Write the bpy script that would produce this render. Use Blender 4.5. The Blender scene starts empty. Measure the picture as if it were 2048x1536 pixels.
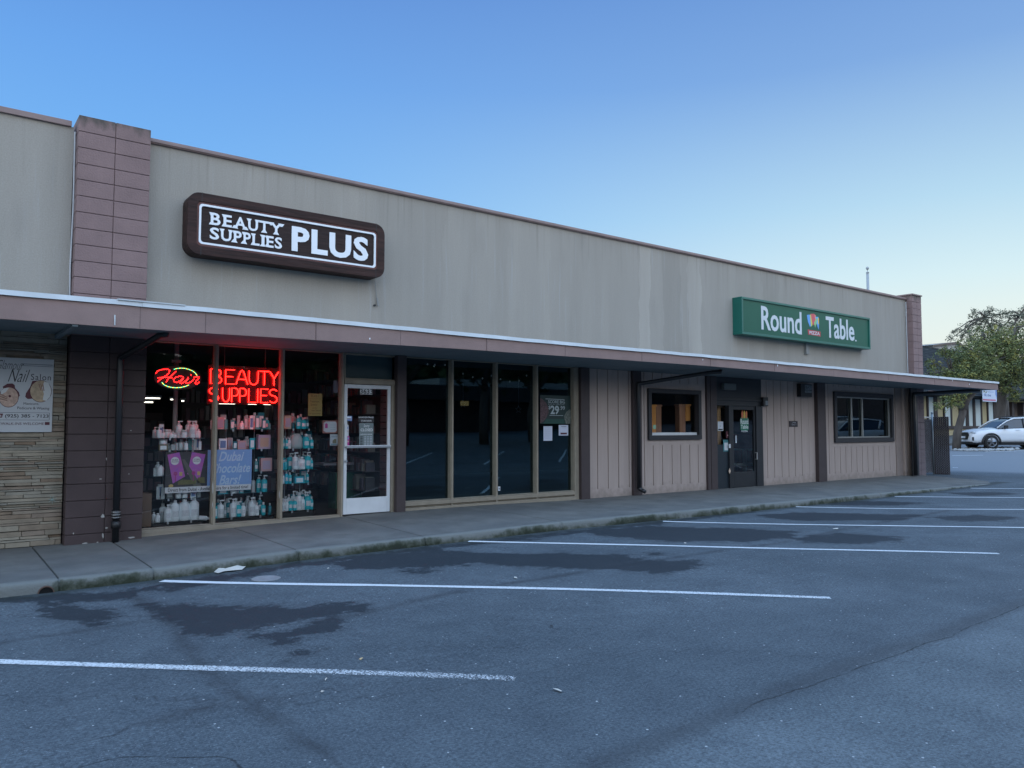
import bpy, bmesh, math, random
import numpy as np
from mathutils import Vector, Matrix, noise as mnoise
R_ = math.radians
sc = bpy.context.scene
C = sc.collection
# ------------------------------------------------------------------ camera
FPX = 1540.0                      # focal length in pixels of the 2048 px wide photo
PITCH, YAW = R_(3.3), R_(52.65)   # yaw measured from +X, the direction the shop front runs
cd = bpy.data.cameras.new('camera'); cam = bpy.data.objects.new('camera', cd); C.objects.link(cam)
cd.sensor_width = 36.0; cd.lens = 36.0*FPX/2048; cd.clip_end = 2500; cd.clip_start = 0.05
cam.location = (0, 0, 1.5); cam.rotation_euler = (R_(90)+PITCH, 0, YAW-R_(90))
sc.camera = cam
# ------------------------------------------------------------------ sky, sun, exposure
SUN_EL, SUN_AZ = 3.0, 8.0         # degrees; azimuth from +X towards +Y
def lin(c): return tuple(((v/255)/12.92 if v/255 <= .04045 else ((v/255+.055)/1.055)**2.4) for v in c)
w = bpy.data.worlds.new('World'); sc.world = w; w.use_nodes = True
wn = w.node_tree.nodes; wl = w.node_tree.links
bg = wn['Background']; bg.inputs['Strength'].default_value = 1.0
# dusk sky: deep blue on the left, pale towards the set sun on the right, brighter overhead and behind the viewer
wtc = wn.new('ShaderNodeTexCoord'); wsp = wn.new('ShaderNodeSeparateXYZ'); wl.new(wtc.outputs['Generated'], wsp.inputs[0])
def wramp(stops, hdr=1.0):
    r = wn.new('ShaderNodeValToRGB'); e = r.color_ramp.elements
    while len(e) < len(stops): e.new(.5)
    for i, (el, c) in enumerate(stops): e[i].position = math.sin(R_(el)); e[i].color = (*[v/hdr for v in c], 1)
    wl.new(wsp.outputs[2], r.inputs[0]); return r.outputs[0]
fl_ = wramp([(0, lin((165, 212, 250))), (15, lin((124, 187, 248))), (24, lin((108, 167, 237))), (30, lin((98, 150, 222))), (45, lin((85, 132, 208)))])
fr_ = wramp([(0, lin((250, 246, 228))), (8, lin((227, 243, 242))), (10, lin((216, 240, 246))), (15, lin((184, 220, 242))), (24, lin((130, 172, 226))), (32, lin((106, 150, 214))), (45, lin((90, 134, 205)))])
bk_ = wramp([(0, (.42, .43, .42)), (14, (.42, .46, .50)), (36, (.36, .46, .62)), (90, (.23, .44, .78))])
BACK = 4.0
def wdot(v):
    n = wn.new('ShaderNodeVectorMath'); n.operation = 'DOT_PRODUCT'; n.inputs[1].default_value = v; wl.new(wtc.outputs['Generated'], n.inputs[0]); return n.outputs['Value']
def wrange(v, a, b):
    n = wn.new('ShaderNodeMapRange'); n.interpolation_type = 'SMOOTHSTEP'; n.inputs[1].default_value = a; n.inputs[2].default_value = b; wl.new(v, n.inputs[0]); return n.outputs[0]
def wmix(f, a, b):
    n = wn.new('ShaderNodeMix'); n.data_type = 'RGBA'; n.clamp_result = False; wl.new(f, n.inputs[0]); wl.new(a, n.inputs[6]); wl.new(b, n.inputs[7]); return n.outputs[2]
side = wrange(wdot((math.sin(R_(52.65)), -math.cos(R_(52.65)), 0)), -.5, .55)
front = wmix(side, fl_, fr_)
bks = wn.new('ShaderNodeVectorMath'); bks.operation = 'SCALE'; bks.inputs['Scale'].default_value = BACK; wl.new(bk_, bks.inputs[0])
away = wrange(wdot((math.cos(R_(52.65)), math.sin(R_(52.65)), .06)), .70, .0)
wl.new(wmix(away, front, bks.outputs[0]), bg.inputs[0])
sd = bpy.data.lights.new('sun', 'SUN'); so = bpy.data.objects.new('sun', sd); C.objects.link(so)
sd.energy = 0.3; sd.angle = R_(12); sd.color = (1, .85, .7)
sdir = Vector((math.cos(R_(SUN_AZ))*math.cos(R_(SUN_EL)), math.sin(R_(SUN_AZ))*math.cos(R_(SUN_EL)), math.sin(R_(SUN_EL))))
so.rotation_euler = sdir.to_track_quat('Z', 'Y').to_euler(); so.location = (60, 12, 20)
vs = sc.view_settings; vs.view_transform = 'Standard'; vs.look = 'None'; vs.gamma = 1; vs.exposure = 0.0
sc.cycles.max_bounces = 6; sc.cycles.transparent_max_bounces = 12
sc.cycles.use_denoising = True; sc.cycles.sample_clamp_indirect = 4
# ------------------------------------------------------------------ camera geometry helpers (where a photo pixel meets a real plane)
FW = Vector((math.cos(YAW)*math.cos(PITCH), math.sin(YAW)*math.cos(PITCH), math.sin(PITCH)))
RT = Vector((math.sin(YAW), -math.cos(YAW), 0)); UP = RT.cross(FW); CP = Vector((0, 0, 1.5))
def ray(x, y): return FW + RT*((x-1024)/FPX) - UP*((y-768)/FPX)
def onY(x, y, Y):
    r = ray(x, y); return CP + r*(Y/r.y)
def X_(x, y, Y=11.4): return onY(x, y, Y).x
def Z_(x, y, Y=11.4): return onY(x, y, Y).z
def onX(x, y, X):
    r = ray(x, y); return CP + r*(X/r.x)
def interp(x, xs, ys): return float(np.interp(x, xs, ys))
def s_wall(x): return interp(x, [1, 2.4, 4.3, 6, 8, 10, 25], [.02, .04, .09, .125, .13, .10, .085])
def s_curb(x): return interp(x, [1.5, 2.2, 3.6, 5.3, 7.7, 12, 16, 22, 24.2], [0, .01, .05, .06, .083, .06, .04, .0, -.03])
CURB = 8.9
def ground_z(x, y):
    h = interp(x, [1.5, 2.2, 3.6, 5.3, 7.7, 12, 16, 22, 25], [-.115, -.105, -.07, -.055, -.035, -.06, -.07, -.05, -.03])
    t = min(1, max(0, (y-3.5)/5)); t = t*t*(3-2*t)
    u = min(1, max(0, (x-20)/6))
    z = h*t*(1-u)
    if y < -2: z += .085*min(19, -2-y)
    if x > 24: z += .034*max(0, (x-27) + math.sqrt((x-27)**2+9)-4.24)/2 if x < 60 else .034*((60-27)+math.sqrt(33**2+9)-4.24)/2
    return z
def onG(x, y, dz=0.0):
    r = ray(x, y); t0 = 1.0; t = t0
    while t < 400:
        p = CP + r*t
        if p.z < ground_z(p.x, p.y): break
        t0 = t; t *= 1.03
    for _ in range(30):
        m_ = (t0+t)/2; p = CP + r*m_
        if p.z < ground_z(p.x, p.y): t = m_
        else: t0 = m_
    return Vector((p.x, p.y, ground_z(p.x, p.y)+dz))
# ------------------------------------------------------------------ materials
MATS = {}
def mat(name, col, rough=.7, metal=0, var=0, vscale=3, bump=0, bscale=40, emit=None, es=0, spec=.5, stretch=(1, 1, 1), col2=None, coat=0):
    if name in MATS: return MATS[name]
    m = bpy.data.materials.new(name); m.use_nodes = True; MATS[name] = m
    nt = m.node_tree; N = nt.nodes; L = nt.links; b = N['Principled BSDF']
    b.inputs['Base Color'].default_value = (*col, 1); b.inputs['Roughness'].default_value = rough
    b.inputs['Metallic'].default_value = metal; b.inputs['Specular IOR Level'].default_value = spec
    if coat: b.inputs['Coat Weight'].default_value = coat
    if emit: b.inputs['Emission Color'].default_value = (*emit, 1); b.inputs['Emission Strength'].default_value = es
    tc = N.new('ShaderNodeTexCoord'); mp = N.new('ShaderNodeMapping'); mp.inputs['Scale'].default_value = stretch
    L.new(tc.outputs['Object'], mp.inputs[0])
    if var or col2:
        n = N.new('ShaderNodeTexNoise'); n.inputs['Scale'].default_value = vscale; n.inputs['Detail'].default_value = 6; n.inputs['Roughness'].default_value = .65
        L.new(mp.outputs[0], n.inputs['Vector'])
        r = N.new('ShaderNodeMapRange'); r.inputs[1].default_value = .3; r.inputs[2].default_value = .7
        L.new(n.outputs['Fac'], r.inputs[0])
        mx = N.new('ShaderNodeMix'); mx.data_type = 'RGBA'
        mx.inputs[6].default_value = (*[c*(1-var) for c in col], 1)
        mx.inputs[7].default_value = (*(col2 or [min(1, c*(1+var)) for c in col]), 1)
        L.new(r.outputs[0], mx.inputs[0]); L.new(mx.outputs[2], b.inputs['Base Color'])
    if bump:
        n2 = N.new('ShaderNodeTexNoise'); n2.inputs['Scale'].default_value = bscale; n2.inputs['Detail'].default_value = 4
        L.new(mp.outputs[0], n2.inputs['Vector'])
        bp = N.new('ShaderNodeBump'); bp.inputs['Strength'].default_value = bump; bp.inputs['Distance'].default_value = .02
        L.new(n2.outputs['Fac'], bp.inputs['Height']); L.new(bp.outputs[0], b.inputs['Normal'])
    return m
def glass(name, tint, rough=0.0, boost=1.0, refl=1.6, rt=(1, 1, 1)):
    m = bpy.data.materials.new(name); m.use_nodes = True; MATS[name] = m
    nt = m.node_tree; N = nt.nodes; L = nt.links
    for n in list(N): N.remove(n)
    o = N.new('ShaderNodeOutputMaterial'); mx = N.new('ShaderNodeMixShader'); t = N.new('ShaderNodeBsdfTransparent'); g = N.new('ShaderNodeBsdfGlossy'); f = N.new('ShaderNodeFresnel')
    t.inputs[0].default_value = (*tint, 1); g.inputs['Roughness'].default_value = rough; g.inputs[0].default_value = (*rt, 1)
    f.inputs[0].default_value = 1.5
    mu = N.new('ShaderNodeMath'); mu.operation = 'MULTIPLY'; mu.inputs[1].default_value = refl; mu.use_clamp = True
    # a sheet pane seen from its back face must keep the same fresnel
    ge = N.new('ShaderNodeNewGeometry'); iv = N.new('ShaderNodeMapRange'); iv.inputs[3].default_value = 1.5; iv.inputs[4].default_value = 1/1.5
    L.new(ge.outputs['Backfacing'], iv.inputs[0]); 
    ad = N.new('ShaderNodeMapRange'); ad.inputs[3].default_value = 1.5; ad.inputs[4].default_value = 1.5
    L.new(f.outputs[0], mu.inputs[0]); L.new(mu.outputs[0], mx.inputs[0])
    L.new(t.outputs[0], mx.inputs[1]); L.new(g.outputs[0], mx.inputs[2]); L.new(mx.outputs[0], o.inputs[0])
    return m
G_CLEAR = glass('shop_glass', (.93, .95, .95), refl=1.1); G_DARK = glass('tinted_glass', (.30, .36, .40), refl=2.0, rt=(.6, .9, 1.0))
G_SHELF = glass('shelf_glass', (.75, .88, .86))
stucco = mat('stucco', (.340, .308, .265), .9, var=.06, vscale=1.6, bump=.25, bscale=90, stretch=(1.6, 1, .13), spec=.2)
mauve = mat('mauve_paint', (.245, .168, .152), .75, var=.10, vscale=3, bump=.15, bscale=60)
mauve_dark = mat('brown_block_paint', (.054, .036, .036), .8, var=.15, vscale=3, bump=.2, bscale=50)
brown_post = mat('brown_post_paint', (.048, .034, .035), .6, var=.15, vscale=4)
dark_post = mat('dark_frame_paint', (.011, .014, .019), .5, var=.2)
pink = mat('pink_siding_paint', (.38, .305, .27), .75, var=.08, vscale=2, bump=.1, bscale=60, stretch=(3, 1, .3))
beige = mat('beige_frame_paint', (.25, .215, .165), .5, var=.14, vscale=5)
flash_m = mat('galvanised_flashing', (.52, .56, .58), .5, metal=.0, var=.12, vscale=2)
cap_m = mat('parapet_cap_paint', (.23, .16, .145), .6, var=.15, vscale=2)
soffit_m = mat('soffit_paint', (.15, .19, .21), .85, var=.1)
white_al = mat('white_aluminium', (.58, .60, .62), .45, var=.07, vscale=4)
steel = mat('brushed_steel', (.62, .63, .65), .3, metal=.9)
black_p = mat('black_paint', (.012, .013, .015), .5, var=.2)
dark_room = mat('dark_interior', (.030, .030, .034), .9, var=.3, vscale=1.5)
wood_dark = mat('stained_wood', (.034, .015, .012), .6, spec=.25, var=.6, vscale=6, bump=.3, bscale=20, stretch=(.25, 1, 3))
wood_in = mat('lamplit_timber', (.90, .36, .09), .5, var=.25, vscale=5, stretch=(3, 3, .3))  # saturated orange carries the warm indoor lamplight in the wood's colour
letter_w = mat('white_letter', (.78, .80, .82), .5, var=.03)
letter_k = mat('black_letter', (.02, .02, .025), .6)
conc = None
# ------------------------------------------------------------------ mesh helpers
class MB:
    def __init__(s): s.v = []; s.f = []; s.m = []
    def add(s, vs, fs, mi=0):
        b = len(s.v); s.v += [tuple(v) for v in vs]; s.f += [tuple(b+i for i in f) for f in fs]; s.m += [mi]*len(fs); return s
    def box(s, x0, x1, y0, y1, z0, z1, mi=0):
        if x0 > x1: x0, x1 = x1, x0
        return s.add([(x0, y0, z0), (x1, y0, z0), (x1, y1, z0), (x0, y1, z0), (x0, y0, z1), (x1, y0, z1), (x1, y1, z1), (x0, y1, z1)],
            [(0, 3, 2, 1), (4, 5, 6, 7), (0, 1, 5, 4), (1, 2, 6, 5), (2, 3, 7, 6), (3, 0, 4, 7)], mi)
    def quad(s, a, b, c, d, mi=0): return s.add([a, b, c, d], [(0, 1, 2, 3)], mi)
    def plate(s, pts, y0, y1, mi=0):          # outline in (x, z), thickness along y
        n = len(pts); v = [(x, y0, z) for x, z in pts]+[(x, y1, z) for x, z in pts]
        a = sum(pts[i][0]*pts[(i+1) % n][1]-pts[(i+1) % n][0]*pts[i][1] for i in range(n))
        f = [tuple(range(n)), tuple(range(2*n-1, n-1, -1))]+[(i, i+n, (i+1) % n+n, (i+1) % n) for i in range(n)]
        if a < 0: f = [tuple(reversed(q)) for q in f]
        return s.add(v, f, mi)
    def tube(s, pts, r, n=8, mi=0, cap=True, r1=None):
        pts = [Vector(p) for p in pts]; k = len(pts); rings = []; prev = None
        for i, p in enumerate(pts):
            d = (pts[min(i+1, k-1)]-pts[max(i-1, 0)]).normalized()
            if prev is None: a = d.cross(Vector((0, 0, 1)) if abs(d.z) < .9 else Vector((1, 0, 0))).normalized()
            else: a = (prev-d*prev.dot(d)).normalized()
            prev = a; b = d.cross(a); rr = r if r1 is None else r+(r1-r)*i/max(1, k-1)
            if isinstance(r, (list, tuple)): rr = r[i]
            rings.append([p+a*rr*math.cos(2*math.pi*j/n)+b*rr*math.sin(2*math.pi*j/n) for j in range(n)])
        v = [q for g in rings for q in g]; f = []
        for i in range(k-1):
            for j in range(n): f.append((i*n+j, i*n+(j+1) % n, (i+1)*n+(j+1) % n, (i+1)*n+j))
        if cap: f += [tuple(reversed(range(n))), tuple((k-1)*n+j for j in range(n))]
        return s.add(v, f, mi)
    def lathe(s, prof, c=(0, 0, 0), n=12, mi=0, sy=1.0):
        k = len(prof); v = []
        for r, z in prof: v += [(c[0]+r*math.cos(2*math.pi*j/n), c[1]+sy*r*math.sin(2*math.pi*j/n), c[2]+z) for j in range(n)]
        f = [(i*n+j, i*n+(j+1) % n, (i+1)*n+(j+1) % n, (i+1)*n+j) for i in range(k-1) for j in range(n)]
        f += [tuple(reversed(range(n))), tuple((k-1)*n+j for j in range(n))]
        return s.add(v, f, mi)
    def build(s, name, mats, parent=None, bevel=0, smooth=False):
        me = bpy.data.meshes.new(name); me.from_pydata(s.v, [], s.f); me.update()
        o = bpy.data.objects.new(name, me); C.objects.link(o)
        for m in (mats if isinstance(mats, (list, tuple)) else [mats]): me.materials.append(m)
        me.polygons.foreach_set('material_index', s.m)
        if smooth: me.polygons.foreach_set('use_smooth', [True]*len(me.polygons))
        if parent is not None:
            o.parent = parent
            p, off = parent, Vector((0, 0, 0))
            while p is not None: off += p.location; p = p.parent
            if not getattr(s, 'local', False): o.location = -off
        if bevel:
            b = o.modifiers.new('bevel', 'BEVEL'); b.width = bevel; b.segments = 2; b.limit_method = 'ANGLE'; b.angle_limit = R_(40)
        return o
def tag(o, label=None, cat=None, group=None, kind=None):
    if label: o['label'] = label
    if cat: o['category'] = cat
    if group: o['group'] = group
    if kind: o['kind'] = kind
    return o
def thing(name, loc, label, cat, group=None, rz=0):
    o = bpy.data.objects.new(name, None); C.objects.link(o); o.location = loc; o.rotation_euler = (0, 0, rz); o.empty_display_size = .1
    return tag(o, label, cat, group)
def text_mesh(s, offset=0.0, shear=0.0, extrude=0.0, spacing=1.0):
    cu = bpy.data.curves.new('lettering', 'FONT'); cu.body = s; cu.offset = offset; cu.shear = shear; cu.extrude = extrude; cu.resolution_u = 3
    cu.space_character = spacing
    o = bpy.data.objects.new('lettering', cu); C.objects.link(o)
    dg = bpy.context.evaluated_depsgraph_get(); dg.update()
    me = bpy.data.meshes.new_from_object(o.evaluated_get(dg)); bpy.data.objects.remove(o); bpy.data.curves.remove(cu)
    return me
def text(s, x0, x1, z0, z1, y, m, parent, name='lettering', depth=0.0, **kw):
    """lettering lying in the plane y, fitted into the box x0..x1, z0..z1, facing -Y"""
    me = text_mesh(s, extrude=(1.0 if depth else 0), **kw)
    n = len(me.vertices); co = np.empty(n*3); me.vertices.foreach_get('co', co); co = co.reshape(-1, 3)
    lo = co.min(0); hi = co.max(0); sp = np.maximum(hi-lo, 1e-6)
    out = np.empty_like(co); out[:, 0] = x0+(co[:, 0]-lo[0])/sp[0]*(x1-x0); out[:, 2] = z0+(co[:, 1]-lo[1])/sp[1]*(z1-z0)
    out[:, 1] = y if not depth else y-(co[:, 2]-lo[2])/sp[2]*depth
    me.vertices.foreach_set('co', out.ravel()); me.update(); me.materials.clear(); me.materials.append(m); me.name = name
    for p in me.polygons: p.material_index = 0
    o = bpy.data.objects.new(name, me); C.objects.link(o)
    if parent is not None:
        o.parent = parent; off = Vector((0, 0, 0)); p = parent
        while p is not None: off += p.location; p = p.parent
        o.location = -off
    return o
def attr_from(o, name, fn):
    me = o.data; a = me.attributes.new(name, 'FLOAT', 'POINT'); a.data.foreach_set('value', [float(fn(v.co.x, v.co.y)) for v in me.vertices])
def face_rnd(o, seed=0, per=1):
    rn = random.Random(seed); me = o.data; a = me.attributes.new('rnd', 'FLOAT', 'FACE'); vals = []; c = 0
    for i in range(len(me.polygons)):
        if i % per == 0: c = rn.random()
        vals.append(c)
    a.data.foreach_set('value', vals)
def rnd_mat(name, cols, rough=.8, noise=.15, nscale=8, bump=0, translucent=False):
    m = bpy.data.materials.new(name); m.use_nodes = True; MATS[name] = m
    N = m.node_tree.nodes; L = m.node_tree.links; b = N['Principled BSDF']; b.inputs['Roughness'].default_value = rough; b.inputs['Specular IOR Level'].default_value = .25
    a = N.new('ShaderNodeAttribute'); a.attribute_name = 'rnd'; cr = N.new('ShaderNodeValToRGB'); cr.color_ramp.interpolation = 'LINEAR'
    while len(cr.color_ramp.elements) < len(cols): cr.color_ramp.elements.new(.5)
    for i, c in enumerate(cols): cr.color_ramp.elements[i].position = i/(len(cols)-1); cr.color_ramp.elements[i].color = (*c, 1)
    L.new(a.outputs['Fac'], cr.inputs[0])
    tc = N.new('ShaderNodeTexCoord'); n = N.new('ShaderNodeTexNoise'); n.inputs['Scale'].default_value = nscale; n.inputs['Detail'].default_value = 5
    L.new(tc.outputs['Object'], n.inputs['Vector'])
    mr = N.new('ShaderNodeMapRange'); mr.inputs[3].default_value = 1-noise*2; mr.inputs[4].default_value = 1+noise*2; L.new(n.outputs['Fac'], mr.inputs[0])
    mx = N.new('ShaderNodeMix'); mx.data_type = 'RGBA'; mx.blend_type = 'MULTIPLY'; mx.inputs[0].default_value = 1
    L.new(cr.outputs[0], mx.inputs[6]); L.new(mr.outputs[0], mx.inputs[7]); L.new(mx.outputs[2], b.inputs['Base Color'])
    if bump:
        bp = N.new('ShaderNodeBump'); bp.inputs['Strength'].default_value = bump; bp.inputs['Distance'].default_value = .03
        L.new(n.outputs['Fac'], bp.inputs['Height']); L.new(bp.outputs[0], b.inputs['Normal'])
    return m
def seg_dist(px, py, pts):
    best = 1e9
    for (ax, ay), (bx, by) in zip(pts[:-1], pts[1:]):
        dx, dy = bx-ax, by-ay; L2 = dx*dx+dy*dy
        t = 0 if L2 == 0 else max(0, min(1, ((px-ax)*dx+(py-ay)*dy)/L2))
        d = math.hypot(px-ax-t*dx, py-ay-t*dy)
        if d < best: best = d
    return best
# ------------------------------------------------------------------ the asphalt lot (one sheet to the horizon)
def axis(dense0, dense1, step, far0, far1):
    a = list(np.arange(dense0, dense1+1e-6, step)); s = step; x = a[-1]
    while x < far1: s *= 1.25; x += s; a.append(x)
    s = step; x = a[0]; b = []
    while x > far0: s *= 1.25; x -= s; b.append(x)
    return b[::-1]+a
xs = axis(-1.5, 24, .085, -900, 1100); ys = axis(1.0, 9.0, .085, -900, 1000)
G2 = lambda pts: [tuple(onG(*p)[:2]) for p in pts]
# dark wet patches along the kerb, outlined where they lie
WET = [G2(p) for p in (
    [(60, 1195), (150, 1210), (250, 1222), (190, 1250), (100, 1236)],
    [(280, 1205), (430, 1212), (600, 1212), (740, 1205), (735, 1222), (600, 1240), (470, 1268), (400, 1280), (350, 1255)],
    [(505, 1272), (600, 1252), (720, 1232), (715, 1243), (620, 1275), (550, 1290)],
    [(570, 1302), (595, 1297), (622, 1303), (600, 1313), (578, 1311)],
    [(660, 1125), (760, 1106), (900, 1102), (1000, 1106), (1150, 1107), (1285, 1112), (1290, 1122), (1200, 1138), (1080, 1137), (960, 1128), (820, 1136), (700, 1136)],
    [(815, 1142), (850, 1138), (865, 1143), (835, 1148)],
    [(1190, 1130), (1290, 1120), (1395, 1120), (1400, 1136), (1330, 1148), (1240, 1142)],
    [(1300, 1107), (1325, 1104), (1328, 1110), (1305, 1111)],
    [(1150, 1062), (1300, 1052), (1480, 1057), (1600, 1064), (1580, 1078), (1480, 1083), (1330, 1082), (1200, 1072)],
    [(1570, 1078), (1680, 1066), (1790, 1073), (1800, 1082), (1720, 1088), (1620, 1086)],
    [(1500, 1030), (1600, 1024), (1750, 1028), (1850, 1030), (1800, 1040), (1600, 1042)],
    [(1860, 1034), (1950, 1030), (2040, 1034), (2000, 1042), (1900, 1042)],
    [(1640, 1003), (1760, 1002), (1860, 1006), (1780, 1011), (1660, 1010)],
    [(1880, 985), (2000, 984), (2040, 988), (1960, 992)],
    [(-40, 1190), (60, 1192), (140, 1188), (240, 1182), (330, 1165), (420, 1150), (420, 1156), (330, 1178), (240, 1198), (120, 1204), (-40, 1204)],
    [(330, 1170), (600, 1125), (830, 1098), (1130, 1064), (1500, 1022), (1500, 1026), (1130, 1070), (830, 1105), (600, 1133), (340, 1182)])]
def in_poly(x, y, P):
    c = False; n = len(P)
    for i in range(n):
        x1, y1 = P[i]; x2, y2 = P[(i+1) % n]
        if (y1 > y) != (y2 > y) and x < (x2-x1)*(y-y1)/(y2-y1)+x1: c = not c
    return c
WB = [(min(p[0] for p in P)-.6, max(p[0] for p in P)+.6, min(p[1] for p in P)-.6, max(p[1] for p in P)+.6) for P in WET]
def sdist(px, py, pts):      # signed distance to a fairly straight polyline
    best = 1e9; sg = 1
    for (ax, ay), (bx, by) in zip(pts[:-1], pts[1:]):
        dx, dy = bx-ax, by-ay; t = max(0, min(1, ((px-ax)*dx+(py-ay)*dy)/(dx*dx+dy*dy))); d = math.hypot(px-ax-t*dx, py-ay-t*dy)
        if d < best: best = d; sg = 1 if dx*(py-ay)-dy*(px-ax) > 0 else -1
    return best, sg
def sfield(lines):
    def f(x, y):
        if not near(x, y): return .6
        b, g_ = min((sdist(x, y, p) for p in lines), key=lambda q: q[0]); return min(.6, b)*g_
    return f
def wet_field(x, y):           # signed distance in metres, positive inside a stain
    best = -.5
    for P, b in zip(WET, WB):
        if b[0] < x < b[1] and b[2] < y < b[3]:
            d = seg_dist(x, y, P+[P[0]]); d = d if in_poly(x, y, P) else -d
            if d > best: best = d
    return best
SEAM = [G2(p) for p in ([(1080, 1600), (1220, 1520), (1330, 1478), (1420, 1440), (1520, 1400), (1620, 1358), (1700, 1330), (1780, 1300), (1860, 1277), (1950, 1240), (2060, 1200)],)]
CRACK = [G2(p) for p in ([(1500, 1412), (1530, 1398), (1560, 1391), (1590, 1380), (1620, 1373), (1650, 1360), (1690, 1348), (1730, 1330), (1770, 1318), (1800, 1308), (1860, 1283), (1900, 1275), (1940, 1252), (1990, 1235), (2060, 1205)],
    [(130, 1545), (190, 1525), (240, 1514), (300, 1513), (360, 1516), (440, 1512), (465, 1520), (490, 1545)])]
STRIP = [G2(p) for p in ([(270, 1195), (330, 1225), (360, 1275), (400, 1330), (450, 1370), (500, 1405), (560, 1450), (640, 1500)],
    [(-60, 1296), (60, 1276), (150, 1264), (300, 1240)], [(320, 1440), (400, 1418), (480, 1405), (545, 1396)],
    [(620, 1245), (740, 1225), (860, 1195), (960, 1175), (1100, 1155), (1220, 1135), (1330, 1118), (1450, 1100), (1560, 1086), (1680, 1060), (1900, 1020)])]
LIGHTS = [G2([(300, 1440), (360, 1410), (420, 1402), (500, 1395)])]
verts = [(x, y, ground_z(x, y)) for y in ys for x in xs]; nx = len(xs)
faces = [(j*nx+i, j*nx+i+1, (j+1)*nx+i+1, (j+1)*nx+i) for j in range(len(ys)-1) for i in range(nx-1)]
g = MB(); g.add(verts, faces)
def near(x, y): return -3 < x < 26 and -3 < y < 10
am = bpy.data.materials.new('asphalt'); am.use_nodes = True
def asphalt_nodes(m):
    N = m.node_tree.nodes; L = m.node_tree.links; b = N['Principled BSDF']
    tc = N.new('ShaderNodeTexCoord')
    def noise(s, d=5, r=.6, vec=None):
        n = N.new('ShaderNodeTexNoise'); n.inputs['Scale'].default_value = s; n.inputs['Detail'].default_value = d; n.inputs['Roughness'].default_value = r
        L.new(tc.outputs['Object'], n.inputs['Vector']); return n.outputs['Fac']
    def math_(op, a, b_, clamp=False):
        n = N.new('ShaderNodeMath'); n.operation = op; n.use_clamp = clamp
        for i, v in enumerate((a, b_)):
            if v is None: continue
            if isinstance(v, (int, float)): n.inputs[i].default_value = v
            else: L.new(v, n.inputs[i])
        return n.outputs[0]
    def rng(v, a, b_, c=0, d=1):
        n = N.new('ShaderNodeMapRange'); L.new(v, n.inputs[0]); n.inputs[1].default_value = a; n.inputs[2].default_value = b_; n.inputs[3].default_value = c; n.inputs[4].default_value = d; return n.outputs[0]
    def mix(f, a, b_, bt='MIX'):
        n = N.new('ShaderNodeMix'); n.data_type = 'RGBA'; n.blend_type = bt
        if isinstance(f, (int, float)): n.inputs[0].default_value = f
        else: L.new(f, n.inputs[0])
        for i, v in ((6, a), (7, b_)):
            if isinstance(v, tuple): n.inputs[i].default_value = (*v, 1)
            else: L.new(v, n.inputs[i])
        return n.outputs[2]
    def attr(nm):
        a = N.new('ShaderNodeAttribute'); a.attribute_name = nm; return a.outputs['Fac']
    big = rng(noise(.35, 5), .35, .65); mid = rng(noise(2.2, 6), .3, .7); fine = rng(noise(48, 5, .8), .38, .62); grit = noise(95, 4, .8)
    c = mix(big, (.100, .123, .137), (.138, .164, .180)); c = mix(mid, c, mix(1.0, c, (.74, .75, .77), 'MULTIPLY'))
    c = mix(math_('MULTIPLY', rng(noise(14, 5, .75), .48, .70), .5), c, mix(1.0, c, (.6, .6, .62), 'MULTIPLY'))
    c = mix(math_('MULTIPLY', fine, .8), c, mix(1.0, c, (.30, .30, .32), 'MULTIPLY'))
    c = mix(rng(attr('old'), -.15, .25), c, mix(1.0, c, (1.36, 1.34, 1.30), 'MULTIPLY'))
    spk = rng(grit, .59, .66); c = mix(math_('MULTIPLY', spk, .8), c, (.27, .29, .31))
    v = N.new('ShaderNodeTexVoronoi'); v.inputs['Scale'].default_value = 16; L.new(tc.outputs['Object'], v.inputs['Vector'])
    peb = math_('LESS_THAN', v.outputs['Distance'], .10); sep = N.new('ShaderNodeSeparateColor'); L.new(v.outputs['Color'], sep.inputs[0])
    peb = math_('MULTIPLY', peb, math_('GREATER_THAN', sep.outputs[0], .75)); c = mix(peb, c, (.42, .43, .43))
    # far side of the drive: a lighter, older surface
    road = rng(attr('road'), -.5, .5); c = mix(road, c, (.17, .185, .20))
    # cold joint strips, darker tar
    jit = math_('MULTIPLY', math_('SUBTRACT', noise(1.7, 6, .7), .5), .55)
    jit2 = math_('MULTIPLY', math_('SUBTRACT', noise(9, 5, .7), .5), .10)
    st = rng(math_('ADD', math_('ABSOLUTE', attr('strip'), None), math_('MULTIPLY', jit, .3)), .11, .0); c = mix(math_('MULTIPLY', math_('MULTIPLY', st, rng(noise(3.5, 5, .7), .35, .6, .35, 1)), .62), c, (.028, .030, .034))
    se = rng(math_('ADD', math_('ABSOLUTE', attr('seam'), None), jit2), .13, .02); c = mix(math_('MULTIPLY', se, .4), c, (.035, .037, .041))
    cr = rng(math_('ABSOLUTE', math_('ADD', attr('crack'), math_('MULTIPLY', jit2, .5)), None), .009, .003); c = mix(math_('MULTIPLY', cr, rng(noise(6, 3), .35, .55, .15, .75)), c, (.014, .015, .017))
    wetv = math_('ADD', math_('ADD', attr('wet'), math_('MULTIPLY', math_('SUBTRACT', noise(2.9, 8, .74), .5), .95)), math_('MULTIPLY', math_('SUBTRACT', noise(12, 6, .75), .5), .42))
    damp = rng(wetv, -.16, .0); c = mix(math_('MULTIPLY', damp, .32), c, (.03, .034, .038))
    wet = rng(wetv, -.01, .03); dry = rng(noise(11, 4), .62, .72); wet = math_('MULTIPLY', wet, math_('SUBTRACT', 1, math_('MULTIPLY', dry, .5)), True)
    c = mix(math_('MULTIPLY', wet, .80), c, (.017, .022, .027))
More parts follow.
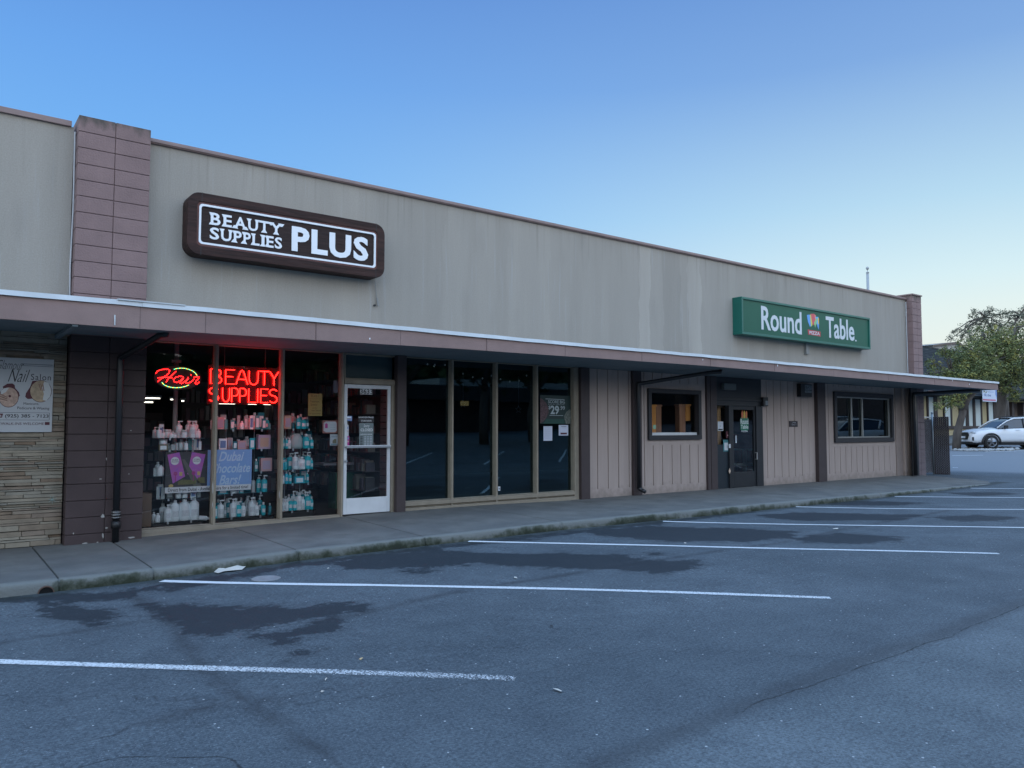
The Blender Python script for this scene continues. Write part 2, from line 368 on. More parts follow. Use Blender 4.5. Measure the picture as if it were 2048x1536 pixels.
    # algae and dirt in the gutter
    gut = rng(math_('ADD', attr('gutter'), jit), .28, .05); c = mix(math_('MULTIPLY', gut, .6), c, (.020, .024, .018))
    L.new(c, b.inputs['Base Color'])
    ro = rng(wet, 0, 1, .85, .7); L.new(ro, b.inputs['Roughness']); b.inputs['Specular IOR Level'].default_value = .18
    bp = N.new('ShaderNodeBump'); bp.inputs['Strength'].default_value = .55; bp.inputs['Distance'].default_value = .012
    L.new(noise(60, 6, .8), bp.inputs['Height']); L.new(bp.outputs[0], b.inputs['Normal'])
asphalt_nodes(am)
lot = g.build('parking_lot', am, smooth=True); tag(lot, 'grey asphalt parking lot with dark damp stains and tar seams', kind='structure')
attr_from(lot, 'wet', lambda x, y: wet_field(x, y) if near(x, y) else -.5)
attr_from(lot, 'seam', sfield(SEAM))
attr_from(lot, 'crack', sfield(CRACK))
SG = SEAM[0]
def old_field(x, y):
    if not (x > -1): return 0
    (ax, ay), (bx, by) = SG[0], SG[-1]; k = ((bx-ax)*(y-ay)-(by-ay)*(x-ax))/math.hypot(bx-ax, by-ay)
    return max(-.6, min(.6, -k))
attr_from(lot, 'old', old_field)
attr_from(lot, 'strip', sfield(STRIP))
attr_from(lot, 'gutter', lambda x, y: max(0, CURB-y) if (x < 24.3 and y < CURB+.3 and y > 7) else 1)
attr_from(lot, 'road', lambda x, y: max(-1, min(1, (x-29.5)+.25*(y-8))))
# ------------------------------------------------------------------ painted stall lines
def line_mat():
    m = bpy.data.materials.new('worn_white_paint'); m.use_nodes = True; N = m.node_tree.nodes; L = m.node_tree.links; b = N['Principled BSDF']
    b.inputs['Base Color'].default_value = (.55, .57, .58, 1); b.inputs['Roughness'].default_value = .7
    tc = N.new('ShaderNodeTexCoord'); n = N.new('ShaderNodeTexNoise'); n.inputs['Scale'].default_value = 75; n.inputs['Detail'].default_value = 5; n.inputs['Roughness'].default_value = .8
    L.new(tc.outputs['Object'], n.inputs['Vector'])
    a = N.new('ShaderNodeAttribute'); a.attribute_name = 'wear'
    ad = N.new('ShaderNodeMath'); ad.operation = 'ADD'; L.new(n.outputs['Fac'], ad.inputs[0]); L.new(a.outputs['Fac'], ad.inputs[1])
    mr = N.new('ShaderNodeMapRange'); mr.inputs[1].default_value = .62; mr.inputs[2].default_value = .70; mr.inputs[3].default_value = 1; mr.inputs[4].default_value = 0; L.new(ad.outputs[0], mr.inputs[0])
    L.new(mr.outputs[0], b.inputs['Alpha'])
    return m
LM = line_mat()
def stall_line(p0, p1, label, wear=(0, .1), width=.10, kink=0):
    p0 = Vector(p0[:2]); p1 = Vector(p1[:2]); d = (p1-p0); ln = d.length; d /= ln; nrm = Vector((-d.y, d.x)); n = max(8, int(ln/.12)); m = MB(); vs = []; W = []
    for i in range(n+1):
        t = i/n; p = p0+d*ln*t + nrm*.012*math.sin(t*9+p0.x)
        wd = width/2*(1+.06*math.sin(t*23+p0.y*3)+.10*mnoise.noise(Vector((t*60, p0.x, 0))))
        for k in (-1, -.33, .33, 1):
            q = p+nrm*wd*k; vs.append((q.x, q.y, ground_z(q.x, q.y)+.005)); W.append(wear[0]+(wear[1]-wear[0])*t + (.05 if abs(k) > .9 else 0))
    f = [(i*4+k, i*4+k+1, (i+1)*4+k+1, (i+1)*4+k) for i in range(n) for k in range(3)]
    if (nrm.cross(d) if False else 1): pass
    m.add(vs, [tuple(reversed(q)) for q in f]); o = m.build('parking_line', LM); a = o.data.attributes.new('wear', 'FLOAT', 'POINT'); a.data.foreach_set('value', W)
    for v in [o.data]: v.update()
    return tag(o, label, 'parking line', 'white parking stall lines')
Lp = [onG(0, 1325), onG(1030, 1360)]; d0 = (Lp[0]-Lp[1]).normalized()
stall_line(Lp[0]+d0*2.4, Lp[1], 'nearest white parking line, worn thin at its right end in the foreground', (-.01, .19))
stall_line(onG(322, 1163), onG(1660, 1196), 'white parking line that starts beside the round metal cover at the kerb', (.0, .11))
stall_line(onG(937, 1083), onG(1998, 1108), 'white parking line starting at the kerb in front of the beauty shop door', (.0, .08))
e3 = onG(1998, 1108)-onG(937, 1083)
def from_kerb(px, py, label, ln=1.0): a = onG(px, py); return stall_line(a, a+e3*ln, label, (-.02, .02))
from_kerb(1326, 1043, 'white parking line starting below the tall dark storefront windows')
from_kerb(1592, 1014, 'white parking line starting below the pizza shop left window')
from_kerb(1789, 993, 'white parking line starting below the pizza shop entrance')
from_kerb(1942, 976.8, 'farthest white parking line near the end of the sidewalk')
stall_line(onG(1904, 911.5), onG(1966, 910.5), 'short white line across the drive behind the fence', (.0, .04), .12)
a = onG(1905, 935.5); stall_line(a, onG(1916, 935.5), 'tiny white dash on the drive beside the slatted fence', (.0, .04), .10)
a = onG(1970, 904); stall_line(a, onG(2080, 900.5), 'white road edge line under the white car', (-.02, .02), .14)
for i, x in enumerate((6, 10, 14, 18, 22, 26)):    # the row across the aisle, seen mirrored in the dark glass
    tag(stall_line((x, -2.5), (x+4.2, -6.8), 'pale parking line across the aisle, seen mirrored in the dark windows'), group='mirrored parking lines')
# ------------------------------------------------------------------ sidewalk and kerb
def conc_mat():
    m = mat('concrete_walk', (.135, .134, .125), .85, var=.22, vscale=2.2, bump=.35, bscale=120, spec=.25)
    return m
def kerb_mat():
    m = bpy.data.materials.new('mossy_kerb'); m.use_nodes = True; N = m.node_tree.nodes; L = m.node_tree.links; b = N['Principled BSDF']; b.inputs['Roughness'].default_value = .9
    tc = N.new('ShaderNodeTexCoord'); n = N.new('ShaderNodeTexNoise'); n.inputs['Scale'].default_value = 5; n.inputs['Detail'].default_value = 9; n.inputs['Roughness'].default_value = .68; L.new(tc.outputs['Object'], n.inputs['Vector'])
    a = N.new('ShaderNodeAttribute'); a.attribute_name = 'moss'; ad = N.new('ShaderNodeMath'); ad.operation = 'ADD'; L.new(n.outputs['Fac'], ad.inputs[0]); L.new(a.outputs['Fac'], ad.inputs[1])
    cr = N.new('ShaderNodeValToRGB'); e = cr.color_ramp.elements; e[0].position = .42; e[0].color = (.135, .14, .13, 1); e[1].position = .95; e[1].color = (.010, .013, .010, 1)
    k = e.new(.58); k.color = (.058, .064, .048, 1); k = e.new(.72); k.color = (.017, .023, .010, 1)
    L.new(ad.outputs[0], cr.inputs[0]); L.new(cr.outputs[0], b.inputs['Base Color'])
    bp = N.new('ShaderNodeBump'); bp.inputs['Strength'].default_value = .45; bp.inputs['Distance'].default_value = .015
    n2 = N.new('ShaderNodeTexNoise'); n2.inputs['Scale'].default_value = 45; n2.inputs['Detail'].default_value = 6; L.new(tc.outputs['Object'], n2.inputs['Vector'])
    L.new(n2.outputs['Fac'], bp.inputs['Height']); L.new(bp.outputs[0], b.inputs['Normal'])
    return m
joints = [X_(*p, 11.2) for p in []]
JX = [.62, 1.13, 2.0, 3.6, 5.35, 7.75, 10.1, 12.5, 14.9, 17.3, 19.7, 22.1]
def walk_z(x, y): t = (y-CURB)/(11.4-CURB); return s_curb(x)+(s_wall(x)-s_curb(x))*max(0, min(1.05, t))
xw = sorted(set([round(v, 4) for v in np.arange(-6, 24.25, .12)]+[j+e for j in JX for e in (-.012, -.004, .004, .012)]+[24.3]))
yw = [CURB+.12+.0, CURB+.3, CURB+.6, 9.9, 10.3, 10.7, 11.0, 11.3, 11.62]
V = []
for y in yw:
    for x in xw:
        jj = min(abs(x-j) for j in JX); V.append((x, y, walk_z(x, y)-(.010 if jj < .006 else 0)))
n = len(xw); F = [(j*n+i, j*n+i+1, (j+1)*n+i+1, (j+1)*n+i) for j in range(len(yw)-1) for i in range(n-1)]
m = MB(); m.add(V, F)
walk = m.build('sidewalk', conc_mat()); tag(walk, 'grey concrete sidewalk in front of the shops', kind='structure')
a = walk.data.attributes.new('joint', 'FLOAT', 'POINT'); a.data.foreach_set('value', [1.0 if min(abs(v.co.x-j) for j in JX) < .0045 else 0.0 for v in walk.data.vertices])
def walk_nodes(m):
    N = m.node_tree.nodes; L = m.node_tree.links; b = N['Principled BSDF']; src = b.inputs['Base Color'].links[0].from_socket
    at_ = N.new('ShaderNodeAttribute'); at_.attribute_name = 'joint'; tc = N.new('ShaderNodeTexCoord'); n = N.new('ShaderNodeTexNoise'); n.inputs['Scale'].default_value = .9; n.inputs['Detail'].default_value = 6; L.new(tc.outputs['Object'], n.inputs['Vector'])
    mr = N.new('ShaderNodeMapRange'); mr.inputs[1].default_value = .42; mr.inputs[2].default_value = .62; mr.inputs[4].default_value = .55; L.new(n.outputs['Fac'], mr.inputs[0])
    m1 = N.new('ShaderNodeMix'); m1.data_type = 'RGBA'; m1.inputs[7].default_value = (.085, .088, .09, 1); L.new(mr.outputs[0], m1.inputs[0]); L.new(src, m1.inputs[6])
    m2 = N.new('ShaderNodeMix'); m2.data_type = 'RGBA'; m2.inputs[7].default_value = (.045, .045, .042, 1); L.new(at_.outputs['Fac'], m2.inputs[0]); L.new(m1.outputs[2], m2.inputs[6]); L.new(m2.outputs[2], b.inputs['Base Color'])
walk_nodes(walk.data.materials[0])
def splash(m):
    N = m.node_tree.nodes; L = m.node_tree.links; b = N['Principled BSDF']; src = b.inputs['Base Color'].links[0].from_socket
    tc = N.new('ShaderNodeTexCoord'); sp = N.new('ShaderNodeSeparateXYZ'); L.new(tc.outputs['Object'], sp.inputs[0]); n = N.new('ShaderNodeTexNoise'); n.inputs['Scale'].default_value = 9; n.inputs['Detail'].default_value = 7; L.new(tc.outputs['Object'], n.inputs['Vector'])
    a = N.new('ShaderNodeMath'); a.operation = 'MULTIPLY_ADD'; a.inputs[1].default_value = .5; L.new(n.outputs['Fac'], a.inputs[0]); L.new(sp.outputs[2], a.inputs[2])
    mr = N.new('ShaderNodeMapRange'); mr.inputs[1].default_value = .55; mr.inputs[2].default_value = .32; mr.inputs[4].default_value = .5; L.new(a.outputs[0], mr.inputs[0])
    mx = N.new('ShaderNodeMix'); mx.data_type = 'RGBA'; mx.inputs[7].default_value = (.14, .115, .095, 1); L.new(mr.outputs[0], mx.inputs[0]); L.new(src, mx.inputs[6]); L.new(mx.outputs[2], b.inputs['Base Color'])
splash(pink)
m = MB(); V = []; moss = []; rn = random.Random(4)
prof = [(.122, 0.0, -.35), (.05, 0.0, -.22), (.018, -.006, -.12), (.004, -.022, .0), (-.004, -.055, .1), (-.01, -.09, .2), (-.02, -.20, .35)]
for x in xw:
    nz = mnoise.noise(Vector((x*3, 0, 0)))*.012+mnoise.noise(Vector((x*14, 3, 0)))*.008; jj = min(abs(x-j) for j in JX)
    pat = .26*mnoise.noise(Vector((x*.9, 7, 0)))-(.35 if x < 1.0 else 0)+.08
    for k, (dy, dz, ms) in enumerate(prof):
        V.append((x, CURB+dy+(nz if 0 < k < 6 else 0)+(.02 if jj < .006 and k > 1 else 0), s_curb(x)+dz*(1 if x < 20 else max(.2, (24.5-x)/4.5))+(nz*.4 if k in (2, 3) else 0)-(.012 if jj < .006 else 0)))
        moss.append(ms*.95+pat-.13)
k = len(prof); F = [(i*k+j, i*k+j+1, (i+1)*k+j+1, (i+1)*k+j) for i in range(n-1) for j in range(k-1)]
m.add(V, F); kerb = m.build('kerb', kerb_mat(), smooth=True); tag(kerb, 'concrete kerb grown with dark green moss', kind='structure')
a = kerb.data.attributes.new('moss', 'FLOAT', 'POINT'); a.data.foreach_set('value', moss)
m = MB(); m.add([(24.3, CURB+.1, -.2), (24.3, 11.6, -.2), (24.3, CURB+.1, walk_z(24.3, CURB)), (24.3, 11.6, walk_z(24.3, 11.6)), (24.42, CURB+.1, walk_z(24.3, CURB)-.03), (24.42, 11.6, walk_z(24.3, 11.4)-.045), (25.4, CURB-.6, ground_z(25, 8)-.01), (25.0, 11.6, .0)], [(2, 4, 5, 3), (4, 6, 7, 5)])
tag(m.build('sidewalk_ramp', mat('pale_concrete_edge', (.20, .21, .21), .85, var=.15)), 'pale concrete edge where the sidewalk ends', kind='structure')
# drain hole in the kerb, round cover in the asphalt
dh = onG(92, 1187); t = thing('drain_pipe', (dh.x, CURB-.02, dh.z), 'round rusty drain pipe opening in the mossy kerb', 'drain pipe')
c0 = Vector((X_(92, 1183, CURB-.02), CURB, -.118)); m = MB()
for ra, rb, mi in ((.072, .062, 0),):
    N_ = 20; v = []
    for yy in (CURB-.035, CURB+.10):
        for rr in (ra, rb): v += [(c0.x+rr*math.cos(2*math.pi*j/N_), yy, c0.z+rr*math.sin(2*math.pi*j/N_)) for j in range(N_)]
    f = []
    for j in range(N_):
        q = (j+1) % N_; f += [(j, q, N_+q, N_+j), (2*N_+j, 3*N_+j, 3*N_+q, 2*N_+q), (j, 2*N_+j, 2*N_+q, q), (N_+j, N_+q, 3*N_+q, 3*N_+j)]
    m.add(v, f)
m.build('pipe', mat('rusty_iron', (.10, .06, .045), .8, var=.3), t, smooth=False)
m = MB(); m.add([(c0.x+.0625*math.cos(2*math.pi*j/20), CURB-.028, c0.z+.0625*math.sin(2*math.pi*j/20)) for j in range(20)], [tuple(range(20))]); m.build('bore', mat('drain_dark', (.002, .002, .002), 1), t)
mc = onG(532, 1158); t = thing('cleanout_cover', mc, 'small round pale metal cover set in the asphalt beside the parking line', 'utility cover')
m = MB(); m.lathe([(.0, 0), (.15, 0), (.15, .008), (.142, .011), (.13, .007), (.0, .007)][::1], (mc.x, mc.y, mc.z), 28); m.build('lid', mat('cast_metal', (.22, .23, .235), .6, metal=.2, var=.2, vscale=12), t)
m = MB(); m.lathe([(.0, .0075), (.06, .0075), (.06, .0095), (.05, .0095), (.0, .0095)], (mc.x, mc.y, mc.z), 16); m.build('boss', mat('cast_metal', (.22, .23, .235)), t)
# ------------------------------------------------------------------ litter
paper = mat('white_paper_litter', (.46, .43, .38), .8, var=.1); leafm = mat('dry_leaf', (.42, .30, .16), .8, var=.2)
def scrap(px, py, sx, sy, label, mt, cat='litter', seed=0, group=None, flat=.010):
    p = onG(px, py); rn = random.Random(seed or int(px)); m = MB(); k = 9; v = []
    a0 = rn.random()*6
    for i in range(k):
        a = 2*math.pi*i/k; r = 1+rn.uniform(-.35, .25); v.append((p.x+sx*math.cos(a)*r*math.cos(a0)-sy*math.sin(a)*r*math.sin(a0), p.y+sx*math.cos(a)*r*math.sin(a0)+sy*math.sin(a)*r*math.cos(a0), p.z+.004+rn.uniform(0, flat)))
    v.append((p.x, p.y, p.z+flat*1.6)); m.add(v, [(i, (i+1) % k, k) for i in range(k)])
    return tag(m.build('paper_scrap' if mt is paper else 'dry_leaf', mt), label, cat, group)
p = onG(440, 1143); m = MB(); pts = [(428, 1146), (438, 1138), (450, 1141), (462, 1140), (478, 1131), (494, 1128), (496, 1133), (484, 1141), (466, 1144), (449, 1145), (436, 1149)]
g3 = [onG(*q) for q in pts]; rn = random.Random(8); cen = onG(450, 1142.5); vv = [(q.x, q.y, q.z+.006+rn.random()*.02) for q in g3]
mid_ = [onG(a, b) for a, b in ((437, 1143), (450, 1143), (470, 1140), (488, 1133))]; vv += [(q.x, q.y, q.z+.03+rn.random()*.02) for q in mid_]
m.add(vv, [(0, 1, 11), (1, 2, 12, 11), (2, 3, 13, 12), (3, 4, 13), (4, 5, 14, 13), (5, 6, 14), (6, 7, 14), (7, 8, 13, 14), (8, 9, 12, 13), (9, 10, 11, 12), (10, 0, 11)])
tag(m.build('paper_scrap', paper), 'long crumpled white paper lying in the gutter near the kerb', 'litter')
scrap(1031, 1157, .045, .02, 'folded white scrap just above the second parking line', paper)
scrap(1116, 1383, .035, .014, 'curved white scrap lying in the open foreground asphalt', paper)
scrap(722, 1320, .018, .014, 'small tan leaf in the stall left of the worn parking line end', leafm, 'leaf')
scrap(1672, 1058, .10, .022, 'flat white scrap between the two stains near the fourth line', paper)
scrap(1370, 1087, .045, .02, 'white scrap resting on the third parking line', paper)
scrap(652, 1361, .025, .006, 'thin white stick below the nearest parking line', paper)
scrap(644, 1386, .014, .007, 'tiny white crumb below the thin stick', paper)
scrap(657, 1138, .02, .01, 'tiny white scrap between kerb and second line', paper)
scrap(1103, 1254, .016, .014, 'small black pebble alone in the asphalt', black_p, 'pebble')
# ------------------------------------------------------------------ the building
YW = 11.4
B = thing('shop_building', (12, 11.4, 0), 'long low shop row with grey stucco front and mauve awning', 'building')
PZT = 5.53
def wallbox(name, x0, x1, y0, y1, z0, z1, m_, bevel=0):
    q = MB(); q.box(x0, x1, y0, y1, z0, z1); return q.build(name, m_, B, bevel)
XE = 24.0
# stucco with its own stains: pale vertical runs and patched areas
def stucco_runs():
    N = stucco.node_tree.nodes; L = stucco.node_tree.links; b = N['Principled BSDF']
    src = b.inputs['Base Color'].links[0].from_socket
    tc = N.new('ShaderNodeTexCoord'); sp = N.new('ShaderNodeSeparateXYZ'); L.new(tc.outputs['Object'], sp.inputs[0])
    cur = src
    for x0, x1, k in ((12.15, 12.5, 1.16), (12.9, 13.5, .91), (13.75, 14.2, 1.15), (8.6, 9.6, 1.04), (3.2, 5.8, 1.035), (16.6, 17.3, .93), (21.5, 24, .95), (5.9, 7.2, .96)):
        a = N.new('ShaderNodeMath'); a.operation = 'COMPARE'; a.inputs[1].default_value = (x0+x1)/2; a.inputs[2].default_value = (x1-x0)/2
        n = N.new('ShaderNodeTexNoise'); n.inputs['Scale'].default_value = 1.5; n.inputs['Detail'].default_value = 4; L.new(tc.outputs['Object'], n.inputs['Vector'])
        ad = N.new('ShaderNodeMath'); ad.operation = 'MULTIPLY_ADD'; ad.inputs[1].default_value = .35; L.new(n.outputs['Fac'], ad.inputs[0]); L.new(sp.outputs[0], ad.inputs[2])
        sb = N.new('ShaderNodeMath'); sb.operation = 'SUBTRACT'; sb.inputs[1].default_value = .17; L.new(ad.outputs[0], sb.inputs[0])
        L.new(sb.outputs[0], a.inputs[0])
        mx = N.new('ShaderNodeMix'); mx.data_type = 'RGBA'; mx.blend_type = 'MULTIPLY'; mx.inputs[7].default_value = (k, k, k, 1)
        L.new(a.outputs[0], mx.inputs[0]); L.new(cur, mx.inputs[6]); cur = mx.outputs[2]
    # fine pale drips
    n = N.new('ShaderNodeTexNoise'); n.inputs['Scale'].default_value = 5; n.inputs['Detail'].default_value = 5; mp = N.new('ShaderNodeMapping'); mp.inputs['Scale'].default_value = (3, 1, .12)
    L.new(tc.outputs['Object'], mp.inputs[0]); L.new(mp.outputs[0], n.inputs['Vector'])
    mr = N.new('ShaderNodeMapRange'); mr.inputs[1].default_value = .58; mr.inputs[2].default_value = .74; mr.inputs[4].default_value = .4; L.new(n.outputs['Fac'], mr.inputs[0])
    mx = N.new('ShaderNodeMix'); mx.data_type = 'RGBA'; mx.inputs[7].default_value = (.40, .40, .39, 1); L.new(mr.outputs[0], mx.inputs[0]); L.new(cur, mx.inputs[6]); cur = mx.outputs[2]
    n = N.new('ShaderNodeTexNoise'); n.inputs['Scale'].default_value = 2.2; n.inputs['Detail'].default_value = 7; mp = N.new('ShaderNodeMapping'); mp.inputs['Scale'].default_value = (1.4, 1, .35); mp.inputs['Location'].default_value = (5, 0, 2)
    L.new(tc.outputs['Object'], mp.inputs[0]); L.new(mp.outputs[0], n.inputs['Vector'])
    mr = N.new('ShaderNodeMapRange'); mr.inputs[1].default_value = .55; mr.inputs[2].default_value = .75; mr.inputs[4].default_value = .2; L.new(n.outputs['Fac'], mr.inputs[0])
    mx = N.new('ShaderNodeMix'); mx.data_type = 'RGBA'; mx.inputs[7].default_value = (.22, .205, .185, 1); L.new(mr.outputs[0], mx.inputs[0]); L.new(cur, mx.inputs[6]); cur = mx.outputs[2]
    # thin drips running down from the coping
    n = N.new('ShaderNodeTexNoise'); n.inputs['Scale'].default_value = 7; n.inputs['Detail'].default_value = 4; mp = N.new('ShaderNodeMapping'); mp.inputs['Scale'].default_value = (2.2, 1, .05)
    L.new(tc.outputs['Object'], mp.inputs[0]); L.new(mp.outputs[0], n.inputs['Vector'])
    mr = N.new('ShaderNodeMapRange'); mr.inputs[1].default_value = .56; mr.inputs[2].default_value = .70; L.new(n.outputs['Fac'], mr.inputs[0])
    n2 = N.new('ShaderNodeTexNoise'); n2.inputs['Scale'].default_value = 1.1; L.new(tc.outputs['Object'], n2.inputs['Vector'])
    hz = N.new('ShaderNodeMath'); hz.operation = 'MULTIPLY_ADD'; hz.inputs[1].default_value = 1.4; L.new(n2.outputs['Fac'], hz.inputs[0]); L.new(sp.outputs[2], hz.inputs[2])
    mh = N.new('ShaderNodeMapRange'); mh.inputs[1].default_value = 5.35; mh.inputs[2].default_value = 6.2; mh.inputs[4].default_value = .35; L.new(hz.outputs[0], mh.inputs[0])
    mu = N.new('ShaderNodeMath'); mu.operation = 'MULTIPLY'; L.new(mr.outputs[0], mu.inputs[0]); L.new(mh.outputs[0], mu.inputs[1])
    mx = N.new('ShaderNodeMix'); mx.data_type = 'RGBA'; mx.inputs[7].default_value = (.15, .14, .12, 1); L.new(mu.outputs[0], mx.inputs[0]); L.new(cur, mx.inputs[6]); cur = mx.outputs[2]
    # trowel grain
    n = N.new('ShaderNodeTexNoise'); n.inputs['Scale'].default_value = 55; n.inputs['Detail'].default_value = 4; n.inputs['Roughness'].default_value = .8; L.new(tc.outputs['Object'], n.inputs['Vector'])
    mr = N.new('ShaderNodeMapRange'); mr.inputs[1].default_value = .3; mr.inputs[2].default_value = .7; mr.inputs[3].default_value = .86; mr.inputs[4].default_value = 1.12; L.new(n.outputs['Fac'], mr.inputs[0])
    mx = N.new('ShaderNodeMix'); mx.data_type = 'RGBA'; mx.blend_type = 'MULTIPLY'; mx.inputs[0].default_value = 1; L.new(cur, mx.inputs[6]); L.new(mr.outputs[0], mx.inputs[7]); cur = mx.outputs[2]
    L.new(cur, b.inputs['Base Color'])
stucco_runs()
wallbox('upper_wall', 2.34, XE, YW, YW+.25, 2.75, PZT-.07, stucco)
wallbox('upper_wall', -6, 1.44, YW, YW+.25, 2.75, PZT-.07, stucco)
PX0, PX1, PY = 1.47, 2.335, 11.2
m = MB(); m.box(2.34, XE+.02, YW-.035, YW+.3, PZT-.075, PZT+.0); m.box(2.34, XE+.02, YW-.05, YW-.034, PZT-.06, PZT-.02); m.build('parapet_cap', cap_m, B, .006)
m = MB(); m.box(-6, PX0-.06, YW-.035, YW+.3, PZT-.075, PZT); m.build('parapet_cap', cap_m, B, .006)
# roof deck and rear shell
wallbox('roof', -6, 24.5, 11.66, 24, 5.0, 5.1, mat('roof_gravel', (.2, .2, .2), .9, var=.2))
wallbox('rear_wall', -6, 24.5, 24, 24.2, -.2, 5.1, dark_room)
wallbox('side_wall', 24.35, 24.55, 11.5, 24, -.2, 5.4, mauve_dark)
# block pillars
def pillar(x0, x1, y0, z0, z1, cols, course, m_, zc):
    q = MB(); g_ = .006; wd = (x1-x0)/cols; z = z1
    q.box(x0+.012, x1-.012, y0+.02, YW+.3, z0, z1-.004)
    while z > z0:
        zz = max(z0, z-course)
        for c in range(cols): q.box(x0+c*wd+(g_/2 if c else 0), x0+(c+1)*wd-(g_/2 if c < cols-1 else 0), y0, YW+.32, zz+g_/2, z-g_/2 if z < z1 else z)
        z = zz
    return q.build('block_pillar', m_, B, .007)
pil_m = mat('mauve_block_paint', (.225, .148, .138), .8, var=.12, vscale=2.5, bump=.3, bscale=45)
def grime(m):
    N = m.node_tree.nodes; L = m.node_tree.links; b = N['Principled BSDF']; src = b.inputs['Base Color'].links[0].from_socket
    tc = N.new('ShaderNodeTexCoord'); sp = N.new('ShaderNodeSeparateXYZ'); L.new(tc.outputs['Object'], sp.inputs[0]); n = N.new('ShaderNodeTexNoise'); n.inputs['Scale'].default_value = 7; n.inputs['Detail'].default_value = 7
    mp = N.new('ShaderNodeMapping'); mp.inputs['Scale'].default_value = (1.5, 1, .6); L.new(tc.outputs['Object'], mp.inputs[0]); L.new(mp.outputs[0], n.inputs['Vector'])
    a = N.new('ShaderNodeMath'); a.operation = 'MULTIPLY_ADD'; a.inputs[1].default_value = .45; L.new(n.outputs['Fac'], a.inputs[0]); L.new(sp.outputs[2], a.inputs[2])
    mr = N.new('ShaderNodeMapRange'); mr.inputs[1].default_value = 5.66; mr.inputs[2].default_value = 5.82; mr.inputs[4].default_value = .85; L.new(a.outputs[0], mr.inputs[0])
    mx = N.new('ShaderNodeMix'); mx.data_type = 'RGBA'; mx.inputs[7].default_value = (.055, .052, .04, 1); L.new(mr.outputs[0], mx.inputs[0]); L.new(src, mx.inputs[6]); L.new(mx.outputs[2], b.inputs['Base Color'])
grime(pil_m)
tp = Z_(163, 230, PY)
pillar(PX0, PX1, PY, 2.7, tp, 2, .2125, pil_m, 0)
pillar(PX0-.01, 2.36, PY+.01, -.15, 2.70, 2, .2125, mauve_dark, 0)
XR0, XR1 = 24.02, 24.60
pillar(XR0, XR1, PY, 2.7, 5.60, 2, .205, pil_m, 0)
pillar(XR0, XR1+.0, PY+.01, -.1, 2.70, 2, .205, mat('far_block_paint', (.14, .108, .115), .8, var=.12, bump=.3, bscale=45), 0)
m = MB(); m.box(XR0-.03, XR1+.02, PY-.03, YW+.3, 5.60, 5.64); m.build('pillar_cap', cap_m, B, .004)
m = MB(); m.tube([(XE-.01, YW-.02, 2.7), (XE-.015, YW-.02, 5.4)], .014, 6); m.build('caulk_bead', mat('white_caulk', (.5, .5, .5), .8), B)
m = MB(); m.tube([(PX0-.012, YW-.008, 2.9), (PX0-.022, YW-.008, 3.6), (PX0-.010, YW-.008, 4.4), (PX0-.018, YW-.008, 5.4)], .011, 6); m.build('caulk_bead', mat('white_caulk', (.5, .5, .5), .8), B)
# canopy
CY = 9.9
def ct(x): return interp(x, [-6, 2, 3, 8, 12, 26.7], [2.995, 2.995, 3.0, 2.975, 2.975, 2.945])
def cbm(x): return interp(x, [-6, 2, 4, 6, 12, 26.7], [2.67, 2.68, 2.695, 2.72, 2.755, 2.70])
CX = [-6, 0, 2.0, 2.75, 4.2, 5.5, 7.05, 8.7, 10.6, 12.6, 14.8, 17.2, 19.8, 22.4, 24.6, 26.68]
can = MB()
xsn = sorted(set(CX+list(np.arange(-6, 26.6, .3))))
for i in range(len(xsn)-1):
    a_, b_ = xsn[i], xsn[i+1]; w1 = .004*math.sin(a_*2.1); w2 = .004*math.sin(b_*2.1)
    can.add([(a_, CY+w1, cbm(a_)), (b_, CY+w2, cbm(b_)), (b_, CY+w2, ct(b_)-.04), (a_, CY+w1, ct(a_)-.04)], [(0, 1, 2, 3)])
can.add([(26.68, CY, cbm(26.68)), (26.68, YW+.6, 2.74), (26.68, YW+.6, 2.92), (26.68, CY, ct(26.68)-.04)], [(0, 1, 2, 3)])
can.build('canopy_fascia', mauve, B)
for x in CX[2:-1]: m = MB(); m.box(x-.0025, x+.0025, CY-.0055, CY+.0, cbm(x)+.004, ct(x)-.04); m.build('fascia_joint', mat('joint_dark', (.13, .09, .085), .9), B)
m = MB(); edges = [-6, 2.02, 3.9, 22.6, 26.71]
for a_, b_ in zip(edges[:-1], edges[1:]):
    o_ = .012 if a_ > 22 else (.006 if a_ > 2 else 0); zz = [x for x in xsn if a_ < x < b_]; pts = [a_]+zz+[b_]
    for p_, q_ in zip(pts[:-1], pts[1:]):
        h1 = .008*mnoise.noise(Vector((p_*2, 0, 0))); h2 = .008*mnoise.noise(Vector((q_*2, 0, 0)))
        m.add([(p_, CY-.02-o_, ct(p_)-.052+h1), (q_, CY-.02-o_, ct(q_)-.052+h2), (q_, CY-.012-o_, ct(q_)+.006+h2), (p_, CY-.012-o_, ct(p_)+.006+h1), (p_, CY+.13, ct(p_)+.02), (q_, CY+.13, ct(q_)+.02)], [(0, 1, 2, 3), (3, 2, 5, 4)])
m.build('canopy_flashing', flash_m, B)
m = MB(); m.box(1.75, 2.5, CY-.03, CY+.3, ct(2)+.004, ct(2)+.018); m.build('flashing_patch', flash_m, B)
m = MB()
for p_, q_ in zip(xsn[:-1], xsn[1:]):
    m.add([(p_, CY, cbm(p_)+.004), (p_, YW+.05, 2.715), (q_, YW+.05, 2.715), (q_, CY, cbm(q_)+.004)], [(0, 1, 2, 3)])
    m.add([(p_, CY+.12, ct(p_)+.015), (q_, CY+.12, ct(q_)+.015), (q_, YW, ct(q_)-.02), (p_, YW, ct(p_)-.02)], [(0, 1, 2, 3)])
m.build('canopy_soffit', soffit_m, B)
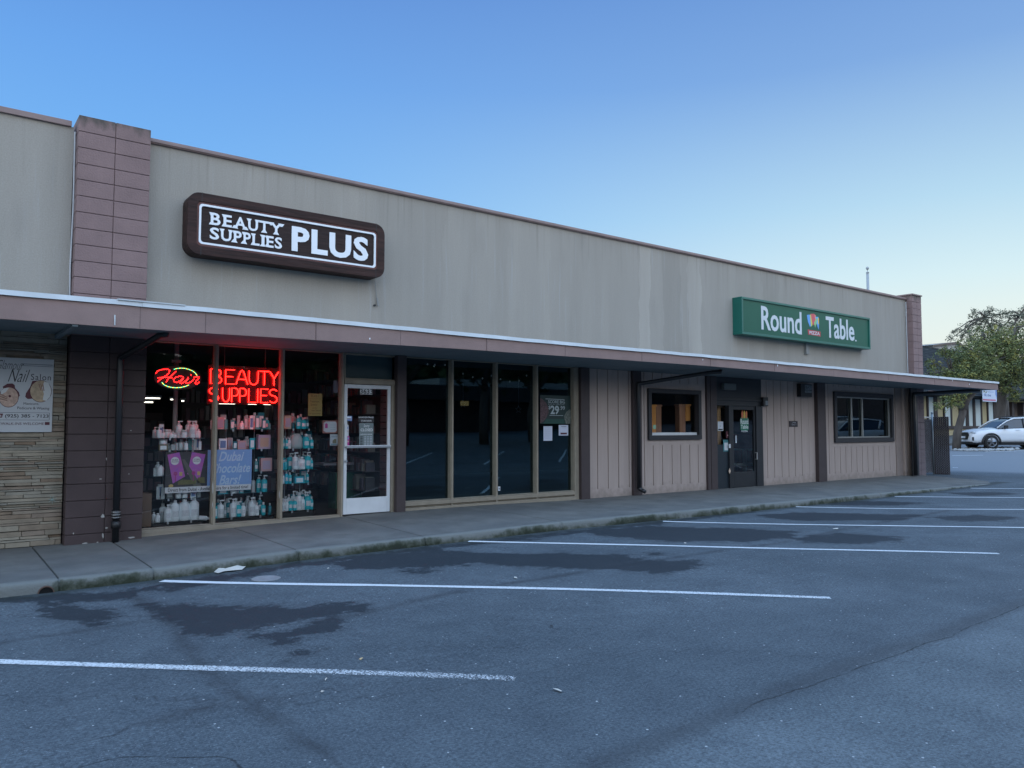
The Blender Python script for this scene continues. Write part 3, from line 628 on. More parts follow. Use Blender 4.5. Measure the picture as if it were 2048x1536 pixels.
m = MB(); m.box(1.30, 1.36, CY+.02, YW-.0, 2.655, 2.70); m.build('soffit_batten', soffit_m, B, .004)
# marks on the fascia: a lifted corner of sheet metal, scrapes
m = MB(); m.plate([(1.72, 2.82), (1.735, 2.82), (1.735, 2.70), (1.725, 2.70)], CY-.012, CY-.004); m.build('lifted_edge', flash_m, B)
for x, z, s in ((14.9, 2.86, .05), (12.35, 2.86, .03), (23.5, 2.85, .06), (24.6, 2.78, .05), (5.0, 2.76, .03)):
    m = MB(); m.plate([(x, z), (x+s*.5, z+s*.2), (x+s*.4, z+s), (x-s*.1, z+s*.7)], CY-.008, CY-.003)
    m.build('paint_chip', letter_w, B)
# ledge-stone wall of the nail salon
st_m = rnd_mat('ledge_stone', [(.19, .14, .10), (.225, .19, .145), (.25, .22, .17), (.21, .20, .17), (.275, .24, .185), (.20, .155, .12)], .85, .22, 7, .5)
m = MB(); rn = random.Random(3); z = -.1
m.box(-6, 1.45, YW+.04, YW+.2, -.1, 2.7)
while z < 2.7:
    h = rn.choice([.024, .030, .036, .044, .055, .068]); x = -1.5-rn.random()
    while x < 1.44:
        ln = rn.uniform(.15, .75); x1 = min(1.445, x+ln); d = rn.uniform(0, .035)
        a = rn.uniform(-.004, .004); hh = h-.004-rn.random()*.004
        z1 = z+hh; b0 = len(m.v)
        m.box(x+.003, x1-.003, YW-.03+d, YW+.05, z, z1)
        for q in (0, 1, 2, 3, 4, 5, 6, 7):
            vx, vy, vz = m.v[b0+q]; m.v[b0+q] = (vx, vy, vz+rn.uniform(-.004, .004))
        x = x1
    z += h
o = m.build('stone_wall', st_m, B, .004); face_rnd(o, 5, 6)
# --- storefront framing of the beauty shop
YG = 11.47
def X(px, py, Y=YW-.02): return X_(px, py, Y)
mull = [(428, 1000), (562, 1000), (683, 1000)]
mx_ = [X(*p) for p in mull]
XL = 2.36; XD0 = X(688, 900); XD1 = X(780, 900)
def window(name, x0, x1, z0, z1, gm, fm, fw=.035, y0=YW-.01, y1=YW+.09, top=True, label=None):
    q = MB(); q.box(x0, x0+fw, y0, y1, z0+fw, z1-fw); q.box(x1-fw, x1, y0, y1, z0+fw, z1-fw); q.box(x0, x1, y0-.001, y1, z0, z0+fw); q.box(x0, x1, y0-.001, y1, z1-fw, z1)
    f = q.build(name, fm, B, .003)
    q = MB(); q.add([(x0+fw, YG, z0+fw), (x1-fw, YG, z0+fw), (x1-fw, YG, z1-fw), (x0+fw, YG, z1-fw)], [(0, 1, 2, 3)]); q.build('glass', gm, f)
    if label: f['label'] = label
    return f
edges = [XL]+mx_
for i in range(3): window('storefront_window', edges[i]+(.017 if i else 0), edges[i+1]-.017, .13, 2.71, G_CLEAR, beige, .012)
for x in mx_:
    q = MB(); q.box(x-.017, x+.017, YW-.03, YW+.10, -.05, 2.712); q.build('mullion', beige, B, .004)
q = MB(); q.box(XL, mx_[2]-.03, YW-.05, YW+.10, -.05, .128); q.box(XL, mx_[2]-.03, YW-.055, YW-.048, .085, .095); q.build('sill', beige, B, .004)
# door
ZD = Z_(735, 770)
q = MB(); q.box(mx_[2]+.03, XD1+.16, YW-.03, YW+.08, ZD+.01, ZD+.08); q.box(XD1+.075, XD1+.16, YW-.03, YW+.08, .0, ZD+.01); q.box(XD1+.02, XD1+.07, YW-.02, YW+.08, .0, ZD+.01); q.build('door_frame', beige, B, .004)
window('transom_window', mx_[2]+.03, XD1+.16, ZD+.082, 2.71, mat('transom_reflection_tint', (.035, .065, .075), .15, spec=.6), beige, .022)  # opaque teal colour imitates the sky reflected in the transom glass
q = MB(); q.box(XD1+.162, XD1+.20, YW-.0, YW+.09, .0, 2.71); q.build('filler_strip', dark_post, B)
DZ0 = .135
door = MB(); dx0, dx1 = XD0, XD1+.012
door.box(dx0, dx0+.055, YW-.01, YW+.035, DZ0, ZD); door.box(dx1-.055, dx1, YW-.01, YW+.035, DZ0, ZD); door.box(dx0+.055, dx1-.055, YW-.01, YW+.035, ZD-.06, ZD); door.box(dx0+.055, dx1-.055, YW-.01, YW+.035, DZ0, .385)
sd_ = door.build('shop_door', white_al, B, .004)
q = MB(); q.add([(dx0+.055, YW+.015, .385), (dx1-.055, YW+.015, .385), (dx1-.055, YW+.015, ZD-.06), (dx0+.055, YW+.015, ZD-.06)], [(0, 1, 2, 3)]); q.build('glass', G_CLEAR, sd_)
zb = Z_(735, 893); q = MB(); q.box(dx0+.02, dx1-.02, YW-.075, YW-.045, zb-.022, zb+.022); q.box(dx0+.02, dx0+.05, YW-.05, YW-.009, zb-.02, zb+.02); q.box(dx1-.05, dx1-.02, YW-.05, YW-.009, zb-.02, zb+.02); q.build('push_bar', steel, sd_, .006)
q = MB(); q.box(dx0+.005, dx0+.05, YW-.03, YW-.011, zb, zb+.36); q.build('lock_plate', white_al, sd_, .003)
q = MB(); q.tube([(dx0+.03, YW-.012, .98), (dx0+.03, YW-.05, .98)], .02, 12); q.build('lock_cylinder', steel, sd_)
q = MB()
for i in range(4):
    x = X(723.6+i*6.1, 783, YW+.0); q.box(x-.027, x+.027, YW+.004, YW+.008, Z_(735, 789, YW), Z_(735, 777, YW))
q.build('number_plate', mat('number_white', (.5, .52, .53), .6), sd_)
text('3633', X(720.5, 783, YW), X(745.5, 783, YW), Z_(735, 788, YW), Z_(735, 778, YW), YW+.001, letter_k, sd_, offset=.012)
text('Sorry', X(727, 850, YW), X(739, 850, YW), Z_(733, 856, YW), Z_(733, 849, YW), YW-.004, letter_w, sd_, shear=.3)
# brown post between the shops
def post(x0, x1, m_, y0=YW-.09, name='wall_post', z1=2.715): q = MB(); q.box(x0, x1, y0, YW+.1, -.05, z1); return q.build(name, m_, B, .006)
XP0, XP1 = X(793, 900, YW-.1), X(811, 900, YW-.1)
post(XD1+.202, XP0, dark_post, YW+.0); post(XP0, XP1, brown_post, YW-.12)
# four tall dark panes
bx = [XP1+.0, X(904.5, 900), X(993.5, 900), X(1074.5, 900), X(1150, 900)]
for i in range(4): window('storefront_window', bx[i]+(.02 if i else .0), bx[i+1]-.02, .27, 2.71, G_DARK, beige, .012)
for x in bx[1:]:
    q = MB(); q.box(x-.02, x+.02, YW-.03, YW+.1, -.05, 2.712); q.build('mullion', beige, B, .004)
q = MB(); q.box(bx[0], bx[4]-.03, YW-.04, YW+.1, .20, .268); q.box(bx[0], bx[4]-.03, YW+.0, YW+.1, .17, .20); q.box(bx[0], bx[4]-.03, YW-.045, YW+.1, .0, .168); q.build('sill', beige, B, .004)
post(bx[4]+.032, X(1158, 900), beige, YW-.02, 'jamb'); post(X(1158, 900)+.002, X(1175.5, 900), brown_post, YW-.09)
# siding panels
def siding(x0, x1, grooves, z0=.0, z1=2.712, hole=None, label=None):
    yb = YW+.03; q = MB(); gw = .022
    q.box(x0, x1, yb, yb+.06, z0, z1) if not hole else None
    if hole:
        hx0, hx1, hz0, hz1 = hole
        q.box(x0, hx0, yb, yb+.06, z0, z1); q.box(hx1, x1, yb, yb+.06, z0, z1); q.box(hx0, hx1, yb, yb+.06, z0, hz0); q.box(hx0, hx1, yb, yb+.06, hz1, z1)
    zr = z0+.27; xs_ = [x0]+grooves+[x1]
    rng_ = [(zr, z1)] if not hole else None
    def boards(za, zb_, xa, xb, gr):
        e = [xa]+[g_ for g_ in gr if xa+.03 < g_ < xb-.03]+[xb]
        for i in range(len(e)-1): q.box(e[i]+(gw/2 if i else 0), e[i+1]-(gw/2 if i < len(e)-2 else 0), YW+.004, yb+.001, za, zb_)
    if not hole: boards(zr, z1, x0, x1, grooves)
    else:
        boards(zr, z1, x0, hx0, grooves); boards(zr, z1, hx1, x1, grooves)
        boards(zr, hz0-.12, hx0, hx1, grooves); boards(hz1+.14, z1, hx0, hx1, grooves)
        q.box(hx0, hx1, YW+.004, yb+.001, hz0-.12, hz0); q.box(hx0, hx1, YW+.004, yb+.001, hz1, hz1+.14)
    q.box(x0, x1, YW+.003, yb+.001, z0-.05, zr)
    return q.build('siding_panel', pink, B, .0025)
def gl(a, b, n, py=950): return [X(a+(b-a)*i/(n-1), py) for i in range(n)]
siding(X(1175.5, 900)+.002, X(1264.5, 900), [X(p, 850) for p in (1196.5, 1217.5, 1238.5, 1259.5)])
post(X(1264.5, 900)+.002, X(1281.5, 900), brown_post, YW-.06)
h1 = (X(1296, 830), X(1401.5, 830), Z_(1350, 879), Z_(1350, 779))
siding(X(1281.5, 900)+.002, X(1413.5, 900), [X(p, 930) for p in (1291, 1308.5, 1327, 1346, 1363.5, 1381.5, 1398.5)], hole=h1)
def framed(h, fw, dm, extra=None, fy=.05):
    q = MB(); x0, x1, z0, z1 = h; y0 = YW-fy
    q.box(x0, x0+fw, y0, YW+.1, z0+fw, z1-fw); q.box(x1-fw, x1, y0, YW+.1, z0+fw, z1-fw); q.box(x0, x1, y0-.002, YW+.1, z0, z0+fw); q.box(x0, x1, y0-.002, YW+.1, z1-fw, z1)
    return q.build('framed_window', dm, B, .004)
f1 = framed(h1, .095, mat('window_trim_paint', (.020, .020, .025), .6, var=.15))
q = MB(); q.add([(h1[0]+.095, YG, h1[2]+.095), (h1[1]-.095, YG, h1[2]+.095), (h1[1]-.095, YG, h1[3]-.095), (h1[0]+.095, YG, h1[3]-.095)], [(0, 1, 2, 3)]); q.build('glass', G_CLEAR, f1)
q = MB(); q.box(h1[0]+.095, h1[1]-.095, YG-.05, YG-.01, h1[2]+.095, h1[2]+.155); q.build('sill', white_al, f1)
# entrance of the pizza shop
xa, xb = X(1413.5, 900)+.002, X(1526, 900)
post(xa, X(1420, 900), brown_post, YW-.05); post(X(1421.5, 900), X(1434, 900), brown_post, YW-.04, 'jamb')
q = MB(); zt = Z_(1480, 812); q.box(X(1434, 900), xb, YW+.0, YW+.1, zt, 2.712); q.box(X(1434, 900), xb, YW-.03, YW-.001, zt+.12, zt+.17); q.build('transom_panel', dark_post, B, .004)
q = MB(); q.box(X(1458.5, 900), X(1466, 900), YW-.03, YW+.1, .0, zt); q.box(X(1513, 900), xb, YW-.03, YW+.1, .0, zt); q.build('door_frame', dark_post, B, .004)
q = MB(); q.add([(X(1434, 900), YG, .58), (X(1458.5, 900), YG, .58), (X(1458.5, 900), YG, zt), (X(1434, 900), YG, zt)], [(0, 1, 2, 3)]); sl = q.build('sidelight_glass', G_CLEAR, B)
q = MB(); q.box(X(1434, 900), X(1458.5, 900), YW+.01, YW+.09, .0, 1.12); q.build('sidelight_panel', mat('dark_teal_panel', (.012, .02, .028), .4), B)
d0, d1 = X(1466, 900)+.004, X(1513, 900)-.004
q = MB(); q.box(d0, d0+.06, YW+.0, YW+.05, .1, zt-.004); q.box(d1-.06, d1, YW+.0, YW+.05, .1, zt-.004); q.box(d0+.06, d1-.06, YW+.0, YW+.05, .1, .46); q.box(d0+.06, d1-.06, YW+.0, YW+.05, zt-.09, zt-.004)
pd = q.build('shop_door', dark_post, B, .004); pd['label'] = 'dark pizza shop door with green emblem on its glass'
q = MB(); q.add([(d0+.06, YW+.025, .46), (d1-.06, YW+.025, .46), (d1-.06, YW+.025, zt-.09), (d0+.06, YW+.025, zt-.09)], [(0, 1, 2, 3)]); q.build('glass', G_CLEAR, pd)
q = MB(); zz = Z_(1518, 905); q.tube([(d1-.03, YW-.005, zz), (d1-.03, YW-.06, zz), (d1-.03, YW-.06, zz-.16), (d1-.03, YW-.005, zz-.16)], .012, 8); q.build('door_handle', steel, pd)
# emblem on the door glass
ex0, ex1, ez0, ez1 = X(1483.5, 860), X(1500, 860), Z_(1492, 861.5), Z_(1492, 838)
grn = mat('emblem_green', (.01, .16, .09), .5)
q = MB(); q.plate([(ex0, ez1), (ex0, ez0+.04), (ex0+(ex1-ex0)*.15, ez0), (ex1-(ex1-ex0)*.15, ez0), (ex1, ez0+.04), (ex1, ez1), (ex0+(ex1-ex0)*.7, ez1+.10), (ex0+(ex1-ex0)*.3, ez1+.10)], YW+.019, YW+.021); q.build('emblem', grn, pd)
text('Round', ex0+.01, ex1-.01, (ez0+ez1)/2+.02, ez1-.0, YW+.017, letter_w, pd, offset=.01)
text('Table', ex0+.02, ex1-.02, ez0+.05, (ez0+ez1)/2, YW+.017, letter_w, pd, offset=.01)
text('PIZZA', ex0+.04, ex1-.04, ez0-.03, ez0+.01, YW+.017, letter_w, pd, offset=.01)
for k, (fx, cl) in enumerate(((.25, (.5, .12, .05)), (.5, (.55, .35, .05)), (.75, (.5, .15, .05)))):
    q = MB(); xx = ex0+(ex1-ex0)*fx; q.plate([(xx-.03, ez1+.02), (xx+.03, ez1+.02), (xx+.035, ez1+.15), (xx, ez1+.21), (xx-.035, ez1+.15)], YW+.0165, YW+.018); q.build('emblem_flag', mat('flag%d' % k, cl, .5), pd)
siding(xb+.002, X(1620, 900), [X(p, 900) for p in (1536.5, 1550.5, 1565, 1579, 1592, 1605.5)])
q = MB(); q.box(X(1620, 900)+.002, X(1632, 900), YW-.0, YW+.1, -.05, 2.712); q.build('corner_trim', pink, B, .004)
post(X(1632, 900)+.002, X(1648, 900), brown_post, YW-.10)
h2 = (X(1668, 830), X(1786, 830), Z_(1727, 884), Z_(1727, 786.5))
siding(X(1648, 900)+.002, X(1793, 900), [X(1660.5+i*11.0, 915) for i in range(12)], hole=h2)
f2 = framed(h2, .12, mat('window_trim_paint', (.020, .020, .025)))
q = MB(); q.add([(h2[0]+.12, YG, h2[2]+.12), (h2[1]-.12, YG, h2[2]+.12), (h2[1]-.12, YG, h2[3]-.12), (h2[0]+.12, YG, h2[3]-.12)], [(0, 1, 2, 3)]); q.build('glass', glass('far_window_glass', (.10, .13, .15), refl=1.2, rt=(.8, .95, 1.0)), f2)
al = mat('grey_aluminium', (.30, .31, .30), .45, metal=.4)
q = MB(); a0, a1, b0, b1 = h2[0]+.122, h2[1]-.122, h2[2]+.122, h2[3]-.122
q.box(a0, a0+.05, YG-.05, YG-.01, b0, b1); q.box(a1-.05, a1, YG-.05, YG-.01, b0, b1); q.box(a0, a1, YG-.052, YG-.01, b0, b0+.035); q.box(a0, a1, YG-.052, YG-.01, b1-.035, b1)
for px in (1706.5, 1728): q.box(X(px, 830)-.03, X(px, 830)+.02, YG-.054, YG-.01, b0, b1)
q.build('sash', al, f2, .003)
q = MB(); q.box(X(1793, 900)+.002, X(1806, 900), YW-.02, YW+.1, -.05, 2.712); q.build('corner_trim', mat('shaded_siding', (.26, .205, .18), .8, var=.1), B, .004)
q = MB(); q.box(X(1806, 900)+.002, X(1822, 900), YW-.08, YW+.1, -.05, 2.712); q.box(X(1813, 900), X(1818, 900), YW-.095, YW-.079, .6, 2.6); q.build('corner_trim', pink, B, .004)
q = MB(); q.box(X(1822, 900)+.002, XR0, YW-.0, YW+.1, -.05, 2.712); q.build('corner_recess', dark_post, B)
q = MB(); q.box(X_(1825, 900, 11.14), X_(1837.5, 900, 11.14), 11.14, 11.19, -.05, 2.712); q.build('corner_board', dark_post, B, .004)
chipm = mat('bare_chip', (.34, .33, .31), .9, var=.2)
def chip(x, z, w_, h_, y, seed):
    rn = random.Random(seed); k = 9; q = MB(); q.plate([(x+w_*math.cos(6.283*i/k)*rn.uniform(.6, 1.2), z+h_*math.sin(6.283*i/k)*rn.uniform(.6, 1.2)) for i in range(k)], y-.0015, y+.001); q.build('paint_chip', chipm, B)
for i, (px, py, w_, h_) in enumerate(((206, 1032, .022, .03), (206, 1071, .012, .035), (170, 1087, .03, .012), (213, 918, .006, .02), (201, 958, .02, .006), (264, 1075, .05, .012), (258, 948, .008, .01), (213, 1056, .02, .012), (195, 1085, .012, .01), (262, 861, .008, .007), (147, 1067, .008, .014))): chip(X_(px, py, PY+.005), Z_(px, py, PY+.005), w_, h_, PY+.009, i+3)
for i, (px, py, w_, h_) in enumerate(((425.5, 975, .012, .10), (559, 990, .010, .07), (425, 1010, .008, .05))): chip(X_(px, py, YW-.03), Z_(px, py, YW-.03), w_, h_, YW-.0305, i+40)
# ------------------------------------------------------------------ interiors
def room(x0, x1, y1, name, m_, div=True):
    q = MB(); y0 = YW+.12
    q.add([(x0, y0, .1), (x1, y0, .1), (x1, y1, .1), (x0, y1, .1)], [(0, 1, 2, 3)]); q.add([(x0, y0, 2.9), (x1, y0, 2.9), (x1, y1, 2.9), (x0, y1, 2.9)], [(3, 2, 1, 0)])
    q.add([(x0, y1, .1), (x1, y1, .1), (x1, y1, 2.9), (x0, y1, 2.9)], [(0, 1, 2, 3)]); q.add([(x0, y0, .1), (x0, y1, .1), (x0, y1, 2.9), (x0, y0, 2.9)], [(0, 1, 2, 3)]); q.add([(x1, y0, .1), (x1, y1, .1), (x1, y1, 2.9), (x1, y0, 2.9)], [(3, 2, 1, 0)])
    return q.build(name, m_, B)
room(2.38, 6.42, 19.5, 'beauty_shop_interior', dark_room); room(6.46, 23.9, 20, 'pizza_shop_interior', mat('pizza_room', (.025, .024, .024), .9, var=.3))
# things inside the beauty shop
def lamp_strip(x0, x1, y, z, label, parentless=True):
    t = thing('tube_lamp', ((x0+x1)/2, y, z), label, 'ceiling lamp', 'lit tube lamps')
    q = MB(); q.tube([(x0, y, z), (x1, y, z)], .009, 8); q.build('tube', mat('lit_tube', (.8, .8, .8), .5, emit=(1, .93, .78), es=4), t)
    q = MB(); q.box(x0-.02, x1+.02, y-.03, y+.03, z+.016, z+.05); q.build('housing', white_al, t)
YL = 14.5
for i, (pa, pb, py) in enumerate(((286, 320, 796.5), (286, 306, 804.5), (341, 346, 799), (363, 368, 802))):
    lamp_strip(X_(pa, py, YL), X_(pb, py, YL), YL, Z_((pa+pb)/2, py, YL), ['long lit tube seen above the bottles by the brown pillar', 'second lit tube just under the longest one', 'short lit tube end beside the pink pole', 'faint lit tube end right of the pink pole'][i])
for i, (pa, pb) in enumerate(((438, 470), (496, 513), (527, 541))):
    lamp_strip(X_(pa, 807.5, YL), X_(pb, 807.5, YL), YL, Z_(470, 807.5, YL), ['leftmost lit tube below the red neon words', 'middle lit tube below the red neon words', 'rightmost lit tube below the red neon words'][i])
t = thing('store_pole', (X_(351, 800, 12.4), 12.4, .1), 'pale floor to ceiling pole lit pink behind the Hair sign', 'pole')
q = MB(); q.tube([(X_(351, 800, 12.4), 12.4, .1), (X_(351, 800, 12.4), 12.4, 2.9)], .035, 12); q.build('pole', mat('pole_paint', (.5, .42, .42), .5), t, smooth=True)
q = MB(); q.box(X_(343, 700, 12.4), X_(362, 700, 12.4), 12.36, 12.44, 2.5, 2.54); q.build('bracket', mat('pole_paint', (.5, .42, .42)), t)
# red-lit racks of packets behind
packs = rnd_mat('hanging_packets', [(.16, .06, .07), (.30, .20, .22), (.10, .05, .10), (.40, .36, .36), (.05, .08, .09)], .5, .1)
def rack(x0, x1, y, rows, label, seed, top=2.3):
    t = thing('display_rack', ((x0+x1)/2, y, .1), label, 'display rack'); rn = random.Random(seed)
    q = MB(); q.box(x0, x1, y+.05, y+.09, .1, top+.1)
    for r in range(rows): q.box(x0, x1, y-.12, y+.05, .3+r*(top-.3)/rows, .32+r*(top-.3)/rows)
    q.build('back_board', mat('rack_board', (.12, .10, .10), .8), t)
    q = MB()
    for r in range(rows):
        x = x0+.03; zz = .325+r*(top-.3)/rows; hh = (top-.3)/rows
        while x < x1-.08:
            wd = rn.uniform(.05, .12); h_ = hh*rn.uniform(.5, .85); q.box(x, x+wd, y-.09-rn.random()*.02, y-.03, zz, zz+h_); x += wd+rn.uniform(.005, .04)
    o = q.build('packets', packs, t); o['kind'] = 'stuff'; face_rnd(o, seed, 6)
rack(5.2, 6.3, 14.6, 6, 'rack of hanging packets in the dim room behind the white shop door', 1)
rack(3.9, 5.1, 15.4, 6, 'rack of packets deep in the shop behind the yellow paper', 2)
rack(2.5, 3.7, 16.0, 5, 'rack of packets deep in the shop behind the Hair sign', 3, 1.7)
t = thing('slat_wall', (6.38, 13, .1), 'pale slatted display wall seen through the right side of the white door', 'slat wall')
q = MB()
for k in range(22): q.box(6.30, 6.36, 11.75, 12.02, .12+k*.115, .12+k*.115+.10)
q.build('slats', mat('slatwall', (.34, .33, .35), .6), t)
t = thing('wall_shelves', (6.2, 13.4, .1), 'stocked wall shelves seen through the white shop door', 'shelves'); q = MB(); q.box(6.30, 6.36, 12.03, 15, .12, 2.8)
for k in range(7): q.box(6.02, 6.30, 12.03, 15, .42+k*.33, .435+k*.33)
q.build('boards', mat('shelf_boards', (.10, .10, .11), .7), t)
q = MB(); rn = random.Random(91)
for k in range(7):
    y_ = 12.05
    while y_ < 14.9: wd = rn.uniform(.03, .10); q.box(6.04+rn.random()*.05, 6.22, y_, y_+wd, .436+k*.33, .436+k*.33+rn.uniform(.1, .27)); y_ += wd+rn.uniform(.004, .03)
goods = rnd_mat('shelf_goods', [(.30, .30, .33), (.08, .09, .12), (.22, .12, .12), (.05, .12, .14), (.35, .33, .28), (.12, .10, .16)], .5, .15)
o = q.build('goods', goods, t); o['kind'] = 'stuff'; face_rnd(o, 17, 6)
t = thing('display_bin', (5.9, 12.6, .1), 'green bin of upright packets on the floor behind the white door', 'display bin')
q = MB(); q.box(5.75, 6.25, 12.6, 12.9, .1, .72); q.build('bin', mat('green_bin', (.02, .12, .08), .6, var=.5, vscale=18, stretch=(6, 1, .3)), t)
q = MB(); q.box(5.5, 6.28, 12.55, 12.95, .86, .90); q.build('shelf', mat('slatwall', (.34, .33, .35)), t)
# glass shelf units
shelf_units = {
 'left': dict(px=(304, 406), zs=[(876, 355), (900.5, 355), (952, 318), (996, 355), (1041.5, 355)]),
 'middle': dict(px=(421, 549), zs=[(859, 485), (898.5, 485), (942, 530), (983.5, 525), (1032, 485)]),
 'right': dict(px=(560, 629), zs=[(858, 598), (897, 598), (938.5, 598), (966, 598), (1019.5, 598)])}
YF = 11.74
SH = {}
for nm, d in shelf_units.items():
    x0, x1 = X_(d['px'][0], 930, YF), X_(d['px'][1], 930, YF)
    t = thing('glass_shelf_unit', ((x0+x1)/2, YF+.1, .1), {'left': 'glass shelf unit of white bottles nearest the brown block pillar', 'middle': 'glass shelf unit behind the middle shop window', 'right': 'glass shelf unit of teal bottles left of the shop door'}[nm], 'shelf unit', 'glass shelf units')
    zs = [Z_(px, py, YF) for py, px in d['zs']]; SH[nm] = zs
    for z in zs:
        q = MB(); q.box(x0, x1, YF-.09, YF+.26, z-.008, z); q.build('shelf', G_SHELF, t)
    q = MB(); q.box(x0+.02, x1-.02, YF-.06, YF+.24, .1, zs[-1]-.02); q.build('base', black_p, t)
    for xx in (x0+(x1-x0)*.3, x0+(x1-x0)*.75):
        q = MB(); q.tube([(xx, YF+.24, .1), (xx, YF+.24, zs[0])], .008, 6)
        for z in zs: q.box(xx-.012, xx+.012, YF-.1, YF-.085, z-.03, z+.006)
        q.build('upright', steel, t)
# bottles -----------------------------------------------------------------
W_ = mat('white_plastic', (.86, .92, .95), .4); T1 = mat('teal_plastic', (.02, .52, .60), .35); T2 = mat('deep_teal_plastic', (.008, .22, .28), .35); CAPW = mat('cap_white', (.75, .76, .78), .4)
CY_ = mat('cyan_plastic', (.01, .48, .65), .35); PK = mat('pink_card', (.60, .38, .38), .6); OL = mat('olive_card', (.22, .20, .12), .7); GY = mat('grey_card', (.42, .47, .48), .6); LV = mat('lavender_card', (.45, .40, .52), .6); PE = mat('peach_card', (.55, .42, .32), .6); BL = mat('blue_card', (.16, .26, .50), .6); TG = mat('teal_card', (.10, .36, .38), .6); CLR = mat('milky_bag', (.42, .50, .50), .5)
COL = dict(w=W_, t=T1, d=T2, c=CY_, p=PK, o=OL, g=GY, l=LV, e=PE, b=BL, T=TG, k=CLR)
CN = dict(w='white', t='teal', d='dark teal', c='cyan', p='pink', o='olive', g='grey', l='lavender', e='peach', b='blue', T='pale teal', k='milky clear')
labelm = mat('print_grey', (.38, .42, .46), .6); blabel = mat('bottle_label', (.70, .74, .78), .5, var=.15, vscale=60)
def bottle(kind, x, y, z, w_, h, c, label, group):
    w_ *= 1.22; r = w_/2; cm = COL[c]; nm = {'pump': 'pump_bottle', 'cap': 'bottle', 'jar': 'jar', 'jug': 'jug', 'box': 'product_box', 'spray': 'spray_bottle', 'bag': 'gift_bag'}[kind]
    q = MB(); q.local = True
    if kind == 'pump': q.lathe([(r*.9, 0), (r, .01), (r, h*.66), (r*.86, h*.72), (r*.35, h*.75), (r*.33, h*.78)], n=12)
    elif kind in ('cap', 'spray'): q.lathe([(r*.9, 0), (r, .01), (r, h*.70), (r*.7, h*.78), (r*.5, h*.80)], n=12)
    elif kind == 'jar': q.lathe([(r*.92, 0), (r, .01), (r, h*.68), (r*.9, h*.72)], n=14)
    elif kind == 'jug': q.lathe([(r*.9, 0), (r, .015), (r, h*.70), (r*.85, h*.80), (r*.45, h*.88), (r*.36, h*.90)], n=14, sy=1)
    elif kind == 'bag': q.lathe([(r*.85, 0), (r, h*.15), (r*.95, h*.6), (r*.8, h*.8), (r*.45, h)], n=9, sy=.6)
    else: q.box(-r, r, -r*.5, r*.5, 0, h)
    o = q.build(nm, cm, None, .002 if kind == 'box' else 0, kind != 'box'); o.location = (x, y, z); tag(o, label, {'box': 'box', 'jar': 'jar', 'bag': 'bag', 'jug': 'jug'}.get(kind, 'bottle'), group)
    def ch(qq, nn, mm, sm=True): qq.local = True; k_ = qq.build(nn, mm, o, smooth=sm); k_.location = (0, 0, 0)
    if kind == 'pump':
        k = MB(); k.lathe([(r*.42, h*.765), (r*.42, h*.83), (r*.16, h*.84), (r*.14, h*.93)], n=8); k.box(-r*.3, r*1.0, -r*.2, r*.2, h*.93, h); ch(k, 'pump', CAPW, False)
    elif kind in ('cap', 'spray', 'jug'):
        z0 = {'cap': .79, 'spray': .79, 'jug': .895}[kind]; rr = {'cap': .48, 'spray': .3, 'jug': .42}[kind]; k = MB(); k.lathe([(r*rr, h*z0), (r*rr, h*.97), (r*rr*.8, h)], n=10); ch(k, 'cap', CAPW)
    elif kind == 'jar': k = MB(); k.lathe([(r*1.03, h*.70), (r*1.03, h*.97), (r*.95, h)], n=14); ch(k, 'lid', CAPW)
    elif kind == 'box' and w_ > .05:
        k = MB(); k.plate([(-r*.7, h*.15), (r*.7, h*.15), (r*.7, h*.8), (-r*.7, h*.8)], -r*.5-.0012, -r*.5); ch(k, 'printed_front', {'p': LV, 'l': PE, 'w': BL, 'e': LV, 'g': W_}.get(c, W_), False)
    if kind in ('pump', 'jug', 'cap') and h > .17:
        k = MB(); n_ = 6; sy = 1; v = []
        for zz in (h*.22, h*.5):
            for j in range(n_+1): a = -math.pi/2+(j/n_-.5)*1.5; v.append(((r+.0012)*math.cos(a), sy*(r+.0014)*math.sin(a), zz))
        k.add(v, [(j, j+1, n_+2+j, n_+1+j) for j in range(n_)]); ch(k, 'label', blabel)
    return o
ORD = ['first', 'second', 'third', 'fourth', 'fifth', 'sixth', 'seventh', 'eighth', 'ninth', 'tenth', 'eleventh', 'twelfth', 'thirteenth', 'fourteenth']
LV_ = ['top', 'second', 'third', 'fourth', 'bottom']
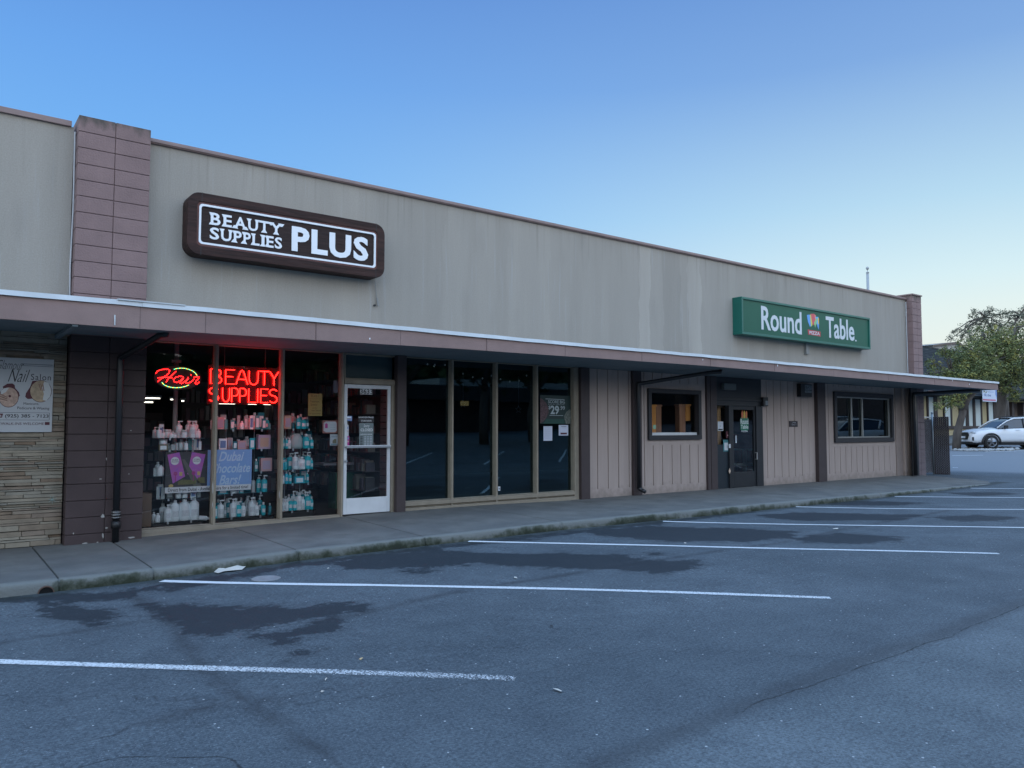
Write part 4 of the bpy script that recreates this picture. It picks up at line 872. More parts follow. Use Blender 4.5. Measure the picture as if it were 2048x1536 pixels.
ITEMS = {
 ('left', 0): [(308, 8, 22, 'pump', 'w', 1), (316, 9, 22, 'pump', 'w', 0), (325, 6, 13, 'cap', 'w', 0), (333, 11, 17, 'jar', 'w', 1), (341, 6, 12, 'cap', 'w', 0), (347, 7, 10, 'jar', 'w', 0), (356, 11, 34, 'pump', 'w', 1), (367, 9, 16, 'jar', 'w', 0), (375, 9, 34, 'pump', 'w', 1), (384, 11, 34, 'pump', 'w', 0), (395, 8, 18, 'cap', 'w', 0)],
 ('left', 1): [(325, 20, 12, 'box', 'o', 0), (325, 13, 10, 'jar', 'w', 2), (345, 8, 12, 'box', 'g', 0), (353, 5, 15, 'box', 'g', 0), (361, 8, 20, 'cap', 'w', 1), (371, 7, 18, 'spray', 'w', 0), (379, 8, 22, 'box', 'T', 1), (389, 7, 22, 'box', 'g', 0), (399, 6, 17, 'box', 'w', 0)],
 ('left', 2): [(310, 7, 16, 'box', 'g', 0), (321, 12, 22, 'jug', 'w', 0)],
 ('left', 3): [(317, 7, 25, 'box', 'g', 0), (327, 8, 22, 'box', 'g', 0), (341, 14, 12, 'box', 'g', 1), (358, 9, 12, 'jar', 'w', 0), (371, 9, 12, 'jar', 'w', 0), (387, 12, 12, 'box', 'w', 0), (399, 7, 12, 'box', 'g', 0)],
 ('left', 4): [(310, 6, 19, 'cap', 'w', 1), (318, 8, 18, 'cap', 'w', 0), (327, 7, 20, 'cap', 'g', 1), (338, 11, 34, 'pump', 'w', 0), (352, 14, 41, 'jug', 'w', 0), (371, 17, 42, 'jug', 'w', 0), (390, 16, 43, 'jug', 'w', 0)],
 ('middle', 0): [(424, 8, 24, 'cap', 'w', 0), (438, 17, 25, 'box', 'p', 0), (450, 7, 20, 'box', 'T', 0), (463, 9, 19, 'box', 'T', 1), (475, 7, 28, 'box', 'g', 1), (482, 7, 17, 'cap', 'w', 0), (490, 8, 26, 'box', 'g', 1), (501, 8, 28, 'box', 'w', 0), (513, 9, 28, 'box', 'T', 0), (526, 9, 22, 'box', 'd', 0), (537, 6, 12, 'box', 'T', 0)],
 ('middle', 1): [(444, 18, 22, 'box', 'w', 0), (458, 10, 23, 'box', 'p', 1), (469, 9, 16, 'box', 'd', 0), (482, 20, 17, 'box', 'p', 0), (503, 11, 22, 'box', 't', 0), (526, 28, 28, 'box', 'l', 0)],
 ('middle', 2): [(512, 6, 25, 'cap', 'T', 0), (531, 25, 26, 'box', 'p', 0)],
 ('middle', 3): [(446, 20, 12, 'box', 'c', 0), (468, 10, 11, 'jar', 'w', 0), (484, 10, 11, 'box', 't', 0), (507, 7, 24, 'box', 'g', 0), (518, 8, 33, 'pump', 't', 1), (529, 10, 33, 'pump', 't', 0)],
 ('middle', 4): [(433, 8, 23, 'box', 't', 0), (443, 11, 35, 'pump', 'w', 0), (452, 5, 25, 'cap', 'g', 1), (459, 9, 36, 'pump', 'd', 1), (468, 11, 36, 'pump', 'w', 0), (479, 9, 30, 'pump', 't', 0), (488, 8, 26, 'cap', 'w', 0), (496, 8, 38, 'pump', 'g', 1), (505, 11, 36, 'pump', 'w', 0), (515, 8, 25, 'cap', 'w', 0), (521, 9, 38, 'pump', 'd', 1), (528, 8, 25, 'cap', 't', 0), (541, 6, 20, 'cap', 'd', 1)],
 ('right', 0): [(573, 16, 27, 'box', 'e', 0), (585, 6, 16, 'cap', 'd', 1), (595, 8, 27, 'cap', 't', 0), (605, 9, 23, 'cap', 't', 0), (613, 5, 24, 'cap', 'd', 0)],
 ('right', 1): [(566, 4, 22, 'cap', 't', 0), (572, 5, 22, 'cap', 't', 0), (578, 5, 22, 'cap', 'w', 0), (592, 22, 30, 'bag', 'k', 0), (602, 8, 33, 'cap', 'd', 1), (611, 11, 29, 'cap', 't', 0), (622, 7, 22, 'cap', 't', 0)],
 ('right', 2): [(566, 4, 18, 'cap', 'c', 0), (571, 5, 20, 'cap', 't', 0), (580, 11, 32, 'pump', 't', 1), (590, 10, 34, 'pump', 'w', 0), (603, 12, 25, 'cap', 'w', 0), (606, 9, 34, 'pump', 'd', 2), (615, 10, 34, 'pump', 't', 0), (623, 5, 22, 'cap', 't', 0)],
 ('right', 3): [(567, 4, 20, 'spray', 'w', 0), (573, 6, 25, 'cap', 'c', 0), (580, 6, 22, 'cap', 't', 0), (593, 9, 19, 'pump', 'd', 1), (598, 22, 13, 'box', 'c', 0), (606, 6, 19, 'pump', 'd', 1), (615, 5, 23, 'pump', 't', 0)],
 ('right', 4): [(565, 4, 20, 'cap', 'w', 0), (570, 5, 22, 'cap', 'w', 0), (575, 6, 21, 'cap', 'w', 0), (582, 7, 24, 'cap', 't', 0), (590, 9, 23, 'cap', 't', 0), (588, 8, 36, 'pump', 'w', 2), (599, 11, 35, 'cap', 'w', 0), (607, 6, 26, 'cap', 'w', 0), (606, 8, 37, 'pump', 'd', 2), (616, 11, 35, 'pump', 't', 0), (624, 6, 25, 'cap', 't', 0)]}
UN = {'left': 'left unit', 'middle': 'middle unit', 'right': 'unit by door'}
used = {}
for (u, lv), its in ITEMS.items():
    zsh = SH[u][lv]; n_ = 0; srt = sorted(its, key=lambda a: a[0])
    for (px, w_, h, kd, c, ly) in srt:
        y = YF-.03+(0, .12, .17)[ly] if not (u == 'left' and lv == 1 and ly == 2) else YF+.02
        x = X_(px, 930, y); p = Vector((x, y, 1.0)); dep = (p-CP).dot(FW); s = dep/FPX
        zb_ = zsh if not (kd == 'jar' and ly == 2) else zsh+12*s+.001
        obl = 1.25 if kd == 'box' else 1.0    # px width seen square-on
        cos_ = ray(px, 930).normalized().y
        ww = w_*s*(1.0 if kd != 'box' else .9/max(.4, cos_)*.75)
        lab = '%s %s, %s from left, %s shelf, %s' % (CN[c], {'pump': 'pump bottle', 'cap': 'capped bottle', 'jar': 'jar', 'jug': 'jug', 'box': 'box', 'spray': 'spray bottle', 'bag': 'gift bag'}[kd], ORD[n_], LV_[lv], UN[u])
        bottle(kd, x, y, zb_+.001, ww, h*s, c, lab, 'hair products on the glass shelves'); n_ += 1
NB = {'w': 'w', 'g': 'w', 't': 'd', 'd': 't', 'c': 't', 'T': 'd', 'p': 'g', 'l': 'w', 'e': 'p', 'o': 'g', 'k': 'w', 'b': 'w'}
rn = random.Random(55)
for (u, lv), its in ITEMS.items():        # a back row filling the gaps of each shelf
    zsh = SH[u][lv]; srt = sorted(i for i in its if i[5] == 0); y = YF+.19
    for i_, (a_, b_) in enumerate(zip(srt[:-1], srt[1:])):
        if b_[0]-a_[0] < 5: continue
        px = (a_[0]+b_[0])/2; x = X_(px, 930, y); s = (Vector((x, y, 1.0))-CP).dot(FW)/FPX; c = NB[a_[4]]; kd = 'box' if rn.random() < .3 else 'cap'; hh = min(34, max(a_[2], b_[2])*rn.uniform(1.0, 1.25)); wd = min(11, max(6, (b_[0]-a_[0])*.8))
        if lv in (2, 3): hh = min(hh, 27)
        bottle(kd, x, y, zsh+.001, wd*s, hh*s, c, '%s %s in the back row, %s gap from left, %s shelf, %s' % (CN[c], 'box' if kd == 'box' else 'bottle', ORD[i_], LV_[lv], UN[u]), 'hair products on the glass shelves')
o = bottle('cap', X_(407, 1036, YF), YF, Z_(407, 1040, YF)+.02, .06, .17, 'w', 'white bottle lying on its side at the foot of the left glass unit', None); o.rotation_euler = (0, R_(97), 0); o.location.x -= .08; o.location.z += .015
# cardboard boxes at the window foot
cardb = mat('cardboard', (.20, .135, .095), .85, var=.1)
for k, (za, zb2) in enumerate(((.14, .36), (.362, .60))):
    q = MB(); q.box(2.40, X_(303, 1030, YF-.12), YF-.12, YF+.15, za, zb2); o = q.build('cardboard_box', cardb, None, .004); tag(o, ['lower brown cardboard box in the window corner by the pillar', 'upper brown cardboard box in the window corner by the pillar'][k], 'cardboard box', 'cardboard boxes in the window')
# ------------------------------------------------------------------ posters behind the beauty shop glass
def panel(name, x0, x1, z0, z1, y, m_, label, cat, th=.003, group=None):
    t = thing(name, ((x0+x1)/2, y, z0), label, cat, group); q = MB(); q.box(x0, x1, y, y+th, z0, z1); q.build('sheet', m_, t); return t
YPO = 11.60
bx0, bx1, bz0, bz1 = X_(415, 930, YPO), X_(503.5, 930, YPO), Z_(460, 974, YPO), Z_(503, 898.5, YPO)
sky_b = mat('poster_blue', (.26, .45, .80), .5, var=.04)
t = panel('chocolate_sign', bx0, bx1, bz0+.0, bz1, YPO, sky_b, 'light blue sign with script words about chocolate bars', 'sign')
w3 = bx1-bx0; pale = mat('poster_pale_blue', (.55, .72, .90), .5)
H3 = bz1-bz0
text('Dubai', bx0+w3*.24, bx0+w3*.82, bz0+H3*.69, bz0+H3*.95, YPO-.002, pale, t, shear=.35, offset=.02)
text('Chocolate', bx0+w3*.06, bx0+w3*.97, bz0+H3*.38, bz0+H3*.64, YPO-.002, pale, t, shear=.35, offset=.02)
text('Bars!', bx0+w3*.26, bx0+w3*.76, bz0+H3*.07, bz0+H3*.33, YPO-.002, pale, t, shear=.35, offset=.02)
cx0, cx1 = X_(331, 930, YPO), bx0-.003; cz0 = bz0; cz1 = Z_(350, 904, YPO)
t = panel('chocolate_poster', cx0, cx1, cz0, cz1, YPO+.004, mat('poster_brown', (.05, .045, .045), .5, var=.3, vscale=6), 'dark poster picturing two purple chocolate packets', 'poster')
wv, hv = cx1-cx0, cz1-cz0
def P2(pts): return [(cx0+wv*a, cz0+hv*b) for a, b in pts]
def sheet(pts, y, m_, par, name='print'): q = MB(); q.plate(pts, y, y+.0008); return q.build(name, m_, par)
def circ(cx, cz, r, n=18, sx=1): return [(cx+r*sx*math.cos(2*math.pi*i/n), cz+r*math.sin(2*math.pi*i/n)) for i in range(n)]
pur = mat('packet_purple', (.38, .12, .58), .5, col2=(.62, .14, .42), vscale=14); gold = mat('packet_gold', (.65, .48, .16), .5); mag = mat('packet_magenta', (.45, .05, .25), .5)
sheet(P2([(.04, .93), (.32, .99), (.47, .34), (.18, .16)]), YPO+.002, pur, t, 'packet_picture'); sheet(P2([(.62, .99), (.95, .92), (.82, .24), (.52, .40)]), YPO+.002, pur, t, 'packet_picture')
sheet(circ(cx0+wv*.22, cz0+hv*.76, wv*.10), YPO+.001, letter_w, t, 'white_disc'); sheet(circ(cx0+wv*.74, cz0+hv*.76, wv*.10), YPO+.001, letter_w, t, 'white_disc')
text('DUBAI', cx0+wv*.15, cx0+wv*.29, cz0+hv*.77, cz0+hv*.81, YPO, letter_k, t); text('DUBAI', cx0+wv*.67, cx0+wv*.81, cz0+hv*.77, cz0+hv*.81, YPO, letter_k, t)
text('CHOCOLATE', cx0+wv*.13, cx0+wv*.31, cz0+hv*.72, cz0+hv*.76, YPO, letter_k, t); text('CHOCOLATE', cx0+wv*.65, cx0+wv*.83, cz0+hv*.72, cz0+hv*.76, YPO, letter_k, t)
for dx in (.24, .67): sheet(circ(cx0+wv*dx, cz0+hv*.42, wv*.05, 9), YPO+.001, mag, t, 'palm_picture'); sheet(P2([(dx-.01, .2), (dx+.01, .2), (dx+.01, .4), (dx-.01, .4)]), YPO+.001, mag, t, 'palm_picture'); sheet(P2([(dx+.09, .36), (dx+.16, .36), (dx+.16, .46), (dx+.09, .46)]), YPO+.001, gold, t, 'gold_square')
sheet(P2([(.3, .12), (.72, .12), (.76, .22), (.4, .26), (.3, .2)]), YPO+.001, mat('pistachio', (.16, .15, .05), .6, var=.3, vscale=20), t, 'chocolate_picture')
sheet(P2([(.76, .14), (.96, .14), (.94, .3), (.78, .3)]), YPO+.0015, mat('pistachio', (.16, .15, .05)), t, 'chocolate_picture'); sheet(circ(cx0+wv*.14, cz0+hv*.1, wv*.04, 10, 1.4), YPO+.001, gold, t, 'nut_picture')
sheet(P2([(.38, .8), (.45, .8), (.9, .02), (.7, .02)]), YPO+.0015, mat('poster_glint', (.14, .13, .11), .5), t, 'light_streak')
sz0, sz1 = Z_(415, 983, YPO-.01), Z_(415, 971.5, YPO-.01)
t = panel('banner_strip', X_(330, 975, YPO-.01), X_(501.5, 975, YPO-.01), sz0, sz1, YPO-.01, mat('banner_white', (.78, .80, .82), .6), 'narrow white strip of black words below the chocolate posters', 'banner')
text('Direct from Dubai - Available here for a limited time!', X_(336, 975, YPO-.01), X_(496, 975, YPO-.01), sz0+.02, sz1-.015, YPO-.012, letter_k, t, offset=.008)
# yellow note, certificate, small card, tag
yx = (X_(616.5, 800, YG+.03), X_(644.5, 800, YG+.03)); yz = (Z_(630, 832, YG+.03), Z_(630, 787, YG+.03))
t = panel('yellow_notice', *yx, *yz, YG+.03, mat('yellow_paper', (.36, .26, .09), .7, var=.05), 'mustard yellow handwritten notice taped inside the right shop window', 'notice')
wy = yx[1]-yx[0]; hy = yz[1]-yz[0]; ink = mat('brown_ink', (.10, .045, .02), .7)
text('ELVIS T', yx[0]+wy*.2, yx[0]+wy*.8, yz[0]+hy*.84, yz[0]+hy*.95, YG+.028, ink, t); text('Treatment', yx[0]+wy*.12, yx[0]+wy*.8, yz[0]+hy*.60, yz[0]+hy*.70, YG+.028, ink, t, shear=.2); text('Special', yx[0]+wy*.15, yx[0]+wy*.65, yz[0]+hy*.43, yz[0]+hy*.55, YG+.028, ink, t, shear=.2)
text('on the', yx[0]+wy*.3, yx[0]+wy*.62, yz[0]+hy*.33, yz[0]+hy*.39, YG+.028, ink, t); text('hair Sound', yx[0]+wy*.25, yx[0]+wy*.9, yz[0]+hy*.21, yz[0]+hy*.29, YG+.028, ink, t); text('A Specialty', yx[0]+wy*.08, yx[0]+wy*.88, yz[0]+hy*.06, yz[0]+hy*.14, YG+.028, ink, t)
q = MB(); q.box(yx[0]+wy*.08, yx[0]+wy*.92, YG+.0285, YG+.0295, yz[0]+hy*.755, yz[0]+hy*.765); q.build('rule_line', ink, t)
t = panel('certificate', X_(645, 860, YG+.02), X_(675, 860, YG+.02), Z_(660, 866.5, YG+.02), Z_(660, 841, YG+.02), YG+.02, mat('brick_red_card', (.32, .13, .11), .7), 'red bordered white card above the small pet card by the door', 'certificate')
xx = (X_(645, 860, YG+.02), X_(675, 860, YG+.02)); zz = (Z_(660, 866.5, YG+.02), Z_(660, 841, YG+.02)); wq, hq = xx[1]-xx[0], zz[1]-zz[0]
sheet([(xx[0]+wq*a, zz[0]+hq*b) for a, b in ((.07, .2), (.2, .08), (.85, .08), (.94, .2), (.94, .8), (.85, .92), (.2, .92), (.07, .8))], YG+.018, mat('card_white', (.52, .55, .58), .6), t, 'white_panel')
sheet([(xx[0]+wq*a, zz[0]+hq*b) for a, b in ((.16, .4), (.34, .4), (.34, .7), (.25, .8), (.16, .7))], YG+.017, mag, t, 'red_seal')
for k in range(3): sheet([(xx[0]+wq*a, zz[0]+hq*(b+.18*k)) for a, b in ((.5, .27), (.85, .27), (.85, .31), (.5, .31))], YG+.017, labelm, t, 'print_line')
xx = (X_(660, 880, YG+.02), X_(677, 880, YG+.02)); zz = (Z_(668, 891, YG+.02), Z_(668, 868.5, YG+.02)); wq, hq = xx[1]-xx[0], zz[1]-zz[0]
t = panel('pet_card', *xx, *zz, YG+.02, mat('card_white', (.52, .55, .58)), 'small white card with a picture and blue bar beside the door frame', 'card')
sheet([(xx[0]+wq*a, zz[0]+hq*b) for a, b in ((.1, .08), (.9, .08), (.9, .15), (.1, .15))], YG+.018, T2, t, 'blue_bar'); sheet([(xx[0]+wq*a, zz[0]+hq*b) for a, b in ((.3, .2), (.75, .2), (.72, .55), (.55, .6), (.3, .42))], YG+.018, OL, t, 'animal_picture'); sheet([(xx[0]+wq*a, zz[0]+hq*b) for a, b in ((.15, .72), (.85, .72), (.85, .88), (.15, .88))], YG+.018, labelm, t, 'print_line')
t = panel('hanging_tag', X_(667, 770, YG+.03), X_(676, 770, YG+.03), Z_(671, 785, YG+.03), Z_(671, 761, YG+.03), YG+.03, mat('tag_grey', (.16, .17, .22), .6), 'narrow grey tag high in the window beside the door frame', 'tag')
# door stickers
YS = YW+.010
t = panel('hours_board', X_(718.5, 850, YS), X_(747, 850, YS), Z_(733, 892, YS), Z_(733, 846, YS), YS, mat('hours_grey', (.15, .19, .20), .6), 'grey closed sign with opening hours table behind the white door glass', 'sign')
hx = (X_(718.5, 850, YS), X_(747, 850, YS)); hz = (Z_(733, 892, YS), Z_(733, 846, YS)); wq, hq = hx[1]-hx[0], hz[1]-hz[0]
text('CLOSED', hx[0]+wq*.1, hx[0]+wq*.95, hz[0]+hq*.64, hz[0]+hq*.76, YS-.002, letter_w, t, offset=.01); text('BUSINESS HOURS', hx[0]+wq*.1, hx[0]+wq*.9, hz[0]+hq*.48, hz[0]+hq*.53, YS-.002, letter_w, t)
for k in range(6):
    for a_, b_ in ((.08, .24), (.36, .5), (.56, .68), (.74, .9)): sheet([(hx[0]+wq*a_, hz[0]+hq*(.04+.068*k)), (hx[0]+wq*b_, hz[0]+hq*(.04+.068*k)), (hx[0]+wq*b_, hz[0]+hq*(.075+.068*k)), (hx[0]+wq*a_, hz[0]+hq*(.075+.068*k))], YS-.001, letter_k if a_ < .1 else labelm, t, 'table_cell')
t = panel('shop_decal', X_(716.5, 838, YS), X_(748, 838, YS), Z_(733, 844.5, YS), Z_(733, 832, YS), YS, mat('decal_dark', (.02, .02, .025), .6), 'dark decal with white shop name above the closed sign', 'decal')
text("Lamorinda's Beauty", X_(717, 838, YS), X_(747, 838, YS), Z_(733, 837, YS), Z_(733, 832.5, YS), YS-.002, letter_w, t, shear=.2); text('STORE HOURS', X_(722, 842, YS), X_(743, 842, YS), Z_(733, 843.3, YS), Z_(733, 840, YS), YS-.002, letter_w, t)
for (pa, pb, ya, yb, mm, lb) in ((692, 704, 832, 842, BL, 'small blue and white sticker at the left of the door glass'), (691, 697.5, 850, 872, mat('card_white', (.52, .55, .58)), 'narrow card payment sticker beside the door stile'), (691, 699, 872, 891, mag, 'red and grey sticker just above the push bar')):
    xs2 = (X_(pa, 850, YS), X_(pb, 850, YS)); zs2 = (Z_(pa, yb, YS), Z_(pa, ya, YS)); t = panel('door_sticker', *xs2, *zs2, YS, mm, lb, 'sticker')
    wq, hq = xs2[1]-xs2[0], zs2[1]-zs2[0]
    sheet([(xs2[0]+wq*a, zs2[0]+hq*b) for a, b in ((.15, .65), (.85, .65), (.85, .85), (.15, .85))], YS-.001, BL if mm is not BL else W_, t, 'print_block'); sheet([(xs2[0]+wq*a, zs2[0]+hq*b) for a, b in ((.15, .35), (.85, .35), (.85, .5), (.15, .5))], YS-.001, PE, t, 'print_block')
# ------------------------------------------------------------------ neon and LED signs
red_e = mat('neon_red', (.8, .1, .05), .5, emit=(1, .009, .0065), es=20)
def rr_arc(cx, cz, rx, rz, a0, a1, n=8): return [(cx+rx*math.cos(R_(a0+(a1-a0)*i/n)), cz+rz*math.sin(R_(a0+(a1-a0)*i/n))) for i in range(n+1)]
GLY = {'B': [[(.5, 1)]+[(.0, 1), (0, 0), (.5, 0)]+rr_arc(.5, .26, .42, .26, -90, 90)+[(.15, .52)]+rr_arc(.5, .76, .36, .24, -90, 90)],
 'E': [[(.85, 1), (0, 1), (0, 0), (.85, 0)], [(.05, .52), (.7, .52)]], 'A': [[(0, 0), (.38, .93), (.5, 1), (.62, .93), (1, 0)], [(.2, .36), (.8, .36)]],
 'U': [[(0, 1), (0, .4)]+rr_arc(.45, .4, .45, .4, 180, 360)+[(.9, 1)]], 'T': [[(0, 1), (1, 1)], [(.5, 1), (.5, 0)]], 'Y': [[(0, 1), (.5, .5), (.5, 0)], [(1, 1), (.5, .5)]],
 'S': [rr_arc(.45, .76, .42, .24, 30, 270)+rr_arc(.45, .26, .42, .26, 90, -150)], 'P': [[(0, 0), (0, 1), (.45, 1)]+rr_arc(.45, .72, .42, .28, 90, -90)+[(.1, .44)]], 'L': [[(0, 1), (0, 0), (.8, 0)]], 'I': [[(.1, 1), (.1, 0)]]}
YN = 11.66
nx0, nx1 = X_(417, 770, YN), X_(558, 770, YN); nz0, nz1 = Z_(490, 808, YN), Z_(490, 733, YN)
t = thing('neon_sign', ((nx0+nx1)/2, YN, nz0), 'red neon sign spelling two words in the beauty shop window', 'neon sign')
q = MB()
def word(s, x0, x1, z0, z1, adv):
    tot = sum(adv)+.28*(len(s)-1)*1.0; u = (x1-x0)/tot; x = x0
    for ch_, a_ in zip(s, adv):
        for st in GLY[ch_]: q.tube([(x+p[0]*u*a_, YN, z0+p[1]*(z1-z0)) for p in st], .0075, 6)
        x += u*(a_+.28)
def word2(items, z0, z1):
    for ch_, pa, pb in items:
        xa_, xb_ = X_(pa, 770, YN), X_(pb, 770, YN)
        for st in GLY[ch_]: q.tube([(xa_+p[0]*(xb_-xa_), YN, z0+p[1]*(z1-z0)) for p in st], .0052, 6)
word2([('B', 421, 445), ('E', 451, 472), ('A', 472, 495.5), ('U', 498, 518), ('T', 518.6, 538.5), ('Y', 539.6, 556.5)], Z_(490, 769, YN), Z_(490, 741, YN))
word2([('S', 418, 441), ('U', 445.5, 461), ('P', 464, 479), ('P', 480, 495), ('L', 498, 517), ('I', 515.5, 520), ('E', 522, 539), ('S', 539, 557)], Z_(490, 804.5, YN), Z_(490, 777, YN))
q.build('neon_tube', red_e, t, smooth=True)
q = MB(); q.box(nx0, nx1, YN+.035, YN+.04, nz0, nz1); q.build('backing', mat('neon_backing', (.05, .004, .006), .12, spec=.8), t)
for fx in (.22, .80):
    q = MB(); xx_ = nx0+(nx1-nx0)*fx; q.tube([(xx_, YN+.03, nz1), (xx_, YN+.03, 2.88)], .0025, 5); q.build('hanging_wire', al, t)
# script LED sign
YH = 11.62
hx0, hx1 = X_(311, 755, YH), X_(400, 755, YH)
def hp(px, py): return (X_(px, 756, YH), YH, Z_(355, py+(px-355)*.0, YH))
t = thing('led_sign', hp(356, 776), 'oval LED sign with the word Hair in red script', 'LED sign')
H_ = lambda pts: [hp(280+a/7.68, 700+b/7.68) for a, b in pts]
strokes = [[(240, 370), (265, 335), (330, 310), (420, 300), (455, 320), (445, 355), (400, 400), (340, 440), (290, 480), (275, 500)], [(275, 440), (350, 430), (430, 425), (500, 430)],
 [(550, 330), (500, 380), (450, 430), (420, 470), (405, 505)], [(660, 405), (610, 400), (550, 420), (515, 460), (530, 490), (570, 500), (620, 470), (670, 420), (650, 460), (610, 500), (640, 515), (690, 480), (740, 440)],
 [(740, 420), (710, 470), (700, 500), (740, 505), (790, 480), (830, 440)], [(785, 370), (780, 385)], [(830, 410), (860, 400), (905, 400), (900, 430), (860, 470), (850, 505), (880, 515), (915, 480)]]
def dots(paths, step, r, qm, mi=lambda i: 0):
    k = 0
    for P_ in paths:
        P_ = [Vector(p) for p in P_]; acc = 0.0
        for a_, b_ in zip(P_[:-1], P_[1:]):
            L_ = (b_-a_).length; s_ = acc
            while s_ < L_:
                p = a_.lerp(b_, s_/L_); qm.lathe([(0, -r), (r*.8, -r*.6), (r, 0), (r*.8, r*.6), (0, r)], tuple(p), 6, mi(k)); s_ += step; k += 1
            acc = s_-L_
q = MB(); dots([H_(s) for s in strokes], .0105, .0042, q); q.build('red_leds', mat('led_red', (.8, .1, .05), .5, emit=(1, .008, .008), es=24), t)
arc1 = [(515+(870-515)*0, 295)]; top_ = [(520, 298), (560, 285), (620, 276), (680, 276), (740, 288), (800, 308), (845, 338), (875, 378)]; bot_ = [(340, 508), (370, 540), (430, 566), (500, 578), (570, 580), (640, 572), (700, 555), (755, 530)]
ye = mat('led_yellow', (.8, .8, .2), .5, emit=(1, .75, .06), es=2.2); cy_e = mat('led_cyan', (.2, .8, .8), .5, emit=(.06, .9, .55), es=2.0)
q = MB(); dots([H_(top_), H_(bot_)], .0125, .0062, q, lambda i: 0 if (i//2) % 2 else 1); q.build('oval_leds', [ye, cy_e], t)
q = MB(); q.plate([tuple(hp(356+48*math.cos(a), 755.5+24*math.sin(a))[i] for i in (0, 2)) for a in [2*math.pi*k/24 for k in range(24)]], YH+.012, YH+.018); q.build('backing', black_p, t)
# ------------------------------------------------------------------ stone-wall poster of the nail salon
YQ = 11.36
nx = (X_(-62, 780, YQ), X_(106, 780, YQ)); nz = (Z_(100, 864, YQ), Z_(100, 719, YQ)); nw, nh = nx[1]-nx[0], nz[1]-nz[0]
SP = mat('salon_banner', (.40, .42, .44), .6, var=.04)
t = panel('salon_poster', *nx, *nz, YQ, SP, 'white nail salon poster with two round hand photos on the stone wall', 'poster', .004)
def U(px, py): return (X_(px, 780, YQ), Z_(100, py, YQ))
def tx(s, pa, pb, ya, yb, m_, **kw): a_, b_ = U(pa, yb), U(pb, ya); text(s, a_[0], b_[0], a_[1], b_[1], YQ-.002, m_, t, **kw)
mar = mat('maroon_print', (.08, .02, .03), .7); skin = mat('hand_photo', (.42, .30, .24), .7, var=.35, vscale=22); skin2 = mat('foot_photo', (.36, .28, .19), .7, var=.35, vscale=22)
tx('Glamour', 0-8, 46, 724, 742, letter_k, shear=.5, offset=-.012); tx('Nail', 15, 59, 741, 766, letter_k, shear=.5, offset=-.008); tx('Salon', 61, 101, 749, 761, letter_k, spacing=1.15)
def blob(cx, cy, r, m_, y, name, sx=1.0, pts=None):
    if pts is None: pts = [(cx+r*sx*math.cos(2*math.pi*i/28), cy+r*math.sin(2*math.pi*i/28)) for i in range(28)]
    sheet([U(*p) for p in pts], y, m_, t, name)
blob(0, 0, 0, mar, YQ-.0012, 'maroon_shape', pts=[(5, 776), (14, 770), (24, 769), (29, 772), (30, 778), (38, 786), (40, 793), (36, 797), (28, 790), (8, 782)]); blob(18, 796, 20, mar, YQ-.0014, 'photo_rim'); blob(18, 796, 19, skin, YQ-.0022, 'hand_photo')
blob(0, 0, 0, mar, YQ-.0012, 'maroon_shape', pts=[(74, 762), (64, 763), (60, 775), (52, 788), (51, 795), (56, 799), (66, 798)]); blob(81.5, 783, 22, mar, YQ-.0014, 'photo_rim'); blob(81.5, 783, 21, skin2, YQ-.0022, 'foot_photo')
blob(0, 0, 0, mat('photo_white', (.5, .52, .52), .7), YQ-.003, 'white_towel', pts=[(88, 763), (96, 766), (101, 775), (102.5, 784), (100, 794), (93, 802), (86, 800), (88, 788), (84, 776)])
blob(0, 0, 0, mat('photo_white', (.5, .52, .52)), YQ-.003, 'white_towel', pts=[(2, 784), (8, 779), (18, 777.5), (12, 786), (2, 792)])
blob(20, 794, 2.5, mar, YQ-.0035, 'dark_nail'); 
for k in range(3): sheet([U(*p) for p in ((-2, 788+k*5), (16, 796+k*3), (15, 797.5+k*3), (-2, 790+k*5))], YQ-.0036, mat('finger_shade', (.22, .13, .10), .7), t, 'finger_line'); sheet([U(*p) for p in ((76+k*4, 768), (78+k*4, 768), (83+k*3, 782), (81+k*3, 782))], YQ-.0036, mat('finger_shade', (.22, .13, .10), .7), t, 'finger_line')
tx('Manicure,', 48, 79, 805.5, 811, letter_k); tx('Pedicure & Waxing', 36, 100, 814, 821, letter_k)
tx('(925) 385 - 7123', 12, 99, 829, 837.5, letter_k, offset=.015); tx('WALK-INS WELCOME', 4, 90, 845, 850, mar)
blob(0, 0, 0, mar, YQ-.0014, 'red_chip', pts=[(-20, 828), (8, 828), (6, 836), (-20, 836)]); tx('talk', -8, 5, 830, 834, letter_w)
blob(0, 0, 0, mar, YQ-.0014, 'bar', pts=[(92, 844), (101.5, 844), (101.5, 850), (92, 850)]); blob(0, 0, 0, mar, YQ-.0014, 'bar', pts=[(-8, 844), (2.5, 844), (2.5, 850.5), (-8, 850.5)])
q = MB()
for a_, b_ in (((-60, 825.6), (100.5, 826.2)), ((-60, 840), (100.5, 840.6))): p1, p2 = U(*a_), U(*b_); q.box(p1[0], p2[0], YQ-.0012, YQ, p2[1], p1[1])
p1, p2 = U(100, 840), U(100.8, 825.6); q.box(p1[0], p2[0], YQ-.0012, YQ, p1[1], p2[1]); q.build('rule_lines', letter_k, t)
for k, (ya, yb) in enumerate(((729, 731), (732.5, 734))): sheet([U(40, yb), U(104, yb+.3), U(104, ya+.3), U(40, ya)], YQ-.0012, mat('streak_grey', (.2, .22, .24), .6), t, 'faded_stripe')
